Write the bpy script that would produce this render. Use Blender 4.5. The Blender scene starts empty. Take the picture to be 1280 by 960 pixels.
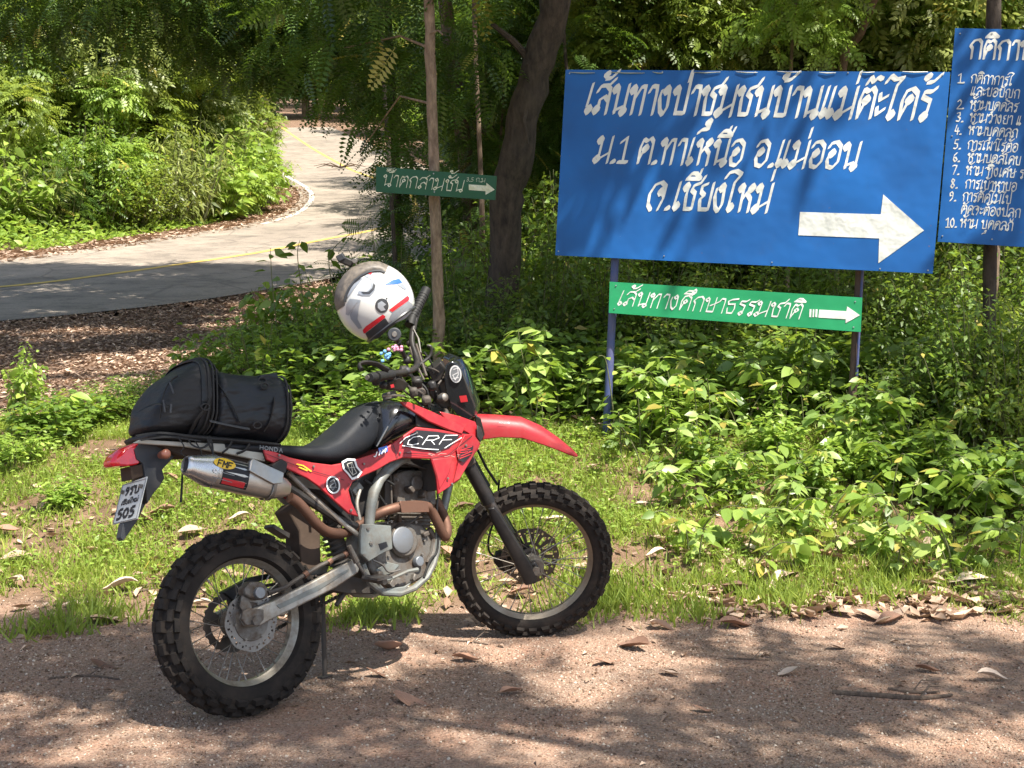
import bpy, math, random
import numpy as np
from mathutils import Vector, Matrix, geometry
C = bpy.context.scene.collection
sc = bpy.context.scene
rad = math.radians
rng = np.random.default_rng(7)
random.seed(7)

# ------------------------------------------------------------------ camera
F, PITCH, CH = 1594.8, rad(4.0733), 1.4919
cd = bpy.data.cameras.new('camera'); cam = bpy.data.objects.new('camera', cd); C.objects.link(cam)
cam.location = (0, 0, CH); cam.rotation_euler = (rad(90) - PITCH, 0, 0)
cd.sensor_width = 36; cd.lens = 36 * F / 1280; cd.clip_start = .05; cd.clip_end = 2000
sc.camera = cam
# ------------------------------------------------------------------ light
SUN = Vector((.32, -.36, .88)).normalized()
w = bpy.data.worlds.new("World"); sc.world = w; w.use_nodes = True
nt = w.node_tree; bg = nt.nodes['Background']; sky = nt.nodes.new('ShaderNodeTexSky')
sky.sky_type = 'NISHITA'; sky.sun_disc = False
sky.sun_elevation = math.asin(SUN.z); sky.sun_rotation = math.atan2(SUN.x, SUN.y)
sky.air_density = 1; sky.dust_density = 2
nt.links.new(sky.outputs[0], bg.inputs[0]); bg.inputs[1].default_value = .115
sl = bpy.data.lights.new('sun', 'SUN'); so = bpy.data.objects.new('sun', sl); C.objects.link(so)
sl.energy = 5.0; sl.angle = rad(.53); sl.color = (1, .95, .86)
so.rotation_euler = SUN.to_track_quat('Z', 'Y').to_euler(); so.location = SUN * 40
sc.view_settings.view_transform = 'Standard'; sc.view_settings.look = 'None'
sc.view_settings.exposure = 1.28; sc.view_settings.gamma = 1
sc.cycles.max_bounces = 8; sc.cycles.transparent_max_bounces = 4

# ------------------------------------------------------------------ helpers
def tag(o, label=None, cat=None, group=None, kind=None):
    if label: o['label'] = label
    if cat: o['category'] = cat
    if group: o['group'] = group
    if kind: o['kind'] = kind
    return o
def empty(name, loc=(0, 0, 0), label=None, cat=None, group=None):
    o = bpy.data.objects.new(name, None); C.objects.link(o); o.location = loc; o.empty_display_size = .1
    return tag(o, label, cat, group)
def link(name, me, parent=None, mw=None):
    o = bpy.data.objects.new(name, me); C.objects.link(o)
    if parent: o.parent = parent
    if mw is not None: o.matrix_local = mw
    return o
def cray(px, py):
    d = Vector(((px - 640) / F, 1, -(py - 480) / F))
    cp, sp = math.cos(PITCH), math.sin(PITCH)
    return Vector((d.x, d.y * cp + d.z * sp, d.z * cp - d.y * sp))
CAM = Vector((0, 0, CH))
def at(px, py, Y):
    d = cray(px, py); return CAM + d * (Y / d.y)
PY = [-200, 5.5, 6.0, 7.0, 8.0, 9.0, 13.5, 21.5, 32, 48, 78, 150, 400]
PZ = [0, 0, .05, .33, .58, .68, 1.16, 2.14, 3.55, 6.0, 11.3, 24, 40]
def gz(x, y):
    z = np.interp(y, PY, PZ)
    z = z + np.clip((np.abs(x) - 14 - .35 * np.clip(y, 0, 99)) * .12, 0, 9) * np.clip(y / 30, 0, 1)
    z = z + np.clip((y - 5.6) / 1.5, 0, 1) * np.clip((11 - y) / 3, 0, 1) * .05 * np.sin(x * 1.7 + y) * np.cos(y * 2.1 - x * .6)
    return z
def hit(px, py):
    d = cray(px, py); lo, t = 1.0, 1.0
    while t < 400:
        p = CAM + d * t
        if p.z < float(gz(p.x, p.y)): break
        lo = t; t *= 1.02
    hi = t
    for _ in range(20):
        m = (lo + hi) / 2; p = CAM + d * m
        if p.z < float(gz(p.x, p.y)): hi = m
        else: lo = m
    return CAM + d * hi

# ------------------------------------------------------------------ materials
def nodes(name):
    m = bpy.data.materials.new(name); m.use_nodes = True
    n = m.node_tree; return m, n, n.nodes['Principled BSDF']
def noise(n, scale, detail=4, rough=.6, coord='Object', vec=None):
    t = n.nodes.new('ShaderNodeTexNoise'); t.inputs['Scale'].default_value = scale
    t.inputs['Detail'].default_value = detail; t.inputs['Roughness'].default_value = rough
    if vec is None:
        c = n.nodes.new('ShaderNodeTexCoord'); vec = c.outputs[coord]
    n.links.new(vec, t.inputs['Vector']); return t
def ramp(n, src, stops):
    r = n.nodes.new('ShaderNodeValToRGB'); e = r.color_ramp.elements
    while len(e) < len(stops): e.new(.5)
    for k, (p, c) in enumerate(stops):
        e[k].position = p; e[k].color = (c[0], c[1], c[2], 1) if not isinstance(c, (int, float)) else (c, c, c, 1)
    n.links.new(src, r.inputs[0]); return r
def mixc(n, fac, a, b):
    x = n.nodes.new('ShaderNodeMix'); x.data_type = 'RGBA'
    for i, v in ((6, a), (7, b)):
        if isinstance(v, (tuple, list)): x.inputs[i].default_value = (*v[:3], 1)
        else: n.links.new(v, x.inputs[i])
    if isinstance(fac, (int, float)): x.inputs[0].default_value = fac
    else: n.links.new(fac, x.inputs[0])
    return x.outputs[2]
def bump(n, p, h, strength, dist=.01):
    b = n.nodes.new('ShaderNodeBump'); b.inputs['Strength'].default_value = strength
    b.inputs['Distance'].default_value = dist
    n.links.new(h, b.inputs['Height']); n.links.new(b.outputs[0], p.inputs['Normal']); return b
def paint(name, col, rough=.4, metal=0, dirt=.25, dcol=(.22, .15, .1), scale=9, bmp=.15, coat=0, dfine=60):
    m, n, p = nodes(name)
    a = noise(n, scale, 6, .7); f = noise(n, dfine, 3, .6)
    r = ramp(n, a.outputs[0], [(.42, 0), (.75, 1)])
    mu = n.nodes.new('ShaderNodeMath'); mu.operation = 'MULTIPLY'; mu.inputs[1].default_value = dirt
    n.links.new(r.outputs[0], mu.inputs[0])
    ad = n.nodes.new('ShaderNodeMath'); ad.operation = 'MULTIPLY_ADD'; ad.inputs[1].default_value = dirt * .7; 
    n.links.new(f.outputs[0], ad.inputs[0]); n.links.new(mu.outputs[0], ad.inputs[2])
    c = mixc(n, ad.outputs[0], col, dcol)
    n.links.new(c, p.inputs['Base Color']); p.inputs['Metallic'].default_value = metal
    rr = n.nodes.new('ShaderNodeMapRange'); rr.inputs[3].default_value = rough; rr.inputs[4].default_value = min(1, rough + .35)
    n.links.new(ad.outputs[0], rr.inputs[0]); n.links.new(rr.outputs[0], p.inputs['Roughness'])
    p.inputs['Coat Weight'].default_value = coat
    if bmp: bump(n, p, f.outputs[0], bmp, .003)
    return m
def leafmat(name, dark, light, trans=(.35, .5, .06), tf=.32, rough=.42, spec=.5):
    m, n, p = nodes(name)
    at_ = n.nodes.new('ShaderNodeAttribute'); at_.attribute_name = 'lv'
    yel = (.5, .4, .09) if light[1] > light[0] else light
    r = ramp(n, at_.outputs['Fac'], [(0, dark), (.55, [(a + b) / 2 for a, b in zip(dark, light)]), (.9, light), (.955, yel), (1, [c * .6 for c in yel])])
    n.links.new(r.outputs[0], p.inputs['Base Color']); p.inputs['Roughness'].default_value = rough
    p.inputs['Specular IOR Level'].default_value = spec
    t = n.nodes.new('ShaderNodeBsdfTranslucent')
    g = mixc(n, .6, r.outputs[0], trans); n.links.new(g, t.inputs[0])
    mx = n.nodes.new('ShaderNodeMixShader'); mx.inputs[0].default_value = tf
    n.links.new(p.outputs[0], mx.inputs[1]); n.links.new(t.outputs[0], mx.inputs[2])
    n.links.new(mx.outputs[0], n.nodes['Material Output'].inputs[0]); return m
def barkmat(name, a, b, scale=14):
    m, n, p = nodes(name)
    c = n.nodes.new('ShaderNodeTexCoord'); mp = n.nodes.new('ShaderNodeMapping'); mp.inputs['Scale'].default_value = (1, 1, .35)
    n.links.new(c.outputs['Object'], mp.inputs[0])
    t = noise(n, scale, 8, .7, vec=mp.outputs[0])
    r = ramp(n, t.outputs[0], [(.3, a), (.7, b)]); n.links.new(r.outputs[0], p.inputs['Base Color'])
    p.inputs['Roughness'].default_value = .9; bump(n, p, t.outputs[0], .8, .02); return m

M = {}
M['leaf_broad'] = leafmat('leaf_broad', (.06, .115, .02), (.23, .35, .06), (.48, .65, .06), .4)
M['leaf_bright'] = leafmat('leaf_bright', (.12, .21, .03), (.38, .5, .1), (.5, .7, .08), .42)
M['leaf_pale'] = leafmat('leaf_pale', (.16, .26, .06), (.46, .56, .17), (.5, .7, .12), .4, .38, .6)
M['leaf_dark'] = leafmat('leaf_dark', (.045, .085, .018), (.17, .25, .045), (.4, .55, .05), .38)
M['leaf_mid'] = leafmat('leaf_mid', (.075, .12, .02), (.29, .37, .06), (.55, .65, .08), .42)
M['leaf_olive'] = leafmat('leaf_olive', (.08, .115, .03), (.32, .36, .1), (.5, .58, .12), .38)
M['leaf_fern'] = leafmat('leaf_fern', (.018, .045, .010), (.085, .155, .025), (.32, .5, .04), .3)
M['grass'] = leafmat('grass', (.12, .18, .028), (.38, .46, .09), (.6, .7, .1), .4, .5, .3)
M['dry'] = leafmat('dry_leaf', (.2, .11, .07), (.66, .5, .36), (.5, .3, .15), .12, .7, .2)
M['litter'] = leafmat('leaf_litter', (.17, .1, .07), (.72, .54, .4), (.4, .25, .12), .08, .8, .2)
M['bark'] = barkmat('bark', (.05, .03, .02), (.27, .19, .13), 22)
M['bark_pale'] = barkmat('bark_pale', (.09, .055, .035), (.36, .26, .18), 26)
M['bark_dark'] = barkmat('bark_dark', (.018, .014, .011), (.10, .075, .055), 24)
M['stem'] = barkmat('stem', (.07, .08, .03), (.18, .18, .08), 30)
M['twig'] = barkmat('twig', (.05, .035, .025), (.2, .14, .1), 40)

# ------------------------------------------------------------------ mesh builder
class MB:
    def __init__(s): s.v = []; s.f = []; s.m = []
    def add(s, vs, fs, mi=0, T=None):
        b = len(s.v)
        s.v += [tuple(T @ Vector(v)) if T is not None else tuple(v) for v in vs]
        s.f += [tuple(i + b for i in f) for f in fs]; s.m += [mi] * len(fs)
    def box(s, c, size, R=None, mi=0):
        x, y, z = [k / 2 for k in size]; c = Vector(c)
        vs = [Vector((sx * x, sy * y, sz * z)) for sx in (-1, 1) for sy in (-1, 1) for sz in (-1, 1)]
        if R is not None: vs = [R @ v for v in vs]
        s.add([v + c for v in vs], [(0, 1, 3, 2), (4, 6, 7, 5), (0, 4, 5, 1), (2, 3, 7, 6), (0, 2, 6, 4), (1, 5, 7, 3)], mi)
    def tube(s, pts, r, n=8, mi=0, caps=True, flat=1.0):
        pts = [Vector(p) for p in pts]; k = len(pts)
        rs = list(r) if isinstance(r, (list, tuple)) else [r] * k
        if len(rs) != k: rs = list(np.interp(np.linspace(0, 1, k), np.linspace(0, 1, len(rs)), rs))
        t0 = (pts[1] - pts[0]).normalized()
        u = t0.orthogonal().normalized(); vs = []
        for i, p in enumerate(pts):
            t = (pts[min(i + 1, k - 1)] - pts[max(i - 1, 0)]).normalized()
            u = (u - t * u.dot(t)).normalized(); q = t.cross(u)
            for j in range(n):
                a = 2 * math.pi * j / n; vs.append(p + (u * math.cos(a) + q * math.sin(a) * flat) * rs[i])
        fs = [(i * n + j, i * n + (j + 1) % n, (i + 1) * n + (j + 1) % n, (i + 1) * n + j) for i in range(k - 1) for j in range(n)]
        if caps: fs += [tuple(range(n))[::-1], tuple((k - 1) * n + j for j in range(n))]
        s.add(vs, fs, mi)
    def cyl(s, p0, p1, r0, r1=None, n=16, mi=0):
        s.tube([p0, p1], [r0, r0 if r1 is None else r1], n, mi)
    def lathe(s, prof, n=48, O=(0, 0, 0), X=(1, 0, 0), Y=(0, 1, 0), Z=(0, 0, 1), mi=0, closed=False):
        """profile (axial, radial) around the Y axis"""
        O, X, Y, Z = map(Vector, (O, X, Y, Z)); k = len(prof); vs = []
        for a, r in prof:
            for j in range(n):
                t = 2 * math.pi * j / n; vs.append(O + Y * a + X * (r * math.cos(t)) + Z * (r * math.sin(t)))
        rng_ = range(k if closed else k - 1)
        fs = [(i * n + j, i * n + (j + 1) % n, ((i + 1) % k) * n + (j + 1) % n, ((i + 1) % k) * n + j) for i in rng_ for j in range(n)]
        if not closed: fs += [tuple(range(n))[::-1], tuple((k - 1) * n + j for j in range(n))]
        s.add(vs, fs, mi)
    def plate(s, pts, off, mi=0, tess2=None):
        """a closed outline thickened by the vector off; triangulated in the plane it spans"""
        pts = [Vector(p) for p in pts]; off = Vector(off); k = len(pts)
        n = off.normalized(); u = n.orthogonal().normalized(); q = n.cross(u)
        flat = [Vector((p.dot(u), p.dot(q), 0)) for p in pts]
        tr = geometry.tessellate_polygon([flat])
        vs = pts + [p + off for p in pts]
        fs = [tuple(t) for t in tr] + [tuple(i + k for i in t[::-1]) for t in tr]
        fs += [(i, (i + 1) % k, (i + 1) % k + k, i + k) for i in range(k)]
        s.add(vs, fs, mi)
    def loft(s, secs, mi=0, caps=True):
        n = len(secs[0]); k = len(secs); vs = [p for q in secs for p in q]
        fs = [(i * n + j, i * n + (j + 1) % n, (i + 1) * n + (j + 1) % n, (i + 1) * n + j) for i in range(k - 1) for j in range(n)]
        if caps: fs += [tuple(range(n))[::-1], tuple((k - 1) * n + j for j in range(n))]
        s.add(vs, fs, mi)
    def mesh(s, name, mats, bevel=0, angle=35, smooth=True):
        me = bpy.data.meshes.new(name); me.from_pydata(s.v, [], s.f)
        for m in (mats if isinstance(mats, (list, tuple)) else [mats]): me.materials.append(m)
        me.polygons.foreach_set('material_index', s.m)
        import bmesh
        b = bmesh.new(); b.from_mesh(me); bmesh.ops.recalc_face_normals(b, faces=b.faces); b.to_mesh(me); b.free()
        if smooth:
            me.shade_smooth() if hasattr(me, 'shade_smooth') else None
            me.set_sharp_from_angle(angle=rad(angle))
        me.update(); return me
    def build(s, name, mats, parent=None, bevel=0, angle=35, smooth=True, sub=0, mw=None):
        o = link(name, s.mesh(name, mats, angle=angle, smooth=smooth), parent, mw)
        if bevel:
            b = o.modifiers.new('bevel', 'BEVEL'); b.width = bevel; b.segments = 2; b.limit_method = 'ANGLE'; b.angle_limit = rad(40)
        if sub:
            b = o.modifiers.new('sub', 'SUBSURF'); b.levels = sub; b.render_levels = sub
        return o
def npmesh(name, V, Fc, mat, lv=None, nsides=None):
    """V (n,3), Fc (m,k) int; lv per vertex"""
    me = bpy.data.meshes.new(name); V = np.ascontiguousarray(V, dtype=np.float32); k = Fc.shape[1]; m = len(Fc)
    me.vertices.add(len(V)); me.vertices.foreach_set('co', V.ravel())
    me.loops.add(m * k); me.loops.foreach_set('vertex_index', np.ascontiguousarray(Fc, dtype=np.int32).ravel())
    me.polygons.add(m); me.polygons.foreach_set('loop_start', np.arange(0, m * k, k, dtype=np.int32))
    me.update(calc_edges=True)
    if lv is not None:
        a = me.attributes.new('lv', 'FLOAT', 'POINT'); a.data.foreach_set('value', np.ascontiguousarray(lv, dtype=np.float32))
    me.materials.append(mat); return me

# ------------------------------------------------------------------ leaves
def T_(v, f): return np.array(v, dtype=float), np.array(f)
LEAF_OVATE = T_([(0, 0, 0), (-.26, .3, .05), (.26, .3, .05), (0, .45, 0), (-.2, .66, .0), (.2, .66, .0), (0, 1, -.1)],
                [(0, 2, 3), (0, 3, 1), (1, 3, 4), (3, 2, 5), (4, 3, 6), (3, 5, 6)])
LEAF_SIMPLE = T_([(0, 0, 0), (-.24, .45, .05), (.24, .45, .05), (0, 1, -.08)], [(0, 2, 1), (1, 2, 3)])
LEAF_LONG = T_([(0, 0, 0), (-.11, .4, .03), (.11, .4, .03), (0, 1, -.15)], [(0, 2, 1), (1, 2, 3)])
def frond(pairs=9, ll=.24, lw=.085):
    v = []; f = []
    for i in range(pairs):
        t = .1 + .88 * i / (pairs - 1); L = ll * math.sin(math.pi * (.18 + .72 * t)) ; z = -.22 * t * t
        for sgn in (-1, 1):
            b = len(v); dy = .3 * L
            v += [(0, t, z), (sgn * L * .5, t + dy * .5 - lw * .45, z + .015), (sgn * L * .5, t + dy * .5 + lw * .55, z + .015), (sgn * L, t + dy, z - .03)]
            f += [(b, b + 1, b + 2), (b + 1, b + 3, b + 2)] if sgn > 0 else [(b, b + 2, b + 1), (b + 1, b + 2, b + 3)]
    b = len(v); v += [(-.008, 0, 0), (.008, 0, 0), (0, 1, -.22)]; f += [(b, b + 1, b + 2)]
    return T_(v, f)
FROND = frond()
FROND_FINE = frond(11, .2, .05)
def fern_spray():
    # twig with short alternate leaves: cheap cluster for trees
    v = []; f = []
    r = np.random.default_rng(3)
    for i in range(9):
        t = .1 + .9 * i / 8; sgn = -1 if i % 2 else 1
        a = rad(55 if i < 8 else 5) * sgn; L = .36 * (1.1 - .3 * t); w_ = L * .24
        d = np.array([math.sin(a), math.cos(a), -.25]); s_ = np.array([d[1], -d[0], .15 * sgn])
        b0 = np.array([0, t, -.15 * t * t]); b = len(v)
        v += [b0, b0 + d * L * .45 - s_ * w_, b0 + d * L * .45 + s_ * w_, b0 + d * L + np.array([0, 0, -.06])]
        f += [(b, b + 2, b + 1), (b + 1, b + 2, b + 3)]
    return T_(v, f)
SPRAY = fern_spray()
def orient(dirs, up_tilt=None, r=rng, roll=.5):
    """frames with y along dirs, z roughly up with random roll"""
    n = len(dirs); y = dirs / np.linalg.norm(dirs, axis=1, keepdims=True)
    z = np.tile([0, 0, 1.], (n, 1)) + r.normal(0, roll, (n, 3))
    x = np.cross(y, z); x /= np.linalg.norm(x, axis=1, keepdims=True) + 1e-9
    z = np.cross(x, y); return np.stack([x, y, z], axis=2)
def scatter(tpl, pos, fr, size, lv):
    tv, tf = tpl; n = len(pos); k = len(tv)
    size = np.broadcast_to(np.asarray(size, float), (n,))
    V = np.einsum('nij,kj->nki', fr, tv) * size[:, None, None] + pos[:, None, :]
    Fc = tf[None] + (np.arange(n) * k)[:, None, None]
    return V.reshape(-1, 3), Fc.reshape(-1, 3), np.repeat(lv, k)
def join(parts):
    V = []; Fs = []; L = []; b = 0
    for v, f, l in parts: V.append(v); Fs.append(f + b); L.append(l); b += len(v)
    return np.concatenate(V), np.concatenate(Fs), np.concatenate(L)

def make_bush(seed, h, r, stems, per, size, tpl=LEAF_OVATE, droop=.25, mat='leaf_broad', lean=(0, 0), upright=1., name='foliage', tw=.006):
    """bush meshes (leaves, stems) with base at origin"""
    g = np.random.default_rng(seed); P = []; D = []; S = []; mb = MB()
    for s in range(stems):
        a = g.uniform(0, 2 * math.pi); q = math.sqrt(g.uniform(.0, 1)); hh = h * g.uniform(.45, 1) * (1 - .35 * q * q)
        end = np.array([math.cos(a) * r * q + lean[0], math.sin(a) * r * q + lean[1], hh])
        base = np.array([math.cos(a), math.sin(a), 0]) * r * q * .35
        mid = base + (end - base) * .5 + np.array([0, 0, hh * .18 * upright]) + g.normal(0, .04 * h, 3)
        ts = np.linspace(0, 1, 7); pl = [(1 - t) ** 2 * base + 2 * t * (1 - t) * mid + t * t * end for t in ts]
        mb.tube([tuple(p) for p in pl], [tw, tw * .3], 4, caps=False)
        t = g.uniform(.12, 1, per) ** .75
        p = ((1 - t) ** 2)[:, None] * base + (2 * t * (1 - t))[:, None] * mid + (t * t)[:, None] * end
        b = g.uniform(0, 2 * math.pi, per); d = np.stack([np.cos(b), np.sin(b), g.normal(0, .3, per) - droop], 1)
        sp = g.uniform(0, .12, per) * h ** .5
        P.append(p + d * sp[:, None]); D.append(d); S.append(size * g.uniform(.55, 1.15, per) * (1.1 - .35 * t))
    P = np.concatenate(P); D = np.concatenate(D); S = np.concatenate(S)
    P[:, 2] = np.maximum(P[:, 2], .03)
    V, Fc, L = scatter(tpl, P, orient(D, r=g, roll=.45), S, g.beta(2, 2, len(P)))
    return npmesh(name, V, Fc, M[mat], L), mb.mesh('stem', M['stem'])
def make_crown(seed, blobs, ncl, size, tpl=SPRAY, mat='leaf_mid', keep=None, droop=.3, roll=.45, shell=.55, flat=1.):
    """leafy crown: clusters spread through irregular lobes [(x,y,z,r)], denser outward"""
    g = np.random.default_rng(seed); bl = np.array(blobs, float); wts = bl[:, 3] ** 2.2; wts /= wts.sum()
    k = g.choice(len(bl), ncl, p=wts); d = g.normal(0, 1, (ncl, 3)); d /= np.linalg.norm(d, axis=1, keepdims=True)
    # lumpy radius
    lump = 1 + .22 * np.sin(d[:, 0] * 5 + k) * np.cos(d[:, 1] * 6 - k) + .12 * np.sin(d[:, 2] * 11 + k * 2)
    rr = g.uniform(shell, 1, ncl) ** .6 * lump
    P = bl[k, :3] + d * (bl[k, 3] * rr)[:, None] * np.array([1, 1, .75 * flat])
    if keep is not None:
        ok = keep(P); P = P[ok]; d = d[ok]
    D = d * .6 + g.normal(0, .6, d.shape); D[:, 2] = D[:, 2] * .5 - droop
    V, Fc, L = scatter(tpl, P, orient(D, r=g, roll=roll), size * g.uniform(.6, 1.25, len(P)), np.clip(g.beta(2, 2, len(P)) + g.normal(0, .05, len(P)), 0, 1))
    return npmesh('crown', V, Fc, M[mat], L)
def noisy_path(a, b, n, amp, seed, sag=0):
    g = np.random.default_rng(seed); a = np.array(a, float); b = np.array(b, float); out = []
    ph = g.uniform(0, 6, 6)
    for t in np.linspace(0, 1, n):
        o = np.array([math.sin(t * 4 + ph[0]) + .5 * math.sin(t * 9 + ph[1]) - math.sin(ph[0]) - .5 * math.sin(ph[1]),
                      math.sin(t * 5 + ph[2]) - math.sin(ph[2]), 0]) * amp * min(1, t * 4 + .0)
        out.append(tuple(a + (b - a) * t + o + np.array([0, 0, -sag * 4 * t * (1 - t)])))
    return out

# ================================================================== SETTING
def ground_material():
    m, n, p = nodes('ground')
    geo = n.nodes.new('ShaderNodeNewGeometry'); pos = geo.outputs['Position']
    sx = n.nodes.new('ShaderNodeSeparateXYZ'); n.links.new(pos, sx.inputs[0])
    big = noise(n, .9, 5, .6, vec=pos); mid = noise(n, 7, 6, .7, vec=pos); fine = noise(n, 85, 5, .75, vec=pos); gr = noise(n, 260, 2, .5, vec=pos)
    vor = n.nodes.new('ShaderNodeTexVoronoi'); vor.inputs['Scale'].default_value = 120; n.links.new(pos, vor.inputs['Vector'])
    dirt = ramp(n, big.outputs[0], [(.35, (.27, .165, .11)), (.5, (.37, .205, .13)), (.65, (.45, .225, .135))])
    dirt2 = mixc(n, ramp(n, mid.outputs[0], [(.35, 0), (.7, .7)]).outputs[0], dirt.outputs[0], (.31, .24, .18))
    grain = ramp(n, fine.outputs[0], [(.32, .25), (.5, .9), (.7, 1.6)])
    mm = n.nodes.new('ShaderNodeMix'); mm.data_type = 'RGBA'; mm.blend_type = 'MULTIPLY'; mm.inputs[0].default_value = .9
    n.links.new(dirt2, mm.inputs[6]); n.links.new(grain.outputs[0], mm.inputs[7])
    peb = ramp(n, vor.outputs['Color'], [(0, (.14, .1, .08)), (.5, (.29, .21, .165)), (1, (.5, .41, .34))])
    d3 = mixc(n, .35, mm.outputs[2], peb.outputs[0])
    soil = ramp(n, mid.outputs[0], [(.3, (.09, .06, .035)), (.55, (.2, .125, .08)), (.75, (.36, .24, .165))])
    litter = ramp(n, fine.outputs[0], [(.3, (.06, .036, .022)), (.5, (.17, .105, .07)), (.7, (.38, .26, .18))])
    # edge of the gravel
    mr = n.nodes.new('ShaderNodeMath'); mr.operation = 'MULTIPLY_ADD'; n.links.new(mid.outputs[0], mr.inputs[0]); mr.inputs[1].default_value = 1.3; n.links.new(sx.outputs[1], mr.inputs[2])
    e1 = n.nodes.new('ShaderNodeMapRange'); e1.inputs[1].default_value = 6.25; e1.inputs[2].default_value = 6.7; n.links.new(mr.outputs[0], e1.inputs[0])
    c1 = mixc(n, e1.outputs[0], d3, soil.outputs[0])
    e2 = n.nodes.new('ShaderNodeMapRange'); e2.inputs[1].default_value = 8.9; e2.inputs[2].default_value = 9.8; n.links.new(mr.outputs[0], e2.inputs[0])
    c2 = mixc(n, e2.outputs[0], c1, litter.outputs[0])
    n.links.new(c2, p.inputs['Base Color']); p.inputs['Roughness'].default_value = .95; p.inputs['Specular IOR Level'].default_value = .2
    ad = n.nodes.new('ShaderNodeMath'); ad.operation = 'ADD'; n.links.new(fine.outputs[0], ad.inputs[0]); n.links.new(vor.outputs['Distance'], ad.inputs[1])
    bump(n, p, ad.outputs[0], .7, .012); return m
def micro(x, y):
    a = .012 * np.sin(x * 3.1 + 1.3 * np.sin(y * 2.3)) * np.cos(y * 3.7 + x) + .005 * np.sin(x * 17 + 3 * np.sin(y * 9)) * np.sin(y * 19 + x * 5)
    return a * np.clip((9 - y) / 2, 0, 1) * np.clip((y - 5.4) * .9 + .35, .35, 1)
def g2(x, y): return gz(x, y) + micro(x, y)
xs = np.unique(np.concatenate([np.linspace(-90, -12, 40), np.linspace(-12, -4, 55), np.linspace(-4, 4.5, 190), np.linspace(4.5, 12, 45), np.linspace(12, 90, 40)]))
ys = np.unique(np.concatenate([np.linspace(-25, 3.2, 25), np.linspace(3.2, 9.2, 150), np.linspace(9.2, 40, 110), np.linspace(40, 300, 70)]))
# ---- road centre line, found where the yellow line lies
def road_pts():
    px = [(-620, 405), (-300, 382), (0, 361), (142, 344), (240, 330), (330, 316), (409, 300), (478, 286), (518, 266), (505, 238), (437, 212), (397, 190), (371, 173), (352, 160)]
    P = [hit(*q) for q in px]
    return P
RP = road_pts()
def catmull(P, n=14):
    out = []
    for i in range(len(P) - 1):
        a, b, c_, d = P[max(i - 1, 0)], P[i], P[i + 1], P[min(i + 2, len(P) - 1)]
        for k in range(n):
            t = k / n
            out.append(.5 * ((2 * b) + (c_ - a) * t + (2 * a - 5 * b + 4 * c_ - d) * t * t + (3 * b - a - 3 * c_ + d) * t ** 3))
    out.append(P[-1]); return out
P2 = [Vector((p.x, p.y, 0)) for p in RP]; RC = catmull(P2)
for _ in range(12):
    RC = [RC[0]] + [(RC[i - 1] + RC[i] * 2 + RC[i + 1]) / 4 for i in range(1, len(RC) - 1)] + [RC[-1]]
def road_frame(i):
    t = (RC[min(i + 1, len(RC) - 1)] - RC[max(i - 1, 0)]).normalized(); return Vector((-t.y, t.x, 0))
RCn = np.array([(p.x, p.y) for p in RC])
def road_dist(x, y):
    x = np.asarray(x, float); y = np.asarray(y, float)
    d = np.full(x.shape, 1e9)
    for a, b in zip(RCn[:-1:3], RCn[3::3]):
        ab = b - a; t = np.clip(((x - a[0]) * ab[0] + (y - a[1]) * ab[1]) / (ab @ ab + 1e-9), 0, 1)
        d = np.minimum(d, np.hypot(x - a[0] - t * ab[0], y - a[1] - t * ab[1]))
    return d
XX, YY = np.meshgrid(xs, ys)
rdd = road_dist(XX, YY)
ZZ = g2(XX, YY) - .22 * np.clip(1 - (rdd - 2.2) / 1.2, 0, 1)
nx, ny = len(xs), len(ys)
V = np.stack([XX.ravel(), YY.ravel(), ZZ.ravel()], 1)
i_, j_ = np.meshgrid(np.arange(nx - 1), np.arange(ny - 1)); a_ = (j_ * nx + i_).ravel()
ground = link('ground', npmesh('ground', V, np.stack([a_, a_ + 1, a_ + nx + 1, a_ + nx], 1), ground_material()))
ground.data.shade_smooth(); tag(ground, kind='structure')

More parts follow.
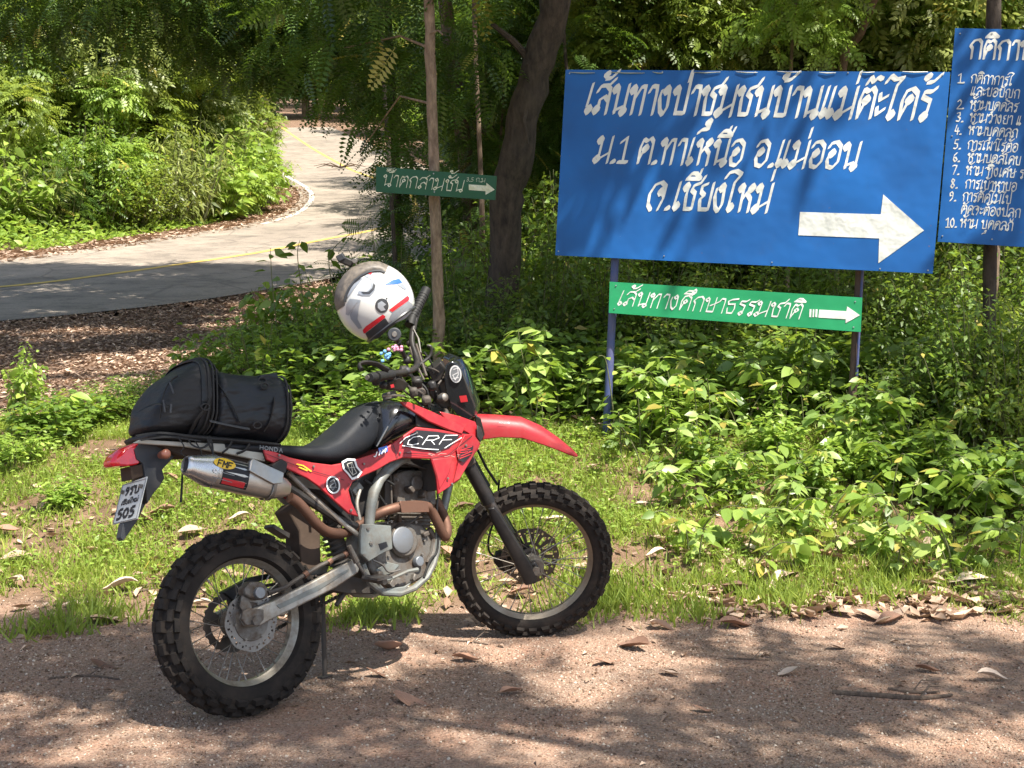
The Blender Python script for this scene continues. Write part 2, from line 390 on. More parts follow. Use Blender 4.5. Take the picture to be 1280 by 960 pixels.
def strip(name, off0, off1, i0, i1, mat, lift, parts=8, kind='structure'):
    V = []; cols = parts + 1
    for i in range(i0, i1):
        nrm = road_frame(i)
        for k in range(cols):
            o = off0 + (off1 - off0) * k / parts; p = RC[i] + nrm * o
            V.append((p.x, p.y, float(gz(p.x, p.y)) + lift))
    n = i1 - i0; Fc = [(a * cols + k, a * cols + k + 1, (a + 1) * cols + k + 1, (a + 1) * cols + k) for a in range(n - 1) for k in range(parts)]
    o = link(name, npmesh(name, np.array(V), np.array(Fc), mat)); o.data.shade_smooth(); tag(o, kind=kind); return o
def road_material():
    m, n, p = nodes('road_surface')
    geo = n.nodes.new('ShaderNodeNewGeometry'); pos = geo.outputs['Position']
    a = noise(n, .5, 6, .65, vec=pos); b = noise(n, 40, 3, .6, vec=pos)
    r = ramp(n, a.outputs[0], [(.3, (.2, .165, .13)), (.6, (.29, .24, .19)), (.8, (.35, .29, .23))])
    r2 = ramp(n, b.outputs[0], [(.3, .75), (.7, 1.15)])
    mm = n.nodes.new('ShaderNodeMix'); mm.data_type = 'RGBA'; mm.blend_type = 'MULTIPLY'; mm.inputs[0].default_value = 1
    n.links.new(r.outputs[0], mm.inputs[6]); n.links.new(r2.outputs[0], mm.inputs[7])
    st = noise(n, 2.2, 6, .75, vec=pos); sr = ramp(n, st.outputs[0], [(.38, .68), (.5, 1), (.7, 1.12)])
    vc = n.nodes.new('ShaderNodeTexVoronoi'); vc.feature = 'DISTANCE_TO_EDGE'; vc.inputs['Scale'].default_value = .55; n.links.new(pos, vc.inputs['Vector']); cr = ramp(n, vc.outputs['Distance'], [(.0, .55), (.018, 1)])
    m2 = n.nodes.new('ShaderNodeMix'); m2.data_type = 'RGBA'; m2.blend_type = 'MULTIPLY'; m2.inputs[0].default_value = 1; n.links.new(mm.outputs[2], m2.inputs[6]); n.links.new(sr.outputs[0], m2.inputs[7])
    m3 = n.nodes.new('ShaderNodeMix'); m3.data_type = 'RGBA'; m3.blend_type = 'MULTIPLY'; m3.inputs[0].default_value = .7; n.links.new(m2.outputs[2], m3.inputs[6]); n.links.new(cr.outputs[0], m3.inputs[7])
    n.links.new(m3.outputs[2], p.inputs['Base Color']); p.inputs['Roughness'].default_value = .9; bump(n, p, b.outputs[0], .3, .01); return m
nR = len(RC)
strip('road', -3.1, 3.1, 0, nR, road_material(), .02, 14)
def edge_worn(name, col):
    m, n, p = nodes(name); a = noise(n, 6, 4, .7)
    r = ramp(n, a.outputs[0], [(.35, [c * .75 for c in col]), (.55, col)]); n.links.new(r.outputs[0], p.inputs['Base Color']); p.inputs['Roughness'].default_value = .7; return m
strip('road_centre_line', -.07, .07, 0, nR, edge_worn('yellow_marking', (.62, .42, .1)), .026, 1)
strip('road_edge_line', 2.70, 2.84, int(nR * .55), int(nR * .76), edge_worn('white_marking', (.5, .48, .43)), .026, 1)

# ---- backdrop of ridge beyond everything
mb = MB()
vs = []; fs = []
for k in range(41):
    a = -60 + 3 * k; x = 260 * math.sin(rad(a)); y = 260 * math.cos(rad(a)); zb = 0; zt = 95 + 14 * math.sin(k * .7) + 8 * math.sin(k * 1.9)
    vs += [(x, y, zb), (x * 1.18, y * 1.18, zt)]
for k in range(40): fs.append((2 * k, 2 * k + 2, 2 * k + 3, 2 * k + 1))
mb.add(vs, fs)
m, n, p = nodes('far_forest'); t_ = noise(n, .35, 8, .7)
rr_ = ramp(n, t_.outputs[0], [(.35, (.02, .04, .015)), (.6, (.07, .12, .03))]); n.links.new(rr_.outputs[0], p.inputs['Base Color']); p.inputs['Roughness'].default_value = 1; bump(n, p, t_.outputs[0], 1, 3)
tag(mb.build('far_hill', m), kind='structure')

# ================================================================== SIGNS
def sign_paint(name, col, col2, sc_=2.2, rough=.45):
    m, n, p = nodes(name)
    a = noise(n, sc_, 3, .5); f = noise(n, 90, 3, .7); g = noise(n, 14, 5, .8)
    c1 = mixc(n, ramp(n, a.outputs[0], [(.35, 0), (.7, 1)]).outputs[0], col, col2)
    chips = ramp(n, g.outputs[0], [(.735, 0), (.76, 0 if col[0] > .4 else 1)])
    ch2 = n.nodes.new('ShaderNodeMath'); ch2.operation = 'MULTIPLY'; n.links.new(chips.outputs[0], ch2.inputs[0]); ch2.inputs[1].default_value = .5
    c2 = mixc(n, ch2.outputs[0], c1, (.6, .62, .6)); n.links.new(c2, p.inputs['Base Color'])
    gr1 = noise(n, 5.5, 8, .8); gm = ramp(n, gr1.outputs[0], [(.55, 0), (.8, .12 if col[0] > .4 else .5)]); c3 = mixc(n, gm.outputs[0], c2, tuple(c * .75 + .02 for c in col)); gr2 = noise(n, 31, 4, .7); g2m = ramp(n, gr2.outputs[0], [(.7, 0), (.74, .15 if col[0] > .4 else .6)]); c4 = mixc(n, g2m.outputs[0], c3, (.16, .09, .055)); n.links.new(c4, p.inputs['Base Color'])
    p.inputs['Roughness'].default_value = rough; p.inputs['Specular IOR Level'].default_value = .3; bump(n, p, a.outputs[0], .5, .05); return m
M['sign_blue'] = sign_paint('sign_blue', (.008, .075, .25), (.010, .11, .36))
M['sign_green'] = sign_paint('sign_green', (.012, .2, .075), (.018, .26, .10))
M['sign_green_shaded'] = sign_paint('sign_green_shaded', (.012, .065, .03), (.015, .085, .04))  # green taken darker to stand for shade on the small board
M['white_paint'] = sign_paint('white_paint', (.52, .53, .49), (.64, .64, .6), 6, .5)
M['cream_paint'] = sign_paint('cream_paint', (.5, .52, .38), (.6, .6, .46), 30, .5)
M['post_blue'] = paint('post_blue', (.03, .06, .2), .5, dirt=.3)
M['post_rust'] = paint('post_rust', (.07, .035, .03), .7, dirt=.4)
M['galv'] = paint('galvanised', (.4, .41, .4), .4, .8, .2)

def loop_(x, y, s=.095, t=.13): return [(x, y - t), (x - s, y), (x, y + t), (x + s, y), (x, y - t)]
L_ = loop_
G = {  # Thai letters as brush strokes: (advance, strokes); consonant height 1
 'ก': (.56, [[(.1, 0), (.1, .52), (.0, .68), (.14, .93), (.34, 1), (.46, .84), (.46, 0)]]),
 'ข': (.56, [L_(.08, .85), [(.16, .85), (.08, .62), (.14, .04), (.42, .04), (.44, 1)]]),
 'ค': (.58, [[(.06, 0), (.03, .6), (.12, .92), (.3, 1), (.47, .84), (.47, 0)], L_(.24, .62), [(.2, .5), (.06, .05)]]),
 'ง': (.48, [L_(.22, .84), [(.3, .84), (.33, .25), (.22, -.02), (.1, .12), (.0, .55), (.03, .8)]]),
 'จ': (.56, [[(.02, -.05), (-.12, .15), (-.14, .55), (.02, .9), (.24, 1), (.43, .84), (.41, .4), (.28, -.02)], L_(.27, .64, .08, .12), [(.33, .62), (.4, .5)]]),
 'ช': (.56, [L_(.06, .84), [(.14, .84), (.1, .55), (.14, .04), (.4, .04), (.42, .62), (.27, .74), (.34, .92), (.56, 1.0), (.68, 1.25)]]),
 'ญ': (.78, [[(.08, 0), (.08, .52), (-.02, .68), (.1, .93), (.26, 1), (.36, .84), (.36, .05), (.62, .05), (.64, 1)], L_(.2, -.2, .06, .08), [(.2, -.3), (.5, -.42)]]),
 'ด': (.56, [[(.06, 0), (.03, .6), (.12, .92), (.3, 1), (.46, .84), (.46, 0)], L_(.22, .55), [(.16, .45), (.06, .05)]]),
 'ต': (.58, [[(.05, 0), (.02, .6), (.1, .94), (.24, .86), (.36, 1), (.47, .84), (.47, 0)], L_(.23, .58), [(.17, .48), (.05, .05)]]),
 'ท': (.6, [L_(.06, .84), [(.14, .84), (.14, 0)], [(.14, .5), (.33, .95), (.46, .95), (.46, 0)]]),
 'ธ': (.54, [[(.48, 1.02), (.2, .95), (.04, .82), (.08, .62), (.38, .66), (.42, .35), (.36, .03), (.12, .03), (.08, .35)]]),
 'น': (.6, [L_(.06, .84), [(.14, .84), (.14, .04)], [(.14, .1), (.38, .22)], L_(.42, .08), [(.47, .15), (.49, 1)]]),
 'บ': (.58, [L_(.06, .84), [(.14, .84), (.14, .04), (.45, .04), (.45, 1)]]),
 'ป': (.58, [L_(.06, .84), [(.14, .84), (.14, .04), (.45, .04), (.45, 1.38)]]),
 'ผ': (.6, [L_(.2, .84), [(.12, .9), (.1, 0), (.29, .42), (.47, 0), (.47, 1)]]),
 'พ': (.62, [L_(.06, .84), [(.13, .84), (.12, 0), (.28, .7), (.42, 0), (.5, 1)]]),
 'ภ': (.58, [L_(.04, .1), [(.12, .12), (.1, .52), (.0, .68), (.14, .93), (.34, 1), (.46, .84), (.46, 0)]]),
 'ม': (.62, [L_(.06, .86), [(.15, .86), (.13, .2)], L_(.05, .1, .11, .14), [(.15, .14), (.46, .36)], [(.52, 1), (.49, -.02)]]),
 'ย': (.58, [[(.24, .98), (.06, .9), (.06, .68), (.2, .56), (.06, .4), (.12, .04), (.44, .04), (.46, 1)]]),
 'ร': (.44, [L_(.2, .08), [(.26, .12), (.3, .6), (.04, .72), (.08, .9), (.3, .9), (.42, 1.04)]]),
 'ล': (.58, [L_(.08, .12), [(.14, .18), (.14, .45), (.3, .58), (.46, .42)], [(.02, .76), (.12, .96), (.32, 1), (.46, .84), (.46, 0)]]),
 'ว': (.48, [[(.02, .76), (.14, .98), (.32, .98), (.38, .75), (.34, .18)], L_(.27, .1)]),
 'ศ': (.6, [[(.06, 0), (.03, .6), (.12, .92), (.3, 1), (.46, .84), (.46, 0)], L_(.22, .58), [(.16, .48), (.06, .05)], [(.4, .96), (.6, 1.25)]]),
 'ษ': (.62, [L_(.06, .84), [(.14, .84), (.14, .04), (.45, .04), (.45, 1)], [(.26, .45), (.4, .55), (.6, .72)]]),
 'ส': (.58, [L_(.08, .12), [(.14, .18), (.14, .45), (.3, .58), (.46, .42)], [(.02, .76), (.12, .96), (.32, .98), (.46, .84), (.46, 0)], [(.36, .96), (.56, 1.2)]]),
 'ห': (.62, [L_(.06, .84), [(.14, .84), (.14, 0)], [(.14, .4), (.28, .66), (.36, .8)], L_(.42, .86), [(.3, .66), (.46, .45), (.46, 0)]]),
 'อ': (.56, [[(.02, .78), (.1, .95), (.28, 1), (.44, .82), (.44, .25), (.28, 0), (.1, .05), (.04, .32)], L_(.18, .55), [(.1, .5), (.04, .3)]]),
 'า': (.36, [[(.0, .76), (.08, .97), (.24, .95), (.26, .75), (.26, 0)]]),
 'เ': (.3, [[(.12, 1), (.06, .25)], L_(.12, .12)]),
 'แ': (.5, [[(.1, 1), (.04, .25)], L_(.1, .12), [(.3, 1), (.24, .25)], L_(.3, .12)]),
 'ไ': (.36, [L_(.14, .12), [(.08, .2), (.14, 1.08), (.3, 1.34), (.06, 1.28), (-.1, 1.4), (-.22, 1.18)]]),
 'ใ': (.36, [L_(.14, .12), [(.08, .2), (.12, 1.02), (.32, 1.34), (.1, 1.46), (-.12, 1.4), (-.24, 1.2)]]),
 'โ': (.36, [L_(.14, .12), [(.08, .2), (.12, 1.08), (-.1, 1.15), (.1, 1.3), (.3, 1.42)]]),
 'ะ': (.34, [[(.02, .8), (.06, .6), (.26, .74)], [(.02, .34), (.06, .12), (.26, .3)]]),
 '.': (.22, [[(.0, .0), (.07, .08), (.13, .02), (.0, .0)]]), ' ': (.3, []), '-': (.3, [[(0, .5), (.25, .5)]]),
 '0': (.44, [[(.2, 1), (.02, .7), (.02, .3), (.18, 0), (.34, .3), (.34, .7), (.2, 1)]]),
 '1': (.4, [[(.0, .8), (.2, 1), (.2, 0)], [(.02, 0), (.36, 0)]]),
 '2': (.46, [[(.02, .8), (.18, 1), (.34, .8), (.3, .5), (.0, .02), (.38, .02)]]),
 '3': (.44, [[(.04, .9), (.26, 1), (.3, .68), (.12, .55), (.34, .35), (.22, .02), (.0, .08)]]),
 '4': (.46, [[(.14, 1), (.02, .35), (.4, .35)], [(.28, .7), (.26, 0)]]),
 '5': (.44, [[(.36, 1), (.1, .97), (.06, .58), (.3, .55), (.32, .2), (.16, 0), (.0, .06)]]),
 '6': (.44, [[(.3, .98), (.08, .7), (.02, .25), (.18, 0), (.34, .22), (.2, .5), (.04, .35)]]),
 '7': (.44, [[(.0, .9), (.12, 1), (.36, .96), (.12, 0)]]),
 '8': (.46, [[(.3, .9), (.14, 1), (.06, .78), (.34, .28), (.18, 0), (.02, .22), (.32, .8), (.3, .9)]]),
 '9': (.46, [[(.3, .6), (.1, .55), (.06, .85), (.22, 1), (.34, .8), (.3, .3), (.1, 0)]]),
}
TICK = {'่': [[(-.12, 1.5), (-.15, 1.16)]],
        '้': [[(-.34, 1.44), (-.42, 1.36), (-.34, 1.28), (-.26, 1.38), (-.34, 1.44)], [(-.32, 1.2), (-.16, 1.22), (.06, 1.48)]],
        '๊': [[(-.42, 1.14), (-.32, 1.36), (-.22, 1.2), (-.1, 1.36), (.04, 1.3)]],
        '์': [[(-.3, 1.2), (-.2, 1.3), (-.02, 1.5)], [(-.3, 1.2), (-.2, 1.14)]]}
UP = {'ิ': [[(-.52, 1.12), (-.36, 1.34), (-.2, 1.34), (.0, 1.14), (-.5, 1.14)], [(-.46, 1.2), (-.06, 1.2)]],
      'ี': [[(-.52, 1.12), (-.36, 1.34), (-.2, 1.34), (.0, 1.14), (-.5, 1.14)], [(-.08, 1.2), (-.02, 1.48)]],
      'ึ': [[(-.52, 1.12), (-.36, 1.34), (-.2, 1.34), (-.04, 1.14), (-.5, 1.14)], [(-.05, 1.2), (-.12, 1.34), (-.03, 1.46), (.04, 1.34), (-.05, 1.2)]],
      'ื': [[(-.52, 1.12), (-.36, 1.34), (-.2, 1.34), (-.04, 1.14), (-.5, 1.14)], [(-.18, 1.28), (-.12, 1.48)], [(-.04, 1.2), (.03, 1.46)]],
      'ั': [[(-.38, 1.32), (-.44, 1.22), (-.36, 1.14), (-.3, 1.24), (-.38, 1.32)], [(-.36, 1.12), (-.16, 1.14), (.04, 1.42)]],
      'ํ': [[(-.1, 1.36), (-.18, 1.26), (-.1, 1.16), (-.02, 1.26), (-.1, 1.36)]],
      '็': [[(-.4, 1.15), (-.3, 1.3), (-.1, 1.2), (.0, 1.45)]]}
DN = {'ุ': [[(-.16, -.16), (-.24, -.25), (-.15, -.36), (-.08, -.24), (-.16, -.16)], [(-.1, -.22), (-.14, -.48), (-.34, -.5), (-.46, -.62)]],
      'ู': [[(-.34, -.2), (-.32, -.44), (-.1, -.44), (-.08, -.2)]]}
def letter_strokes(s):
    x = 0; out = []; up = False
    for ch in s.replace('ำ', 'ํา'):
        if ch in G:
            a, st = G[ch]; out += [[(px + x, py) for px, py in q] for q in st]; x += a + .02; up = False
        elif ch in UP: out += [[(px + x - .06, py) for px, py in q] for q in UP[ch]]; up = True
        elif ch in TICK: dy = .34 if up else 0; out += [[(px + x - .04, py + dy) for px, py in q] for q in TICK[ch]]
        elif ch in DN: out += [[(px + x, py) for px, py in q] for q in DN[ch]]
    return out, x
def lettering(name, parent, frame, s, a, b, h, mat, nib=(.078, .034), ang=52, slant=.16, thick=.0006, jitter=.012, seed=1):
    """brush-painted line of text; frame(u,v)->3D point and normal on the board; from a to b (board coordinates) with letter height h"""
    st, W = letter_strokes(s); g = random.Random(seed)
    a = Vector(a); b = Vector(b); ex = (b - a); Lx = ex.length; ex.normalize(); ey = Vector((-ex.y, ex.x)); kx = Lx / W
    na = rad(ang); n1 = Vector((math.cos(na), math.sin(na))) * nib[0] * h; n2 = Vector((-math.sin(na), math.cos(na))) * nib[1] * h
    mb = MB(); lvl = 0
    for q in st:
        jx, jy = g.uniform(-jitter, jitter), g.uniform(-jitter, jitter)
        pts = [a + ex * ((px + jx) * kx) + ex * (py * h * slant) + ey * ((py + jy) * h) for px, py in q]
        for p0, p1 in zip(pts, pts[1:]):
            lvl += 1; z = thick + (lvl % 7) * .0001
            hull = geometry.convex_hull_2d([p0 + n1, p0 + n2, p0 - n1, p0 - n2, p1 + n1, p1 + n2, p1 - n1, p1 - n2])
            al = [p0 + n1, p0 + n2, p0 - n1, p0 - n2, p1 + n1, p1 + n2, p1 - n1, p1 - n2]
            vs = [frame(al[i].x, al[i].y, z) for i in hull]; mb.add(vs, [tuple(range(len(vs)))])
    return mb.build(name, M[mat], parent, smooth=False)
class Board:
    """a thin rectangular board through four photo corners at their distances"""
    def __init__(s, tl, tr, br, bl):
        s.o = Vector(bl); s.tl = Vector(tl)
        s.ex = (Vector(br) - s.o); s.W = s.ex.length; s.ex.normalize()
        n = s.ex.cross(s.tl - s.o).normalized(); s.n = n   # toward the viewer
        if s.n.y > 0: s.n = -s.n
        s.ey = (s.tl - s.o); s.H = s.ey.length; s.ey.normalize()
        s.trv = Vector(tr)
    def P(s, u, v, z=0): return s.o + s.ex * u + s.ey * v + s.n * z
    def uv(s, px, py):
        d = cray(px, py); t = (s.o - CAM).dot(s.n) / d.dot(s.n); q = CAM + d * t - s.o
        a, b, c = s.ex.dot(s.ex), s.ex.dot(s.ey), s.ey.dot(s.ey); p, r = q.dot(s.ex), q.dot(s.ey); D = a * c - b * b
        return Vector(((p * c - r * b) / D, (a * r - b * p) / D))
def board_mesh(B, corners_px, thick, parent, mat, name='board', warp=.0008, back=None, edge=.0):
    """board face with slight sheet-metal waviness, through the four photo corners"""
    uv = [B.uv(*c) for c in corners_px]; tl, tr, br, bl = uv; nu, nv = 36, 14; mb = MB(); vs = []
    for z0 in (0, -thick):
        for j in range(nv + 1):
            for i in range(nu + 1):
                s_, t_ = i / nu, j / nv
                q = (bl * (1 - s_) + br * s_) * (1 - t_) + (tl * (1 - s_) + tr * s_) * t_
                wv = warp * (math.sin(s_ * 13 + 1) * math.sin(t_ * 5 + s_ * 3)) - warp * 1.2
                vs.append(B.P(q.x, q.y, z0 + wv))
    n1 = nu + 1; N = n1 * (nv + 1); fs = []
    for j in range(nv):
        for i in range(nu):
            a = j * n1 + i; fs += [(a, a + 1, a + n1 + 1, a + n1), (a + N, a + N + n1, a + N + n1 + 1, a + N + 1)]
    for i in range(nu):
        fs += [(i, i + N, i + 1 + N, i + 1)]; a = nv * n1 + i; fs += [(a, a + 1, a + 1 + N, a + N)]
    for j in range(nv):
        a = j * n1; fs += [(a, a + n1, a + n1 + N, a + N)]; a = j * n1 + nu; fs += [(a, a + N, a + n1 + N, a + n1)]
    mb.add(vs, fs); return mb.build(name, mat, parent, angle=50)
def arrow(B, pxs, parent, mat, name='arrow', z=.0015):
    q = [B.uv(*c) for c in pxs]; mb = MB(); mb.plate([B.P(u.x, u.y, z) for u in q], B.n * -.0015); return mb.build(name, M[mat], parent, smooth=False)

# big blue direction board
root = empty('direction_sign', (0, 0, 0), 'large blue board with white Thai lettering and a big white arrow, on two posts', 'sign')
BL, BR = 8.25, 7.62
B1 = Board(at(707, 88, BL), at(1187, 90, BR), at(1166, 342, BR - .05), at(693, 319, BL - .05))
cor = [(707, 87), (1188, 90), (1166, 342), (694, 319)]
board_mesh(B1, cor, .012, root, M['sign_blue'])
FR = lambda u, v, z: B1.P(u, v, z + .0005)
def line(B, s, p0, p1, hpx, mat='white_paint', **k):
    a, b = B.uv(*p0), B.uv(*p1); m_ = ((p0[0] + p1[0]) / 2, (p0[1] + p1[1]) / 2)
    h = (B.uv(m_[0], m_[1] - hpx) - B.uv(*m_)).length
    return lettering('lettering', k.pop('parent'), lambda u, v, z: B.P(u, v, z), s, a, b, h, mat, **k)
line(B1, 'เส้นทางป่าชุมชนบ้านแม่ต๊ะไคร้', (730, 141), (1164, 149), 37, parent=root, nib=(.098, .038), seed=1)
line(B1, 'ม.1 ต.ทาเหนือ อ.แม่ออน', (743, 202), (1073, 211), 32, parent=root, nib=(.098, .038), seed=2)
line(B1, 'จ.เชียงใหม่', (813, 261), (963, 265), 34, parent=root, nib=(.098, .038), seed=3)
arrow(B1, [(1000, 265), (1101, 268), (1104, 243), (1155, 288), (1098, 329), (1099, 298), (998, 294)], root, 'white_paint')
for (px, py) in [(712, 92), (828, 90), (944, 90), (1060, 91), (1178, 94), (698, 314), (830, 320), (965, 328), (1100, 336), (1160, 338)]:
    u = B1.uv(px, py); mb = MB(); mb.tube([B1.P(u.x, u.y, -.004), B1.P(u.x, u.y, .004)], [.006, .004], 8); mb.build('nail', M['galv'], root)
# crumpled metal edge along the top
g = random.Random(5)
for k in range(9):
    mb = MB()
    x0 = 712 + k * 52; L = g.uniform(12, 44)
    a, b = B1.uv(x0, 90 + g.uniform(-.5, .8)), B1.uv(x0 + L, 90.5 + g.uniform(-.5, 1))
    mb.tube([B1.P(a.x, a.y, .004), B1.P((a.x + b.x) / 2, (a.y + b.y) / 2 - .004, .007), B1.P(b.x, b.y, .004)], [.002, .004, .002], 5)
    mb.build('bent_edge', M['galv'], root)
def post_obj(name, p0, p1, r, mat, parent, n=12):
    mb = MB(); d = (Vector(p1) - Vector(p0)); mb.tube([Vector(p0), Vector(p0) + d * .5, Vector(p1)], [r, r, r], n); return mb.build(name, mat, parent)
pp = at(757, 545, 8.12); post_obj('post', (pp.x, pp.y, float(gz(pp.x, pp.y)) - .1), at(775, 200, 8.21), .026, M['post_blue'], root)
pp = at(1062, 515, 7.82); post_obj('post', (pp.x, pp.y, float(gz(pp.x, pp.y)) - .1), at(1083, 200, 7.86), .026, M['post_rust'], root)
pp = at(1070, 470, 7.8); post_obj('conduit', at(1071, 470, 7.79), at(1078, 338, 7.79), .008, M['post_blue'], root)
# green nature trail board
root2 = empty('trail_board', (0, 0, 0), 'narrow bright green board with white Thai lettering and arrow, fixed below the big blue board', 'sign')
B2 = Board(at(762, 352, 8.08), at(1078, 371, 7.70), at(1075, 415, 7.68), at(761, 391, 8.06))
board_mesh(B2, [(762, 352), (1078, 372), (1076, 415), (761, 391)], .015, root2, M['sign_green'], warp=.001)
line(B2, 'เส้นทางศึกษาธรรมชาติ', (771, 381), (1002, 399), 18.5, parent=root2, nib=(.075, .03), slant=.3, seed=4)
arrow(B2, [(1024, 387), (1058, 389), (1059, 383), (1075, 394), (1057, 404), (1057, 399), (1023, 397)], root2, 'white_paint')
for x0, x1 in ((1012, 1014.5), (1016, 1018), (1019.5, 1022)):
    arrow(B2, [(x0, 386.5), (x1, 386.6), (x1 - .5, 396.6), (x0 - .5, 396.4)], root2, 'white_paint', 'arrow_bar')
for (px, py) in [(770, 357), (768, 386), (1069, 377), (1067, 409)]:
    u = B2.uv(px, py); mb = MB(); mb.tube([B2.P(u.x, u.y, -.002), B2.P(u.x, u.y, .004)], [.005, .004], 8); mb.build('nail', M['galv'], root2)
# rules board at the right edge
root3 = empty('rules_board', (0, 0, 0), 'tall blue board of ten numbered rules in white Thai lettering, cut by the right edge', 'sign')
B3 = Board(at(1194, 35, 7.74), at(1420, 40, 7.45), at(1398, 330, 7.4), at(1172, 301, 7.69))
board_mesh(B3, [(1194, 35), (1420, 40), (1398, 316), (1172, 302)], .012, root3, M['sign_blue'])
line(B3, 'กติกาป', (1211, 73), (1293, 75), 24, parent=root3, nib=(.095, .05), slant=.12, seed=5)
rows = [('1. กติกาการใ', 1197, 103.5, 1213), ('และขอขัญก', None, 119, 1213), ('2. ห้ามบุคคลร', 1196, 136, 1212), ('3. ห้ามว่างยา แ', 1195, 152, 1212), ('4. ห้ามบุคคลภ', 1193, 168, 1210),
        ('5. การเผาไร่ต้อ', 1192, 186, 1209), ('6. ห้ามบุคส์โดข', 1191, 202, 1209), ('7. ห้าม ทิ้งเศษ ร', 1190, 218, 1207), ('8. การเข้าหาขอ', 1188, 235, 1206), ('9. การตัดไม้ไป', 1186, 251, 1203),
        ('ตัดจะต้องปลูก', None, 267, 1201), ('10. ห้าม บุคคลภ', 1182, 284, 1200)]
for k, (s_, xn, y, xt) in enumerate(rows):
    num, txt = s_.split(' ', 1) if xn else (None, s_)
    if xn: line(B3, num, (xn, y), (xn + 5 * len(num), y + .3), 11.5, parent=root3, nib=(.09, .05), slant=.1, seed=20 + k)
    W_ = letter_strokes(txt)[1]; line(B3, txt, (xt, y), (xt + W_ * 13.4, y + .07 * W_ * 13), 11, parent=root3, nib=(.085, .04), slant=.12, seed=40 + k)
for (px, py) in [(1200, 42), (1240, 42), (1178, 295), (1240, 299), (1190, 170)]:
    u = B3.uv(px, py); mb = MB(); mb.tube([B3.P(u.x, u.y, -.004), B3.P(u.x, u.y, .004)], [.006, .004], 8); mb.build('nail', M['galv'], root3)
pp = at(1236, 500, 7.8); post_obj('post', (pp.x, pp.y, float(gz(pp.x, pp.y)) - .1), at(1243, -30, 7.83), .04, M['bark_dark'], root3)
# small green waterfall board on a thin trunk, its green darkened as in shade
root4 = empty('waterfall_board', (0, 0, 0), 'small dark green board with cream Thai lettering and arrow, fixed to a thin tree trunk', 'sign')
B4 = Board(at(470, 209, 8.6), at(621, 221, 8.5), at(618, 250, 8.5), at(470, 240, 8.6))
board_mesh(B4, [(470, 208), (621, 220), (619, 250), (470, 240)], .012, root4, M['sign_green_shaded'], warp=.001)
line(B4, 'น้ำตกสามชั้น', (478, 232), (580, 240), 14.5, 'cream_paint', parent=root4, nib=(.06, .03), slant=.2, seed=6)
line(B4, '3.5 ก.ม', (583, 226.5), (607, 228), 5, 'cream_paint', parent=root4, nib=(.06, .04), slant=.1, seed=7)
line(B4, 'อช.', (483, 214.5), (495, 215), 4.5, 'cream_paint', parent=root4, nib=(.06, .04), slant=.1, seed=8)
arrow(B4, [(586, 230.5), (608, 232), (608, 228.5), (618.5, 237), (607, 243.5), (607, 239), (586, 237.5)], root4, 'cream_paint')
for (px, py) in [(542, 217), (543, 240)]:
    u = B4.uv(px, py); mb = MB(); mb.tube([B4.P(u.x, u.y, -.002), B4.P(u.x, u.y, .004)], [.005, .004], 8); mb.build('nail', M['galv'], root4)

# ================================================================== MOTORCYCLE
B0 = Vector((-.92294, 4.4267, 0)); PSI, PHI, DL = rad(43.505), rad(11.3385), rad(41.616)
MW = Matrix.Translation(B0) @ Matrix.Rotation(PSI, 4, 'Z') @ Matrix.Rotation(-PHI, 4, 'X'); MI = MW.inverted()
RK = rad(27.5); AX = Vector((-math.sin(RK), 0, math.cos(RK))); UX = Vector((math.cos(RK), 0, math.sin(RK)))
SR = Matrix.Rotation(-DL, 3, AX); FA = Vector((1.41, 0, .33)) + SR @ (UX * .035)   # front axle
ST = Matrix.Translation(FA) @ SR.to_4x4(); STI = ST.inverted()
def Lp(px, py, yo):          # photo point -> motorcycle coordinates on the side plane y = yo
    o = MI @ CAM; d = MI.to_3x3() @ cray(px, py); t = (yo - o.y) / d.y; q = o + d * t; return Vector((q.x, yo, q.z))
def Lx(px, py, x):           # ... on the cross plane at x
    o = MI @ CAM; d = MI.to_3x3() @ cray(px, py); return o + d * ((x - o.x) / d.x)
def Ls(px, py, yo):          # ... in steered coordinates about the front axle
    o = STI @ (MI @ CAM); d = STI.to_3x3() @ (MI.to_3x3() @ cray(px, py)); t = (yo - o.y) / d.y; q = o + d * t; return Vector((q.x, yo, q.z))
def Sp(v): return ST @ Vector(v)
bike = empty('motorcycle', (0, 0, 0), 'red dirt motorcycle with knobbly tyres leaning on its stand at the gravel edge', 'motorcycle'); bike.matrix_world = MW

M['tyre'] = paint('tyre_rubber', (.009, .0085, .008), .8, 0, .3, (.09, .065, .05), 12, .3)
M['tyre'].node_tree.nodes['Principled BSDF'].inputs['Specular IOR Level'].default_value = .25
M['rim'] = paint('rim_metal', (.46, .43, .36), .35, .7, .65, (.15, .1, .065), 18, .15)
M['rim_front'] = paint('rim_front_metal', (.3, .26, .2), .42, .7, .5, (.17, .12, .085), 14, .1)
M['steel'] = paint('steel', (.26, .25, .23), .4, .85, .45, (.2, .15, .11), 20, .1)
M['disc'] = paint('disc_steel', (.22, .21, .2), .35, .9, .4, (.16, .12, .09), 20, .05)
M['disc_dark'] = paint('disc_dark', (.1, .095, .09), .4, .8, .3, (.1, .08, .06), 20, .05)
M['alu'] = paint('swingarm_alloy', (.46, .45, .41), .4, .6, .7, (.2, .14, .09), 16, .2)
M['frame'] = paint('frame_paint', (.20, .225, .215), .38, .3, .55, (.13, .09, .06), 16, .15)
M['engine'] = paint('engine_case', (.19, .185, .17), .45, .6, .85, (.10, .065, .042), 16, .5)
M['engine_dark'] = paint('engine_dark', (.07, .065, .06), .6, .4, .45, (.12, .085, .06), 14, .3)
M['clutch'] = paint('clutch_cover', (.22, .24, .26), .35, .6, .3, (.16, .12, .09), 12, .1)
